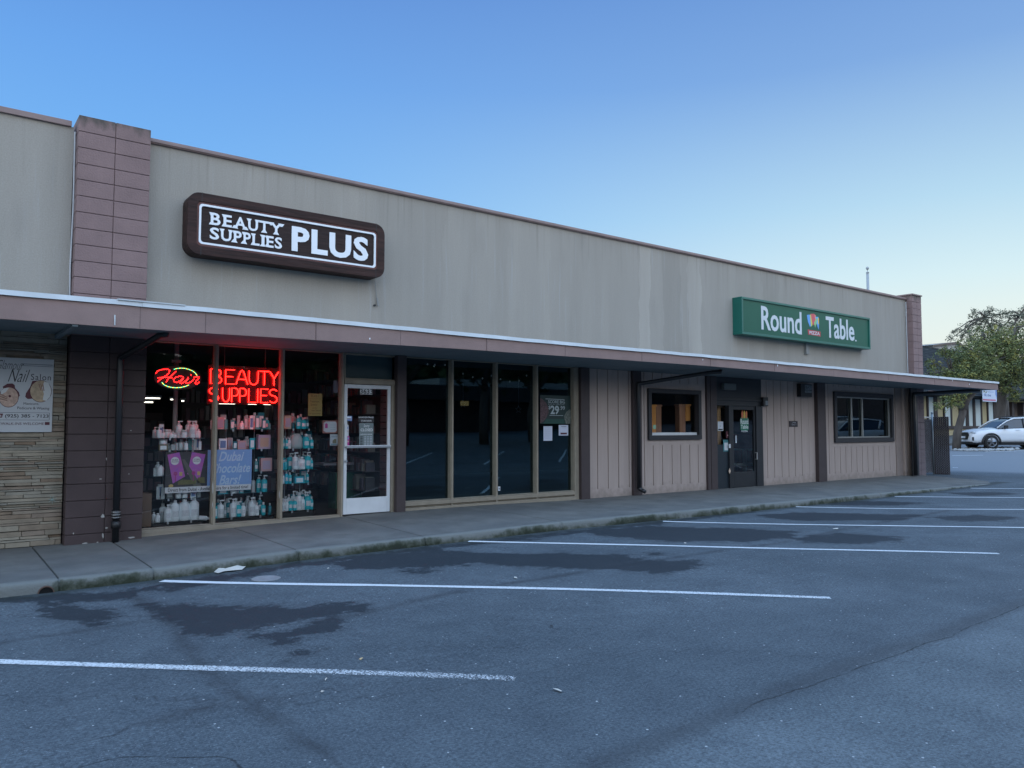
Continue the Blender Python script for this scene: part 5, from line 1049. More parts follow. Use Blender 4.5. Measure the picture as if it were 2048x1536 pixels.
# spider-shaped ornament on the stones
sx_, sz_ = X_(104, 999, YQ), Z_(104, 999, YQ); t = thing('star_ornament', (sx_, YQ, sz_), 'little pale starfish ornament stuck on the stone wall', 'ornament'); q = MB()
for k in range(7): a = k*.9+.3; q.tube([(sx_, YQ, sz_), (sx_+.05*math.cos(a), YQ-.012, sz_+.05*math.sin(a))], .004, 5, r1=.002)
q.build('arms', mat('ornament_pale', (.25, .33, .30), .6), t)
# ------------------------------------------------------------------ big fascia signs
def rrect(x0, x1, z0, z1, r, n=6):
    out = []
    for cx, cz, a0 in ((x1-r, z1-r, 0), (x0+r, z1-r, 90), (x0+r, z0+r, 180), (x1-r, z0+r, 270)):
        out += [(cx+r*math.cos(R_(a0+90*i/n)), cz+r*math.sin(R_(a0+90*i/n))) for i in range(n+1)]
    return out
def ring(outer, inner, y0, y1, m_, name, par, bevel=0):
    n = len(outer); q = MB(); v = [(x, y0, z) for x, z in outer]+[(x, y0, z) for x, z in inner]+[(x, y1, z) for x, z in outer]+[(x, y1, z) for x, z in inner]
    f = []
    for i in range(n): j = (i+1) % n; f += [(j, i, n+i, n+j), (2*n+i, 2*n+j, 3*n+j, 3*n+i), (i, j, 2*n+j, 2*n+i), (n+j, n+i, 3*n+i, 3*n+j)]
    q.add(v, f); return q.build(name, m_, par, bevel)
YB = 11.13
S0 = (X_(374.5, 460, YB), X_(769.5, 500, YB)); zt_ = (Z_(577, 409, YB)+Z_(404, 387, YB)+Z_(751, 451.5, YB))/3; zb_ = (Z_(404, 511, YB)+Z_(740, 553, YB)+Z_(577, 532, YB))/3
print('BEAUTY', S0, zt_, Z_(404, 387, YB), Z_(751, 451.5, YB), zb_, Z_(404, 511, YB), Z_(740, 553, YB))
t = thing('beauty_shop_sign', (sum(S0)/2, YB, zb_), 'dark brown wooden sign with white beauty supplies lettering', 'shop sign')
out = rrect(*S0, zb_, zt_, .17); inn = rrect(S0[0]+.13, S0[1]-.13, zb_+.13, zt_-.13, .06)
ring(out, inn, YB, YW+.0, wood_dark, 'frame', t, .008)
q = MB(); q.plate(rrect(S0[0]+.12, S0[1]-.12, zb_+.12, zt_-.12, .06), YB+.03, YB+.05); q.build('face_board', mat('sign_face_wood', (.028, .015, .013), .6, spec=.25, var=.4, vscale=9, stretch=(.2, 1, 4), bump=.4, bscale=12), t)
for k_, px_ in enumerate((402.5, 752.5)):
    xs1 = X_(px_, 470, YB)
    for za_, zb2_ in ((zt_-.128, zt_+.001), (zb_-.001, zb_+.128)): q = MB(); q.box(xs1-.004, xs1+.004, YB-.0015, YB+.15, za_, zb2_); q.build('board_joint', black_p, t)
redw = mat('red_brown_trim', (.10, .03, .022), .6, var=.3, vscale=8)
ring(rrect(S0[0]+.13, S0[1]-.13, zb_+.13, zt_-.13, .06), rrect(S0[0]+.155, S0[1]-.155, zb_+.155, zt_-.155, .05), YB+.01, YB+.03, redw, 'inner_trim', t)
ring(rrect(S0[0]+.157, S0[1]-.157, zb_+.157, zt_-.157, .05), rrect(S0[0]+.185, S0[1]-.185, zb_+.185, zt_-.185, .04), YB+.008, YB+.03, letter_w, 'white_border', t)
def bw(s, pa, pb, pya, pyb, **kw):   # pixel box measured on the word's left end (top) and baseline
    x0, x1 = X_(pa[0], pa[1], YB+.03), X_(pb[0], pb[1], YB+.03); text(s, x0, x1, pyb, pya, YB+.03, letter_w, t, depth=.012, **kw)
hh = zt_-zb_
def zfrac(px, py): return Z_(px, py, YB+.03)
# flared serif capitals: plain letters with wedge serifs added
SER = {'B': 'tl bl', 'E': 'tl bl', 'A': 'bl2 br2', 'U': 'tl tr', 'T': 'bc', 'Y': 'tl2 tr2 bc', 'P': 'tl bl2', 'L': 'tl bl', 'I': 'tc bc', 'S': ''}
def serif_word(items, za0, za1, zb0, zb1):      # flared serif capitals: baseline and cap line given at the first and last letter
    y = YB+.03; q = MB(); n = len(items); lt_mesh = []
    for i, (c_, pa, pb) in enumerate(items):
        x0, x1 = X_(pa, 465, y), X_(pb, 465, y); z0, z1 = za0, za1; w_ = x1-x0; h_ = z1-z0; text(c_, x0+w_*.04, x1-w_*.04, z0, z1, y, letter_w, t, depth=.012, offset=.022)
        for k in SER[c_].split():
            top = k[0] == 't'; cx = {'l': x0+w_*.12, 'r': x1-w_*.12, 'c': (x0+x1)/2}[k[1]]; hw = .045 if len(k) > 2 or k[1] == 'c' else .035; cx = (x0+w_*.1 if k[1] == 'l' else x1-w_*.1) if len(k) > 2 else cx
            za = z1 if top else z0; zi = z1-.045 if top else z0+.045; q.plate([(cx-hw, za), (cx+hw, za), (cx+hw*.8, za+(zi-za)*.35), (cx+hw*.35, zi), (cx-hw*.35, zi), (cx-hw*.8, za+(zi-za)*.35)], y-.011, y)
    q.build('lettering', letter_w, t)
serif_word([('B', 419.7, 441), ('E', 445.6, 463.5), ('A', 467, 492.7), ('U', 495, 516), ('T', 517, 538.8), ('Y', 539, 564.6)], (zfrac(421, 449.5)+zfrac(557, 470))/2, (zfrac(421, 424)+zfrac(564, 449))/2, 0, 0)
serif_word([('S', 418.6, 438.8), ('U', 441, 463.5), ('P', 467, 483.8), ('P', 486.5, 501.7), ('L', 504.5, 519.7), ('I', 523, 529), ('E', 532.5, 547.8), ('S', 549, 564.6)], (zfrac(425, 479)+zfrac(560, 498))/2, (zfrac(424, 455)+zfrac(562, 475.5))/2, 0, 0)
bw('PLUS', (583, 480), (736, 500), (zfrac(585, 453)+zfrac(735, 475))/2, (zfrac(586, 503)+zfrac(733, 523))/2, offset=.035, spacing=1.1)
q = MB(); wx = X_(750, 560, YW-.03)
q.tube([(wx, YW-.03, zb_), (wx+.01, YW-.03, zb_-.10), (X_(754, 600, YW-.03), YW-.025, Z_(753, 600, YW-.03))], .006, 6); q.tube([(X_(754, 598, YW-.03), YW-.03, Z_(754, 596, YW)), (X_(756, 610, YW-.03), YW-.03, Z_(756, 612, YW))], .014, 8)
q.build('cable', mat('cable_grey', (.25, .25, .24), .6), t)
q = MB(); q.tube([(X_(749, 611, YW-.01), YW-.03, Z_(749, 611)), (X_(749, 611, YW-.01), YW+.0, Z_(749, 611))], .018, 8); q.build('conduit_stub', black_p, t)
YP = 11.13
P0 = (X_(1484, 630, YP), X_(1741, 670, YP)); pzt = (Z_(1484.5, 593, YP)+Z_(1741, 636, YP))/2; pzb = (Z_(1484.5, 668.5, YP)+Z_(1741, 698, YP))/2
print('PIZZA', P0, Z_(1484.5, 593, YP), Z_(1741, 636, YP), Z_(1484.5, 668.5, YP), Z_(1741, 698, YP))
t = thing('pizza_shop_sign', (sum(P0)/2, YP, pzb), 'long green box sign with white pizza shop name', 'shop sign')
lw2 = mat('sign_letter_grey', (.56, .60, .62), .5)
gf = mat('sign_green_frame', (.006, .115, .085), .4, var=.08); gface = mat('sign_green_face', (.010, .095, .058), .5, var=.10, vscale=.8, spec=.3)
q = MB(); fw = .055; q.box(P0[0], P0[1], YP, YW+.0, pzb, pzb+fw); q.box(P0[0], P0[1], YP, YW+.0, pzt-fw, pzt); q.box(P0[0], P0[0]+fw, YP, YW+.0, pzb+fw, pzt-fw); q.box(P0[1]-fw, P0[1], YP, YW+.0, pzb+fw, pzt-fw); q.build('frame', gf, t, .006)
q = MB(); q.box(P0[0]+fw, P0[1]-fw, YP+.03, YP+.04, pzb+fw, pzt-fw); q.build('face', gface, t)
def pw(s, pa, pb, ya, yb, m_, y=YP+.03, d=.004, **kw): xm = (pa+pb)/2; z1_, z0_ = Z_(xm, ya, y), Z_(xm, yb, y); text(s, X_(pa, 650, y), X_(pb, 650, y), z0_, z1_, y-.001, m_, t, depth=d, **kw)
pw('Round', 1522.5, 1603, 618, 664.5, lw2, offset=.018); pw('Table', 1651.5, 1708, 637, 678.5, lw2, offset=.018); pw('.', 1709.5, 1712, 679.5, 683, lw2)
q = MB(); y = YP+.028; q.plate([(X_(1615.5, 665, y), Z_(1628, 660.5, y)), (X_(1641, 665, y), Z_(1628, 661.5, y)), (X_(1641, 665, y), Z_(1628, 671.5, y)), (X_(1616.5, 665, y), Z_(1628, 670.5, y))], y, y+.002); q.build('pizza_plate', mat('sign_red', (.42, .04, .05), .5), t)
pw('PIZZA', 1618.5, 1639, 663, 669.5, lw2, y=YP+.026, d=.002, offset=.02)
fl = [((.10, .32, .70), [(1614, 632), (1620, 630), (1623, 650), (1620, 655), (1616, 645)]), ((.60, .08, .10), [(1621, 629), (1629, 627), (1631, 648), (1627, 650), (1623, 646)]), ((.55, .52, .12), [(1620, 631), (1622, 630), (1625, 650), (1622, 654)]),
      ((.70, .20, .18), [(1629, 628), (1632, 630), (1633, 648), (1630, 648)]), ((.08, .42, .70), [(1631, 633), (1637, 632), (1637, 655), (1633, 646)]), ((.25, .50, .20), [(1628, 645), (1634, 634), (1635, 638), (1630, 655)]), ((.75, .45, .08), [(1636, 633), (1638, 635), (1638, 648), (1636, 650)]), ((.10, .30, .65), [(1635, 648), (1638, 645), (1637, 658), (1634, 650)])]
for k, (c_, pts) in enumerate(fl):
    q = MB(); yy = YP+.0275-.0006*k; q.plate([(X_(p, 645, yy), Z_(1626, r_, yy)) for p, r_ in pts], yy, yy+.0004); q.build('pennant', mat('pennant%d' % k, c_, .5), t)
q = MB(); q.box(X_(1608, 700, YW), X_(1614, 700, YW), YW-.07, YW, Z_(1610, 708), pzb); q.build('conduit', mat('cable_grey', (.25, .25, .24)), t, .004)
# ------------------------------------------------------------------ downspouts
pipe_m = mat('black_pipe', (.012, .014, .018), .4)
clampm = mat('clamp_steel', (.35, .36, .37), .35, metal=.7)
def downspout(top, elbow, bottom, r, label, shoe=None, clamp=None):
    t = thing('downspout', bottom, label, 'downspout', 'black roof drain pipes')
    q = MB(); a_ = Vector(top); b_ = Vector(elbow); c_ = Vector(bottom)
    q.tube([a_, a_-Vector((0, 0, .05)), a_+(b_-a_)*.10-Vector((0, 0, .02)), b_-(b_-a_)*.05, b_, b_-Vector((0, 0, .05)), c_], r, 12); q.build('pipe', pipe_m, t, smooth=True)
    if shoe: q = MB(); s_ = Vector(shoe); q.tube([c_+Vector((0, 0, .05)), c_, c_+s_*.6, c_+s_], r, 10); q.build('shoe', pipe_m, t, smooth=True)
    if clamp is not None:
        q = MB(); q.tube([(c_.x, c_.y, clamp), (c_.x, c_.y, clamp+.11)], r*1.25, 14); q.build('coupling', black_p, t, smooth=True)
        q = MB()
        for dz in (.015, .05, .085): q.tube([(c_.x, c_.y, clamp+dz), (c_.x, c_.y, clamp+dz+.012)], r*1.32, 14)
        q.build('clamp_band', clampm, t)
        q = MB(); q.tube([(c_.x, c_.y, clamp-.12), (c_.x, c_.y, clamp-.03)], r*1.35, 14); q.build('hub', black_p, t, smooth=True)
    return t
dxl = X_(236, 900, 11.11)
downspout((X_(332, 665, 10.2), 10.2, 2.72), (dxl, 11.11, Z_(240, 716, 11.11)), (dxl, 11.11, .0), .042, 'black drain pipe with steel clamps on the brown block pillar', clamp=.33)
dx2 = X_(1277.5, 900, YW-.13)
downspout((X_(1441, 738, 10.25), 10.25, 2.74), (dx2, YW-.13, Z_(1278, 768, YW-.13)), (dx2, YW-.13, .24), .042, 'black drain pipe between the siding and the left pizza window', shoe=(.04, -.14, -.06))
dx3 = X_(1830, 900, YW-.36)
downspout((26.0, 10.2, 2.70), (dx3+.0, YW-.36, 2.52), (dx3, YW-.36, .1), .06, 'black drain pipe at the far corner beside the right block pillar')
t = thing('hose_bib', (X_(1826, 928, YW-.1), YW-.1, .36), 'small brass hose tap low on the far corner post', 'tap'); q = MB(); c_ = Vector((X_(1826, 928, YW-.1), YW-.1, Z_(1826, 928, YW-.1)))
q.tube([c_+Vector((0, .1, 0)), c_+Vector((0, -.06, 0)), c_+Vector((.03, -.12, -.07))], .022, 8); q.tube([c_+Vector((-.04, -.03, .05)), c_+Vector((.04, -.03, .05))], .012, 8); q.build('tap_body', mat('brass', (.35, .28, .2), .35, metal=.8), t, smooth=True)
# ------------------------------------------------------------------ small wall fittings of the pizza shop
def fit(name, pa, pb, ya, yb, y0, y1, m_, label, cat, bevel=.004):
    x0, x1, z0, z1 = X_(pa, (ya+yb)/2, y0), X_(pb, (ya+yb)/2, y0), Z_((pa+pb)/2, yb, y0), Z_((pa+pb)/2, ya, y0)
    t = thing(name, ((x0+x1)/2, y0, z0), label, cat); q = MB(); q.box(x0, x1, y0, y1, z0, z1); q.build('housing', m_, t, bevel); return t, x0, x1, z0, z1
t, x0, x1, z0, z1 = fit('meter_box', 1602, 1624, 768, 793.5, YW-.12, YW+.0, black_p, 'black metal box with a pale number label under the awning', 'box')
q = MB(); lx0, lx1 = x0+(x1-x0)*.36, x0+(x1-x0)*.95; q.box(lx0, lx1, YW-.123, YW-.1205, z0+(z1-z0)*.56, z0+(z1-z0)*.9); q.box(lx0, lx1, YW-.123, YW-.1205, z0+(z1-z0)*.32, z0+(z1-z0)*.5); q.build('number_label', mat('pale_label', (.22, .25, .27), .6), t)
text('BAY', lx0+.02, lx1-.02, z0+(z1-z0)*.62, z0+(z1-z0)*.86, YW-.125, letter_k, t, offset=.02); text('3637', lx0+.02, lx1-.02, z0+(z1-z0)*.36, z0+(z1-z0)*.47, YW-.125, letter_k, t)
t, x0, x1, z0, z1 = fit('wall_plaque', 1579, 1595.5, 842, 853.7, YW-.012, YW+.003, mat('plaque_dark', (.02, .012, .018), .5), 'small dark plaque with pale writing on the siding', 'plaque', .002)
text('Max', x0+(x1-x0)*.4, x0+(x1-x0)*.78, z0+(z1-z0)*.62, z0+(z1-z0)*.82, YW-.014, labelm, t); text('Occ. 1', x0+(x1-x0)*.25, x0+(x1-x0)*.78, z0+(z1-z0)*.28, z0+(z1-z0)*.52, YW-.014, labelm, t)
t, x0, x1, z0, z1 = fit('alarm_box', 1527, 1536.5, 794.5, 812, YW-.08, YW+.0, black_p, 'small black wall box with a grey face right of the pizza door', 'wall box')
q = MB(); q.box(x0+(x1-x0)*.4, x1-.01, YW-.084, YW-.081, z0+.02, z0+(z1-z0)*.6); q.build('face_plate', mat('pale_label', (.22, .25, .27)), t)
t, x0, x1, z0, z1 = fit('emergency_light', 1448.5, 1472.5, 767, 779.5, YW-.08, YW-.001, mat('smoky_plastic', (.10, .12, .12), .4), 'wide smoky lamp housing above the pizza shop door', 'wall lamp')
# stickers and papers
def sticker(name, pa, pb, ya, yb, y, m_, label, cat, marks=()):
    x0, x1, z0, z1 = X_(pa, (ya+yb)/2, y), X_(pb, (ya+yb)/2, y), Z_((pa+pb)/2, yb, y), Z_((pa+pb)/2, ya, y)
    t = panel(name, x0, x1, z0, z1, y, m_, label, cat, .0015)
    for (a0, a1, b0, b1, mm) in marks: sheet([(x0+(x1-x0)*a, z0+(z1-z0)*b) for a, b in ((a0, b0), (a1, b0), (a1, b1), (a0, b1))], y-.0012, mm, t, 'print_block')
    return t, x0, x1, z0, z1
cw = mat('card_white', (.52, .55, .58)); ywin = YG-.006
pap = mat('notice_paper', (.52, .55, .66), .7); lines = tuple((.2, .8, .18+.14*k, .20+.14*k, labelm) for k in range(6))
sticker('paper_notice', 1087, 1104.5, 852.5, 881.5, ywin, pap, 'white printed notice taped below the pizza offer poster', 'notice', lines)
t_, x0, x1, z0, z1 = sticker('paper_notice', 1117.5, 1136.5, 850, 871, ywin, pap, 'tilted white notice with a dark red bar beside the other notice', 'notice', ((.25, .8, .82, .86, letter_k), (.3, .75, .70, .72, labelm), (.18, .85, .1, .27, mar)))
t, x0, x1, z0, z1 = sticker('offer_poster', 1080.3, 1145.5, 791, 847.5, YG-.006, mat('poster_green', (.004, .022, .022), .5, var=.3, vscale=3), 'dark green pizza offer poster with a large price in the window', 'poster')
wq, hq = x1-x0, z1-z0; yy = YG-.007
lt = mat('poster_white', (.34, .40, .42), .6)
text('SCORE BIG', x0+wq*.24, x0+wq*.75, z0+hq*.72, z0+hq*.83, yy, lt, t, offset=.01); text('Giant two topping pizza', x0+wq*.24, x0+wq*.74, z0+hq*.66, z0+hq*.70, yy, lt, t); text('$', x0+wq*.25, x0+wq*.31, z0+hq*.49, z0+hq*.64, yy, lt, t); text('29', x0+wq*.31, x0+wq*.57, z0+hq*.33, z0+hq*.64, yy, lt, t, offset=.03); text('.99', x0+wq*.59, x0+wq*.75, z0+hq*.49, z0+hq*.63, yy, lt, t, offset=.01)
sheet([(x0+wq*a, z0+hq*b) for a, b in ((.16, .86), (.74, .85), (.74, .868), (.16, .88))], yy, lt, t, 'rule_line'); sheet([(x0+wq*a, z0+hq*b) for a, b in ((.28, .285), (.7, .285), (.7, .30), (.28, .30))], yy, lt, t, 'rule_line')
sheet([(x0+wq*a, z0+hq*b) for a, b in ((.1, .0), (.75, .0), (.73, .17), (.18, .17))], yy, mat('poster_mid_green', (.005, .05, .04), .5), t, 'green_band')
sheet([(x0+wq*a, z0+hq*b) for a, b in ((0, .02), (.08, .06), (.18, .2), (.25, .38), (.25, .55), (.17, .74), (.06, .86), (0, .9))], yy, mat('pizza_print', (.05, .02, .025), .6, var=.7, vscale=30, col2=(.14, .08, .09)), t, 'pizza_picture')
sheet([(x0+wq*a, z0+hq*b) for a, b in ((.78, 0), (1, 0), (1, .45), (.9, .52), (.8, .42), (.72, .25))], yy, mat('sides_print', (.05, .08, .07), .6, var=.7, vscale=26, col2=(.20, .22, .19)), t, 'side_dish_picture')
sticker('door_sticker', 1435.5, 1446.5, 843, 861.5, YW+.03, cw, 'white sheet with a dark bar on the pizza sidelight', 'sticker', ((.1, .9, .06, .2, letter_k), (.35, .6, .4, .6, labelm)))
sticker('door_sticker', 1446.5, 1457.5, 879.5, 903, YW+.006, mat('teal_frame_card', (.05, .18, .20), .6), 'teal framed white menu card low on the pizza sidelight', 'sticker', ((.2, .85, .1, .75, cw),))
sticker('door_sticker', 1452, 1461, 862.5, 876, YW+.006, mar, 'dark red sticker between the two white cards on the sidelight', 'sticker', ((.3, .7, .3, .5, PK),))
sticker('door_sticker', 1471, 1473.5, 871, 886, YW+.02, cw, 'narrow vertical open sticker on the pizza door glass', 'sticker')
sticker('round_sticker', 1441+16.5, 1441+20.5, 888, 896, YW-.032, cw, 'tiny white round sticker on the pizza door frame', 'sticker')
t_, x0, x1, z0, z1 = sticker('window_sticker', 1391.5, 1396.5, 854.5, 862, ywin, cw, 'little white round sticker low in the corner of the left pizza window', 'sticker', ((.4, .6, .3, .6, letter_k),))
sticker('window_sticker', 1306, 1312, 850, 858, ywin, mat('pale_green_sticker', (.25, .42, .28), .6), 'little pale green sticker at the left of the left pizza window', 'sticker')
sticker('window_sticker', 996, 1000.5, 973, 981.5, YW-.052, cw, 'small white sticker at the foot of the middle mullion', 'sticker', ((.3, .7, .3, .6, letter_k),))
t = thing('diamond_sticker', (X_(1459.5, 942, YW-.032), YW-.032, .9), 'small pale diamond sticker low on the pizza door frame', 'sticker'); q = MB(); c_ = (X_(1459.5, 942, YW-.034), Z_(1459.5, 942, YW-.034)); q.plate([(c_[0]-.04, c_[1]), (c_[0], c_[1]-.07), (c_[0]+.04, c_[1]), (c_[0], c_[1]+.07)], YW-.034, YW-.032); q.build('sheet', PE, t)
# inside the pizza shop
def post_in(pa, pb, ya, yb, y, label, m_=wood_in):
    x0, x1 = X_(pa, 830, y), X_(pb, 830, y); z0, z1 = Z_((pa+pb)/2, yb, y), Z_((pa+pb)/2, ya, y); t = thing('timber_post', ((x0+x1)/2, y, z0), label, 'wooden post', 'timber posts inside the pizza shop')
    q = MB(); q.box(x0, x1, y, y+.14, z0, z1); q.build('timber', m_, t, .01)
    q = MB(); q.box(x0-.02, x1+.02, y-.01, y+.15, z1, z1+.04); q.build('cap_block', m_, t, .005)
wd2 = mat('brown_timber', (.42, .20, .11), .6, var=.25, vscale=5, stretch=(3, 3, .3))
post_in(1303, 1312, 813, 866, 11.62, 'orange timber post at the left edge of the left pizza window'); post_in(1312, 1323, 813, 866, 11.64, 'brown timber beside the leftmost orange post', wd2)
post_in(1359, 1371, 812, 868, 11.62, 'wide brown timber post in the middle of the left pizza window', wd2); post_in(1371.5, 1381, 812, 842, 11.62, 'bright orange timber block right of the wide brown post')
post_in(1435, 1442, 811, 905, 11.62, 'tan timber post seen through the pizza sidelight', mat('tan_timber', (.72, .42, .20), .6, var=.2)); post_in(1442, 1458, 810, 816, 11.62, 'tan timber beam above the pizza sidelight post', mat('tan_timber', (.72, .42, .20)))
yt = 12.0; t = thing('bistro_table', (X_(1489, 900, yt), yt, .1), 'pale metal leg table inside the pizza shop door', 'table'); pm = mat('pale_metal', (.68, .75, .78), .5)
q = MB(); xx_ = X_(1489, 900, yt); q.tube([(xx_, yt, .1), (xx_, yt, Z_(1489, 900, yt))], .05, 10); q.build('column', pm, t)
q = MB(); zt2 = Z_(1489, 900, yt); q.box(xx_-.35, xx_+.35, yt-.35, yt+.35, zt2, zt2+.03); q.build('table_top', mat('table_top_grey', (.25, .27, .26), .4), t)
q = MB(); z3 = Z_(1489, 931, yt); q.box(xx_-.33, xx_+.33, yt-.03, yt+.03, z3, z3+.06); q.box(xx_-.03, xx_+.03, yt-.33, yt+.33, z3, z3+.05); q.build('cross_foot', pm, t)
yt = 12.9; t = thing('booth_bench', (X_(1492, 880, yt), yt, .1), 'dark red booth bench inside the pizza shop', 'bench'); q = MB(); q.box(X_(1476, 880, yt), X_(1512, 880, yt), yt, yt+.5, .1, Z_(1490, 868, yt)); q.build('backrest', mat('booth_red', (.25, .07, .06), .5, var=.3), t, .02); q = MB(); q.box(X_(1476, 880, yt), X_(1512, 880, yt), yt-.5, yt-.002, .1, .55); q.build('seat', mat('booth_red', (.1, .03, .03)), t, .02)
# string lights with stars behind the dark panes
def bulbs(pts, y, label):
    t = thing('string_light', (X_(*pts[0], y), y, Z_(*pts[0], y)), label, 'string lights'); P_ = [Vector((X_(*p, y), y, Z_(*p, y))) for p in pts]; q = MB(); q.tube(P_, .003, 4); q.build('wire', black_p, t)
    q = MB()
    for p in P_: q.lathe([(0, -.022), (.012, -.014), (.014, 0), (.008, .012), (0, .016)], tuple(p), 8)
    q.build('bulbs', mat('bulb_glass', (.7, .7, .7), .3, emit=(.5, .6, .7), es=.12), t)
bulbs([(855, 728), (869.5, 729.5), (890, 729.5)], 11.62, 'short string of clear bulbs in the first dark pane'); bulbs([(926, 747), (945.5, 754), (965, 756.5), (983, 751), (1001, 758), (1019.5, 762.5), (1038, 761), (1053, 751)], 11.62, 'sagging string of clear bulbs across the middle dark panes')
def star(px, py, r, y, label):
    t = thing('hanging_star', (X_(px, py, y), y, Z_(px, py, y)), label, 'star ornament', 'hanging wire stars'); c_ = (X_(px, py, y), Z_(px, py, y)); pts = []
    for k in range(11): rr = r if k % 2 == 0 else r*.4; a = R_(90+36*k); pts.append((c_[0]+rr*math.cos(a), y, c_[1]+rr*math.sin(a)))
    q = MB(); q.tube(pts, .004, 5); q.tube([(c_[0], y, c_[1]+r), (c_[0], y, 2.5)], .002, 4); q.build('star_wire', mat('star_silver', (.5, .55, .6), .4), t)
star(926, 808, .075, 11.6, 'wire star hanging in the second dark pane'); star(1037, 819, .075, 11.6, 'wire star hanging in the third dark pane')
# ------------------------------------------------------------------ flagpole top behind the roof
t = thing('flag_pole', (X_(1735, 580, 20), 20, 5), 'thin pale pole with a ball top rising behind the roof', 'flag pole'); yy = 20; xx_ = X_(1735.5, 560, yy); q = MB(); z1 = Z_(1735.5, 546, yy)
q.tube([(xx_, yy, 0), (xx_, yy, z1)], [.10, .065], 10); q.build('pole', mat('pole_grey', (.30, .32, .33), .5), t, smooth=True)
q = MB(); s_ = (Vector((xx_, yy, z1))-CP).dot(FW)/FPX; q.lathe([(0, 0), (3.2*s_, 0), (3.0*s_, 1*s_), (.8*s_, 3*s_), (.6*s_, 6*s_), (2.2*s_, 7*s_), (3.1*s_, 9.5*s_), (2.2*s_, 12*s_), (0, 13*s_)], (xx_, yy, z1), 14); q.build('ball_finial', mat('pole_grey', (.30, .32, .33)), t, smooth=True)
q = MB(); z0_ = Z_(1735, 590, yy); q.add([(xx_-.01, yy, Z_(1735, 562, yy)), (xx_-5*s_, yy, z0_), (xx_, yy, z0_)], [(0, 1, 2)]); q.build('furled_flag', mat('flag_dark', (.10, .13, .14), .8), t)
# ------------------------------------------------------------------ slatted chain-link fence at the end of the building
fx = 26.6
sl_m = mat('brown_fence_slat', (.060, .040, .040), .6, var=.25, vscale=9); galv = mat('galvanised_post', (.34, .38, .40), .4, metal=.5)
t = thing('slatted_fence', (fx, 11.6, 0), 'chain link fence with brown slats and galvanised posts past the building end', 'fence')
pA = onX(1901, 940, fx); pB = onX(1873, 930, fx); yA, yB = 11.36, 11.82; zt3 = 1.90
q = MB(); k = 0; y = yA
while y < yB: q.box(fx-.008, fx+.008, y, y+.052, .0, zt3-.02-.0*k); y += .062; k += 1
q.build('slats', sl_m, t)
def chain(q, p0, p1, z0, z1, off):
    a_ = Vector(p0); b_ = Vector(p1); L_ = (b_-a_).length; d = (b_-a_)/L_; H__ = z1-z0; s = .075; u = -H__
    while u < L_:
        for sg in (1, -1):
            x0_, x1_ = (u, u+H__) if sg == 1 else (u+H__, u); zz0, zz1 = z0, z1
            def clip(xa, za, xb, zb):
                if xa > xb: xa, za, xb, zb = xb, zb, xa, za
                if xb <= 0 or xa >= L_: return None
                if xa < 0: za = za+(zb-za)*(-xa)/(xb-xa); xa = 0
                if xb > L_: zb = za+(zb-za)*(L_-xa)/(xb-xa); xb = L_
                return xa, za, xb, zb
            c_ = clip(x0_, zz0, x1_, zz1)
            if c_ and c_[2]-c_[0] > .02: q.tube([a_+d*c_[0]+off+Vector((0, 0, c_[1])), a_+d*c_[2]+off+Vector((0, 0, c_[3]))], .0018, 4, cap=False)
        u += s
q = MB(); chain(q, (fx, yA, 0), (fx, yB, 0), .03, zt3, Vector((-.014, 0, 0))); q.build('mesh_wire', galv, t)
q = MB(); q.tube([(fx, yB+.05, -.05), (fx, yB+.05, 2.0)], .035, 10); q.lathe([(0, 0), (.045, 0), (.04, .03), (0, .05)], (fx, yB+.05, 2.0), 10); q.build('post', galv, t, smooth=True)
q = MB(); x = 24.75
while x < fx-.08: q.box(x, x+.052, yB+.04, yB+.056, .05, 1.80); x += .062
q.build('slats', sl_m, t)
q = MB(); chain(q, (24.7, yB+.03, 0), (fx-.08, yB+.03, 0), .05, 1.82, Vector((0, 0, 0))); q.build('mesh_wire', galv, t)
q = MB(); q.tube([(24.66, yB+.05, 1.86), (fx-.04, yB+.05, 1.86)], .022, 8); q.tube([(fx-.1, yB+.0, .15), (fx-.1, yB+.0, 1.9)], .02, 8); q.build('rail', galv, t, smooth=True)
# ------------------------------------------------------------------ building across the drive
YB2 = 22.9
bz = ground_z(52, 22)
B2 = thing('far_shop_building', (58, YB2, bz), 'yellow panelled building with dark shingle roof across the drive', 'building')
def b2box(name, pa, pb, z0, z1, y0, m_, y1=None, par=None, bevel=0): q = MB(); q.box(X_(pa, 830, YB2), X_(pb, 830, YB2), y0, y1 or YB2+.3, z0, z1); return q.build(name, m_, par or B2, bevel)
yel = mat('yellow_panel', (.42, .35, .20), .8, var=.12, stretch=(4, 1, .4)); trim = mat('dark_brown_trim', (.035, .025, .025), .7); blind = mat('window_blind', (.50, .58, .58), .5, var=.06); shing = rnd_mat('dark_shingle', [(.010, .013, .015), (.022, .026, .028), (.014, .018, .020), (.034, .036, .036)], .8, .2, 5)
zw1 = Z_(1860, 794, YB2); zw0 = Z_(1860, 851, YB2); ze = zw1+.25
gz = bz
q = MB(); q.box(44, X_(1997, 830, YB2), YB2+.05, YB2+.3, gz-.6, ze); q.build('wall', yel, B2)
q = MB(); q.box(44, X_(1997, 830, YB2), YB2-.05, YB2+.049, zw0-.22, zw0-.02); q.build('sill_band', trim, B2)
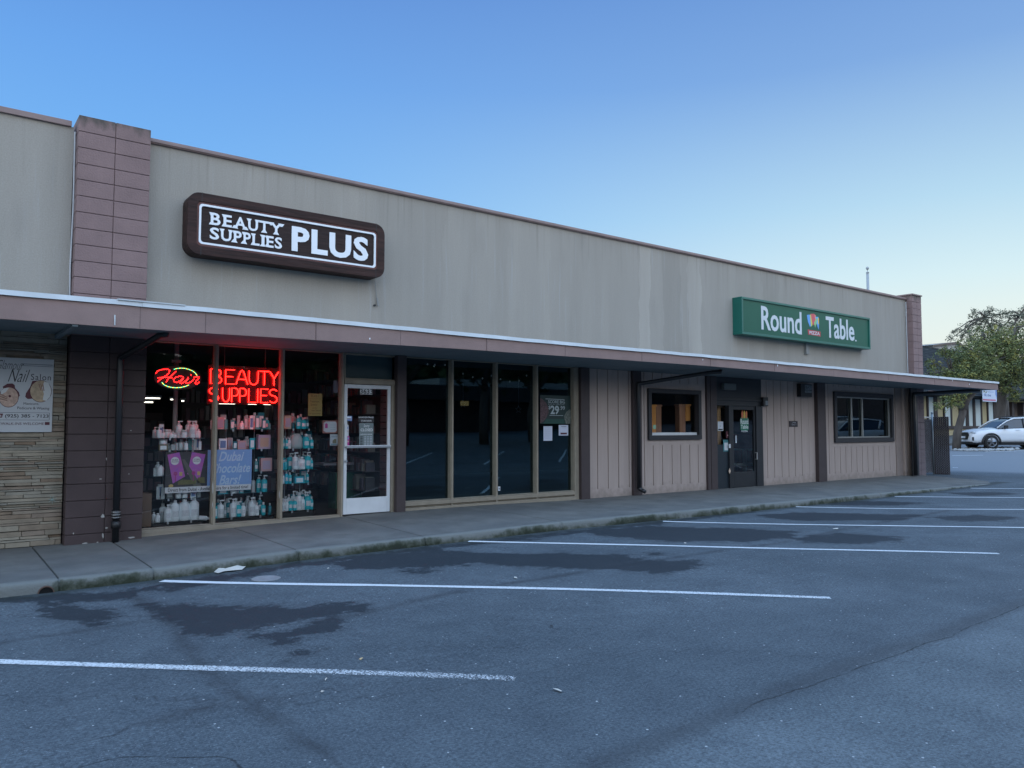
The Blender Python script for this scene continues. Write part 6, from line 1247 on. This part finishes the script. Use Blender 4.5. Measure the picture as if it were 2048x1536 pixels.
for k, (pa, pb) in enumerate(((1857.5, 1868), (1890, 1901.5), (1921, 1931.5), (1937, 1946), (1950.5, 1962), (1977, 1987))):
    x0, x1 = X_(pa, 830, YB2), X_(pb, 830, YB2); q = MB(); q.box(x0-.18, x0, YB2-.03, YB2+.06, zw0-.02, zw1+.1); q.box(x1, x1+.18+(.3 if k in (0, 5) else 0), YB2-.03, YB2+.06, zw0-.02, zw1+.1); q.box(x0, x1, YB2-.03, YB2+.06, zw1, zw1+.1); f = q.build('window', trim, B2)
    q = MB(); q.box(x0, x1, YB2+.02, YB2+.04, zw0-.02, zw1); q.build('pane', blind, f)
q = MB(); xe = X_(1997, 830, YB2); q.box(xe, 120, YB2+1.5, YB2+1.8, gz-.6, ze); q.build('entry_wall', mat('brown_wood_wall', (.10, .055, .035), .6, var=.3, vscale=2, stretch=(4, 1, .3)), B2)
for px in (1999, 2024, 2046, 2062): b2box('column', px-2.2, px+2.2, gz-.5, ze, YB2-.1, mat('dark_brown_trim', (.035, .025, .025)), YB2+.3)
b2box('entry_lamp', 2001.5, 2006, Z_(2003, 815, YB2), Z_(2003, 810, YB2), YB2-.2, mat('warm_lamp', (1, .9, .7), .5, emit=(1, .85, .6), es=6), YB2-.1)
b2box('notice_board', 2031, 2037, Z_(2034, 825, YB2), Z_(2034, 812, YB2), YB2+1.4, cw, YB2+1.45)
q = MB(); q.box(xe-.1, 120, YB2-.3, YB2+1.5, ze-.3, ze); q.build('porch_beam', mat('ochre_beam', (.40, .30, .12), .7), B2)
zr1 = Z_(1858, 695, YB2+2.2); q = MB(); rows = 26; rn = random.Random(6)
for r in range(rows):
    f0, f1_ = r/rows, (r+1)/rows; ya, yb_ = YB2-.9+f0*3.1, YB2-.9+f1_*3.1; za, zb3 = ze-.1+f0*(zr1-ze+.1), ze-.1+f1_*(zr1-ze+.1); x = 40.0+rn.random()
    while x < 110:
        x2 = x+rn.uniform(.35, .8); q.add([(x, ya-.05, za), (x2, ya-.05, za), (x2, yb_, zb3+.02), (x, yb_, zb3+.02)], [(0, 1, 2, 3)]); q.add([(x, ya-.05, za), (x, ya+.04, za-.02), (x2, ya+.04, za-.02), (x2, ya-.05, za)], [(0, 1, 2, 3)]); x = x2
o = q.build('mansard_roof', shing, B2); face_rnd(o, 2, 2)
q = MB(); q.box(44, 110, YB2+2.1, YB2+14, zr1-.1, zr1); q.box(44, 110, YB2-.9, YB2+.3, ze-.2, ze-.12); q.build('roof_deck', shing, B2); face_rnd(B2.children[-1], 3, 6)
q = MB(); q.box(41.5, 44, YB2+.2, YB2+.4, gz-.6, ze); q.build('side_wall', yel, B2)
# banner
t = thing('hanging_banner', (X_(1977, 790, YB2-1.2), YB2-1.2, 3), 'white and blue banner with a red stripe on the far yellow building', 'banner'); yy = YB2-1.2
def bp_(pts): return [(X_(p, 800, yy), Z_(1980, r_, yy)) for p, r_ in pts]
q = MB(); q.plate(bp_([(1965.5, 777), (1998, 777), (1998, 803.5), (1965.5, 803.5)]), yy, yy+.02); q.build('sheet', mat('banner_face', (.50, .56, .66), .6), t)
sheet(bp_([(1991, 777), (1999, 777), (1999, 803), (1994, 797), (1991, 788)]), yy-.002, BL, t, 'blue_swoosh'); sheet(bp_([(1965.5, 798.5), (1991, 798.5), (1992, 801.5), (1965.5, 801.5)]), yy-.003, mat('banner_red', (.45, .12, .18), .6), t, 'red_stripe')
text('physical', X_(1977, 800, yy), X_(1987.5, 800, yy), Z_(1980, 786, yy), Z_(1980, 782, yy), yy-.003, BL, t); text('fit the', X_(1969, 800, yy), X_(1982, 800, yy), Z_(1980, 793, yy), Z_(1980, 788, yy), yy-.003, mat('ink_blue', (.06, .10, .25), .6), t, offset=.02)
# gable building further behind
yg = 48; t = thing('gable_building', (X_(1911, 700, yg), yg, 1), 'pale gabled roof rising behind the dark shingle roof', 'building')
q = MB(); pts = [(1855, 760), (1868, 695), (1911, 684.5), (1945, 700), (1975, 760)]; q.plate([(X_(p, 700, yg), Z_(1911, r_, yg)) for p, r_ in pts], yg, yg+12); q.build('gable_wall', mat('pale_gable', (.46, .46, .44), .9, var=.1), t)
q = MB()
for (pa, ra), (pb, rb) in (((1860, 697.5), (1911, 684)), ((1911, 684), (1950, 702))): q.add([(X_(pa, 700, yg), yg-.4, Z_(1911, ra, yg)), (X_(pb, 700, yg), yg-.4, Z_(1911, rb, yg)), (X_(pb, 700, yg), yg+12, Z_(1911, rb, yg)), (X_(pa, 700, yg), yg+12, Z_(1911, ra, yg)), (X_(pa, 700, yg), yg-.4, Z_(1911, ra, yg)-.3), (X_(pb, 700, yg), yg-.4, Z_(1911, rb, yg)-.3)], [(0, 1, 2, 3), (0, 4, 5, 1)])
q.build('roof', mat('brown_edge', (.10, .075, .06), .8), t)
# far sidewalk and gravel island
q = MB()
fk = [(36, 19.6), (120, 19.6)]
xsf = list(np.arange(30, 121, 1.5)); n = len(xsf); V = [(x, y, ground_z(x, y)+dz) for (y, dz) in ((19.2, -.02), (19.2, .14), (19.5, .145), (23, .2)) for x in xsf]
q.add(V, [(j*n+i, j*n+i+1, (j+1)*n+i+1, (j+1)*n+i) for j in range(3) for i in range(n-1)])
tag(q.build('far_sidewalk', mat('concrete_walk', (.145, .15, .15))), 'concrete sidewalk in front of the far yellow building', kind='structure')
tr = Vector((0, 0, 0)); tp_ = None
def far_pt(px, dep): r = ray(px, 857); p = CP+r*dep; return Vector((p.x, p.y, ground_z(p.x, p.y)))
T1 = far_pt(1911, 38.5); T2_ = far_pt(1995, 43)
q = MB(); rn = random.Random(12)
for k in range(260):
    a = rn.random()*6.283; r = math.sqrt(rn.random()); cx = T1.x+.8+r*1.5*math.cos(a); cy = T1.y-.9+r*1.3*math.sin(a)-.15*(cx-T1.x); s = rn.uniform(.05, .14); cz = ground_z(cx, cy)+.03
    q.lathe([(0, -s*.5), (s*.8, -s*.2), (s*.9, s*.2), (s*.4, s*.6), (0, s*.65)], (cx, cy, cz), 5)
tag(q.build('gravel', mat('pale_pebbles', (.30, .31, .31), .8, var=.2)), 'pale pebbles around the tree foot beside the white car', 'gravel', kind='stuff')
# ------------------------------------------------------------------ trees
leaf_m = rnd_mat('tree_leaf', [(.07, .095, .04), (.13, .16, .06), (.10, .125, .055), (.20, .21, .07), (.32, .28, .07)], .7, .1, 3)
leaf_g = rnd_mat('grey_leaf', [(.12, .14, .10), (.18, .19, .14), (.10, .12, .08), (.24, .24, .17)], .7, .1, 3)
leaf_d = rnd_mat('dark_leaf', [(.020, .040, .015), (.04, .065, .02), (.03, .05, .02), (.07, .10, .03)], .7, .1, 3)
bark = mat('bark', (.085, .072, .062), .9, var=.3, vscale=6, bump=.6, bscale=14, stretch=(1, 1, .3))
def make_tree(base, label, limbs, clumps, nleaf, ls, lm, seed, trunk_r, group, droop=0):
    """limbs: lists of points relative to the base; clumps: (x, y, z, radius, weight)"""
    t = thing('street_tree', base, label, 'tree', group); rn = random.Random(seed); q = MB()
    for L_, r0, r1 in limbs: q.tube([Vector(base)+Vector(p) for p in L_], [r0+(r1-r0)*i/(len(L_)-1) for i in range(len(L_))], 9)
    for (cx, cy, cz, cr, wt) in clumps:
        # twigs from the nearest limb end
        e = min((Vector(L_[-1]) for L_, _, _ in limbs), key=lambda v: (v-Vector((cx, cy, cz))).length)
        m_ = (e+Vector((cx, cy, cz)))/2+Vector((rn.uniform(-.2, .2), rn.uniform(-.2, .2), .2)); q.tube([Vector(base)+e, Vector(base)+m_, Vector(base)+Vector((cx, cy, cz))], [.06, .04, .015], 5)
        for k in range(7):
            d = Vector((rn.gauss(0, 1), rn.gauss(0, 1), rn.gauss(0, .8))).normalized()*cr*rn.uniform(.8, 1.25); q.tube([Vector(base)+Vector((cx, cy, cz)), Vector(base)+Vector((cx, cy, cz))+d*.5+Vector((0, 0, .06)), Vector(base)+Vector((cx, cy, cz))+d], [.02, .012, .005], 4)
    tk = q.build('trunk', bark, t, smooth=True)
    q = MB(); tot = sum(c[4] for c in clumps); cols = []
    for (cx, cy, cz, cr, wt) in clumps:
        n = int(nleaf*wt/tot); spr = []
        for k in range(max(3, n//22)):
            d = Vector((rn.gauss(0, 1), rn.gauss(0, 1), rn.gauss(0, .75))).normalized()*cr*rn.random()**.45; spr.append((d, rn.random(), Vector((rn.uniform(-1, 1), rn.uniform(-1, 1), rn.uniform(-.7, .3))).normalized()))
        for k in range(n):
            d, hue, ax = rn.choice(spr); s = rn.uniform(-.32, .32); p = Vector(base)+Vector((cx, cy, cz))+d+ax*s+Vector((rn.gauss(0, .05), rn.gauss(0, .05), rn.gauss(0, .05)-droop*abs(s)))
            a = Vector((rn.uniform(-1, 1), rn.uniform(-1, 1), rn.uniform(-.8, .4))).normalized(); b_ = a.cross(Vector((rn.uniform(-1, 1), rn.uniform(-1, 1), rn.uniform(-1, 1)))).normalized(); l = ls*rn.uniform(.7, 1.4); w_ = l*.38
            q.add([p-a*l*.5, p+b_*w_*.5, p+a*l*.5, p-b_*w_*.5], [(0, 1, 2, 3)]); cols.append(min(.999, max(0, hue*.8+rn.random()*.2)))
    o = q.build('crown', lm, t); a = o.data.attributes.new('rnd', 'FLOAT', 'FACE'); a.data.foreach_set('value', cols)
    return t
def rel(px, py, dep, base): r = ray(px, py); p = CP+r*dep; return tuple(p-Vector(base))
def limb(base, pts, dep): return [rel(a_, b_, dep, base) for a_, b_ in pts]
b1 = T1
make_tree(b1, 'leaning street tree with yellow green leaves beside the white car', [
    ([(0, 0, -.1)]+limb(b1, [(1914, 868), (1922, 838), (1927, 818)], 38.5), .21, .15), (limb(b1, [(1927, 818), (1934, 800), (1948, 785), (1962, 765)], 38.5), .18, .09), (limb(b1, [(1926, 822), (1920, 800), (1915, 780), (1905, 755)], 38.5), .15, .06),
    (limb(b1, [(1940, 795), (1950, 760), (1945, 725)], 39), .12, .05)],
    [rel(a_, b_, d_, b1)+(r_, w_) for a_, b_, d_, r_, w_ in ((1935, 735, 38.5, .75, 5), (1915, 750, 38.2, .65, 4), (1952, 752, 38, .8, 5), (1925, 715, 38.7, .55, 3), (1900, 705, 38.4, .35, 1), (1887, 703, 38.4, .22, .6), (1945, 700, 39, .8, 4), (1972, 735, 38.3, .9, 5), (1902, 800, 38, .4, 1.1), (1883, 813, 38, .22, .4), (1913, 793, 37.8, .4, 1.2), (1893, 748, 38.2, .35, 1), (1905, 770, 38, .4, 1.5), (1868, 727, 38.5, .3, .7), (1925, 765, 38, .7, 4), (1860, 748, 38.5, .2, .3))],
    15000, .11, leaf_m, 5, .3, 'street trees across the drive', .25)
b2 = T2_
make_tree(b2, 'thick trunked tall street tree behind the white car', [
    ([(0, 0, -.1)]+limb(b2, [(1999, 840), (2004, 800), (2002, 765)], 43), .32, .22), (limb(b2, [(2002, 765), (1990, 735), (1978, 700), (1965, 665)], 43), .26, .07), (limb(b2, [(2003, 768), (2015, 730), (2025, 695), (2030, 655)], 43), .26, .07), (limb(b2, [(2002, 765), (2003, 720), (2000, 680)], 43), .2, .06), (limb(b2, [(2006, 790), (2022, 772), (2040, 765)], 43), .12, .05)],
    [rel(a_, b_, d_, b2)+(r_, w_) for a_, b_, d_, r_, w_ in ((1960, 690, 43, 1.0, 4), (1985, 680, 43, 1.1, 5), (2010, 690, 42, 1.1, 5), (2035, 685, 43, 1.1, 5), (2000, 715, 42, 1.2, 5), (1975, 715, 42.5, 1.0, 5), (2030, 715, 42, 1.1, 5), (2050, 700, 43, 1.0, 4), (2045, 735, 42, .8, 3), (2022, 755, 42, .6, 2.5), (2045, 765, 42.5, .6, 2.2), (1990, 742, 42.5, .8, 4), (2060, 665, 43, .9, 3), (1965, 740, 42.5, .7, 3), (2030, 790, 42, .35, 1.2), (2018, 780, 42, .35, 1.2))],
    21000, .115, leaf_m, 9, .4, 'street trees across the drive', .2)
b3 = far_pt(2010, 47)
make_tree(b3, 'feathery grey topped tree rising tallest behind the other two', [
    ([(0, 0, -.1)]+limb(b3, [(2008, 800), (2004, 740), (2000, 690)], 47), .3, .12), (limb(b3, [(2000, 690), (1985, 660), (1970, 635)], 47), .1, .04), (limb(b3, [(2000, 690), (2020, 660), (2040, 630)], 47), .1, .04)],
    [rel(a_, b_, 47, b3)+(r_, w_) for a_, b_, r_, w_ in ((1978, 625, .35, 1), (1965, 635, .5, 1.4), (1945, 628, .3, .7), (1950, 650, .5, 1.3), (1930, 655, .4, .9), (1925, 672, .4, .9), (1905, 665, .15, .25), (1985, 650, .8, 2.5), (2000, 630, .45, 1.1), (2015, 645, .8, 2), (2035, 635, .5, 1.2), (2048, 640, .6, 1.4), (2035, 660, 1.0, 2.5), (1965, 665, .9, 2.4), (2050, 620, .3, .6), (1995, 665, .9, 2.5), (1945, 675, .7, 1.8), (1903, 677, .25, .5), (2012, 628, .3, .6), (2062, 640, .7, 1.2))],
    6500, .105, leaf_g, 21, .3, 'street trees across the drive', .1)
# trees, hedge and low building across the lot (seen mirrored in the shop windows)
tr0 = None
for i, (x, y, hgt) in enumerate(((12, -11, 7), (18.5, -10, 7.5), (23.3, -10, 8), (27, -10.5, 8), (34, -11, 7), (5, -12, 7), (41, -12, 7))):
    if tr0 is None:
        rn = random.Random(77); cl = [(rn.uniform(-3, 3), rn.uniform(-2, 2), rn.uniform(3.6, 6.8), rn.uniform(.8, 1.3), 1) for _ in range(16)]
        tr0 = make_tree((x, y, 0), 'bushy tree across the lot, seen mirrored in the shop windows', [([(0, 0, -.1), (.1, 0, 1.6), (-.1, 0, 2.8)], .28, .2), ([(-.1, 0, 2.8), (-1, .3, 4), (-1.8, .3, 5.3)], .16, .06), ([(-.1, 0, 2.8), (1, -.3, 4.1), (1.9, 0, 5.5)], .16, .06), ([(-.1, 0, 2.8), (0, .2, 5), (.1, .2, 6.2)], .16, .05)], cl, 6500, .26, leaf_d, 31, .3, 'mirrored trees across the lot')
        tr0.location = (x, y, ground_z(x, y)-.05)
    else:
        c_ = tr0.copy(); C.objects.link(c_); c_.location = (x, y, ground_z(x, y)-.05); c_.rotation_euler = (0, 0, i*1.3)
        for ch_ in tr0.children: k_ = ch_.copy(); C.objects.link(k_); k_.parent = c_
rr_ = ray(932, 800); P_ = CP+rr_*(39.75/rr_.y); LX, LZ = P_.x, P_.z
t = thing('opposite_building', (25, -17, 0), 'low dark building across the lot, seen mirrored in the dark panes', 'building')
q = MB(); q.box(2, 62, -24, -17, -.1, 3.3); q.build('wall', mat('opposite_wall', (.08, .06, .055), .9, var=.3), t); q = MB(); q.box(1, 63, -25, -16.2, 3.2, 4.1); q.build('roof', mat('opposite_roof', (.05, .05, .05), .9, var=.2), t)
q = MB(); q.box(30, 60, -30, -25.2, 0, 5.2); q.build('rear_block', mat('opposite_pale', (.30, .31, .30), .9), t)
q = MB(); q.box(LX-.3, LX+.3, -16.99, -16.95, LZ-.35, LZ+.35); q.build('lit_window', mat('warm_window', (.8, .5, .2), .5, emit=(1, .6, .25), es=.8), t)
q = MB(); q.box(14.0, 14.5, -16.99, -16.95, 1.2, 2.5); q.box(14.7, 15.1, -16.99, -16.95, 1.2, 2.5); q.build('pale_window', mat('pale_win', (.5, .5, .5), .5), t)
rn = random.Random(40); q = MB(); cols = []
for k in range(9000):
    x = rn.uniform(-70, 150); hmax = 7.5+2.0*mnoise.noise(Vector((x*.12, 0, 0)))+1.2*mnoise.noise(Vector((x*.5, 5, 0))); z = hmax*rn.random()**.8; p = Vector((x, -34+rn.uniform(-2, 2), z)); a = Vector((rn.uniform(-1, 1), rn.uniform(-.3, .3), rn.uniform(-1, 1))).normalized(); b_ = Vector((rn.uniform(-1, 1), rn.uniform(-.3, .3), rn.uniform(-1, 1))); b_ = (b_-a*b_.dot(a)).normalized(); l = rn.uniform(.6, 1.1)
    q.add([p-a*l, p+b_*l*.7, p+a*l, p-b_*l*.7], [(0, 1, 2, 3)]); cols.append(rn.random())
o = q.build('treeline', leaf_d); a = o.data.attributes.new('rnd', 'FLOAT', 'FACE'); a.data.foreach_set('value', cols); tag(o, 'dark line of distant trees mirrored above the low building', 'trees', kind='stuff')
t = thing('opposite_building', (95, -14, 1), 'tall dark building across the lot, seen mirrored in the far window', 'building')
q = MB(); q.box(62.5, 140, -24, -12, -.2, 9); q.build('wall', mat('opposite_wall', (.08, .06, .055)), t); q = MB(); q.box(62, 141, -25, -11.4, 9, 9.6); q.build('roof', mat('opposite_roof', (.05, .05, .05)), t)
# ------------------------------------------------------------------ cars
def car(base, heading, label, paint_c, name='parked_car', group=None, scale=1.0):
    t = thing(name, base, label, 'car', group); t.rotation_euler = (0, 0, heading); t.scale = (scale,)*3
    paint = mat('car_paint_'+str(paint_c), paint_c, .25, coat=.6, var=.02); cg = mat('car_glass', (.012, .018, .024), .05, spec=.9); blk = mat('car_black_trim', (.012, .012, .013), .5); rub = mat('tyre_rubber', (.012, .012, .012), .85); rim = mat('alloy', (.30, .31, .33), .3, metal=.8); lampm = mat('headlamp', (.45, .5, .55), .1, spec=.9)
    def bl(q, nm, mt, bev=0, sm=False, par=None, sub=0):
        q.local = True; o = q.build(nm, mt, par or t, bev, sm); o.location = (0, 0, 0)
        if sub: s_ = o.modifiers.new('s', 'SUBSURF'); s_.levels = sub; s_.render_levels = sub
        return o
    # lower body loft: x, half width, z low, z side top, z crown
    ST = [(2.24, .62, .34, .60, .66), (2.20, .76, .27, .74, .80), (2.05, .86, .24, .88, .94), (1.6, .915, .24, .95, 1.02), (1.0, .925, .25, 1.00, 1.07), (.3, .925, .26, 1.03, 1.09), (-.6, .925, .26, 1.05, 1.10), (-1.4, .92, .26, 1.07, 1.12), (-1.95, .88, .28, 1.06, 1.11), (-2.18, .80, .34, 1.0, 1.05), (-2.24, .66, .42, .9, .95)]
    q = MB(); V = []; 
    for (x, w_, zl, zs, zc) in ST:
        for (a, z) in ((-.86, zl), (-1, zl+.12), (-1.0, (zl+zs)/2), (-.975, zs-.07), (-.90, zs), (-.45, zc), (.45, zc), (.90, zs), (.975, zs-.07), (1.0, (zl+zs)/2), (1, zl+.12), (.86, zl)): V.append((x, a*w_, z))
    k = 12; F = [(i*k+j, i*k+(j+1) % k, (i+1)*k+(j+1) % k, (i+1)*k+j) for i in range(len(ST)-1) for j in range(k)]; F += [tuple(range(k))[::-1], tuple((len(ST)-1)*k+j for j in range(k))]
    q.add(V, F); bl(q, 'body', paint, sm=True, sub=1)
    # greenhouse (glass) and roof
    GH = [(1.02, .80, 1.03, 1.05), (.55, .79, 1.05, 1.36), (.15, .78, 1.07, 1.53), (-.7, .78, 1.07, 1.56), (-1.5, .77, 1.08, 1.50), (-2.0, .74, 1.08, 1.20)]
    q = MB(); V = []
    for (x, w_, zb_, zt_) in GH:
        wt = w_-(zt_-zb_)*.30; V += [(x, -w_-.06, zb_-.03), (x, -wt, zt_-.03), (x, -wt*.7, zt_), (x, wt*.7, zt_), (x, wt, zt_-.03), (x, w_+.06, zb_-.03)]
    k = 6; F = [(i*k+j, i*k+j+1, (i+1)*k+j+1, (i+1)*k+j) for i in range(len(GH)-1) for j in range(5)]; F += [tuple(range(6))[::-1], tuple((len(GH)-1)*k+j for j in range(6))]
    q.add(V, F); bl(q, 'window_glass', cg, sm=False)
    q = MB(); RF = [(.22, .58, 1.535), (0, .62, 1.56), (-.7, .62, 1.59), (-1.5, .61, 1.535), (-1.72, .58, 1.43)]
    V = [];
    for (x, w_, z) in RF: V += [(x, -w_-.04, z-.05), (x, -w_*.7, z), (x, w_*.7, z), (x, w_+.04, z-.05)]
    q.add(V, [(i*4+j, i*4+j+1, (i+1)*4+j+1, (i+1)*4+j) for i in range(4) for j in range(3)]); bl(q, 'roof', paint, sm=True)
    q = MB()
    for s in (-1, 1):
        q.tube([(1.04, s*.82, 1.04), (.56, s*.735, 1.36), (.16, s*.665, 1.50), (-.7, s*.66, 1.535), (-1.5, s*.655, 1.48), (-2.0, s*.74, 1.16)], .035, 6)
        q.tube([(-1.25, s*.83, 1.07), (-1.5, s*.66, 1.48)], .05, 6)
    bl(q, 'pillars', paint, sm=True)
    q = MB()
    for s in (-1, 1): q.tube([(-.22, s*.84, 1.06), (-.28, s*.67, 1.52)], .03, 6); q.tube([(.2, s*.60, 1.60), (-.6, s*.61, 1.63), (-1.4, s*.60, 1.58)], .018, 6)
    bl(q, 'dark_trim', blk, sm=True)
    for s in (-1, 1):
        q = MB(); q.box(.62, .78, s*1.0-.11, s*1.0+.05, 1.03, 1.17); bl(q, 'mirror', blk, .03)
        q = MB(); q.box(2.06, 2.17, s*.66-.14, s*.66+.14, .76, .86); o = bl(q, 'headlight', lampm, .02); 
        q = MB(); q.box(2.10, 2.2, s*.68-.12, s*.68+.10, .40, .60); bl(q, 'intake', blk, .03)
        q = MB(); q.box(-2.18, -2.08, s*.7-.16, s*.7+.14, .86, .98); bl(q, 'tail_light', mat('tail_red', (.3, .01, .01), .3), .02)
    q = MB(); q.plate([(-.42, .82), (.42, .82), (.50, .68), (.36, .46), (-.36, .46), (-.50, .68)], 0, .03); q.v = [(2.245-yy*.5, xx, zz) for xx, yy, zz in q.v]; bl(q, 'grille', blk)
    q = MB(); q.box(2.235, 2.262, -.18, .18, .53, .63); bl(q, 'number_plate', letter_w)
    q = MB(); q.box(2.0, 2.25, -.70, .70, .26, .36); bl(q, 'bumper_lip', blk, .03)
    q = MB(); q.box(-1.9, 1.9, -.90, .90, .20, .30); bl(q, 'underside', blk, .02)
    for x in (1.38, -1.32):
        for s in (-1, 1):
            q = MB(); n = 22; rr = [(.345, .11), (.345, -.11), (.23, -.125), (.23, .125)]
            prof = [(.23, -.11), (.32, -.12), (.345, -.09), (.345, .09), (.32, .12), (.23, .11)]
            V = [(x+r_*math.cos(2*math.pi*j/n), s*.835+yv, .345+r_*math.sin(2*math.pi*j/n)) for r_, yv in prof for j in range(n)]
            q.add(V, [(i*n+j, i*n+(j+1) % n, (i+1)*n+(j+1) % n, (i+1)*n+j) for i in range(5) for j in range(n)]); wh = bl(q, 'wheel', rub, sm=True)
            q = MB(); V = [(x+.235*math.cos(2*math.pi*j/n), s*.90, .345+.235*math.sin(2*math.pi*j/n)) for j in range(n)]; q.add(V, [tuple(range(n))]); o = bl(q, 'wheel_well', blk, par=wh)
            q = MB()
            for k in range(5):
                for dd in (-.12, .12): a = 2*math.pi*k/5+.3+dd; q.tube([(x+.03*math.cos(a), s*.93, .345+.03*math.sin(a)), (x+.225*math.cos(a), s*.925, .345+.225*math.sin(a))], .018, 5)
            nn = [(x+.232*math.cos(2*math.pi*j/24), s*.93, .345+.232*math.sin(2*math.pi*j/24)) for j in range(25)]; q.tube(nn, .014, 5); bl(q, 'rim', rim, par=wh)
            q = MB(); arc = [(x+.42*math.cos(R_(a)), s*.915, .335+.42*math.sin(R_(a))) for a in range(-8, 189, 14)]; q.tube(arc, .05, 6); bl(q, 'arch_trim', blk, sm=True)
    q = MB()
    for s in (-1, 1): q.box(-.9, .95, s*.905-.03, s*.905+.03, .27, .36)
    bl(q, 'sill_trim', blk, .02)
    for s in (-1, 1):
        q = MB(); q.box(.02, .20, s*.935-.012, s*.935+.012, .93, .955); q.box(-.98, -.80, s*.935-.012, s*.935+.012, .95, .975); bl(q, 'door_handle', paint)
    return t
cp = far_pt(2018, 38.6)
car(cp+Vector((0, 0, -.0)), R_(140), 'white compact SUV parked across the drive by the trees', (.62, .64, .66), 'parked_car')
c2 = car(Vector((38, 1.6, ground_z(38, 1.6))), R_(200), 'silver SUV parked off to the right, seen mirrored in the far window', (.40, .42, .43), 'parked_car', scale=1.08)
c3 = car(Vector((43.5, -1.5, ground_z(43, 0))), R_(20), 'second silver SUV, seen mirrored beyond the first in the far window', (.40, .42, .43), 'parked_car', scale=1.1)
c4 = car(Vector((-3.2, 2.6, 0)), R_(-80), 'dark car behind the viewer, seen mirrored in the beauty shop window', (.03, .035, .04), 'parked_car', scale=1.1)
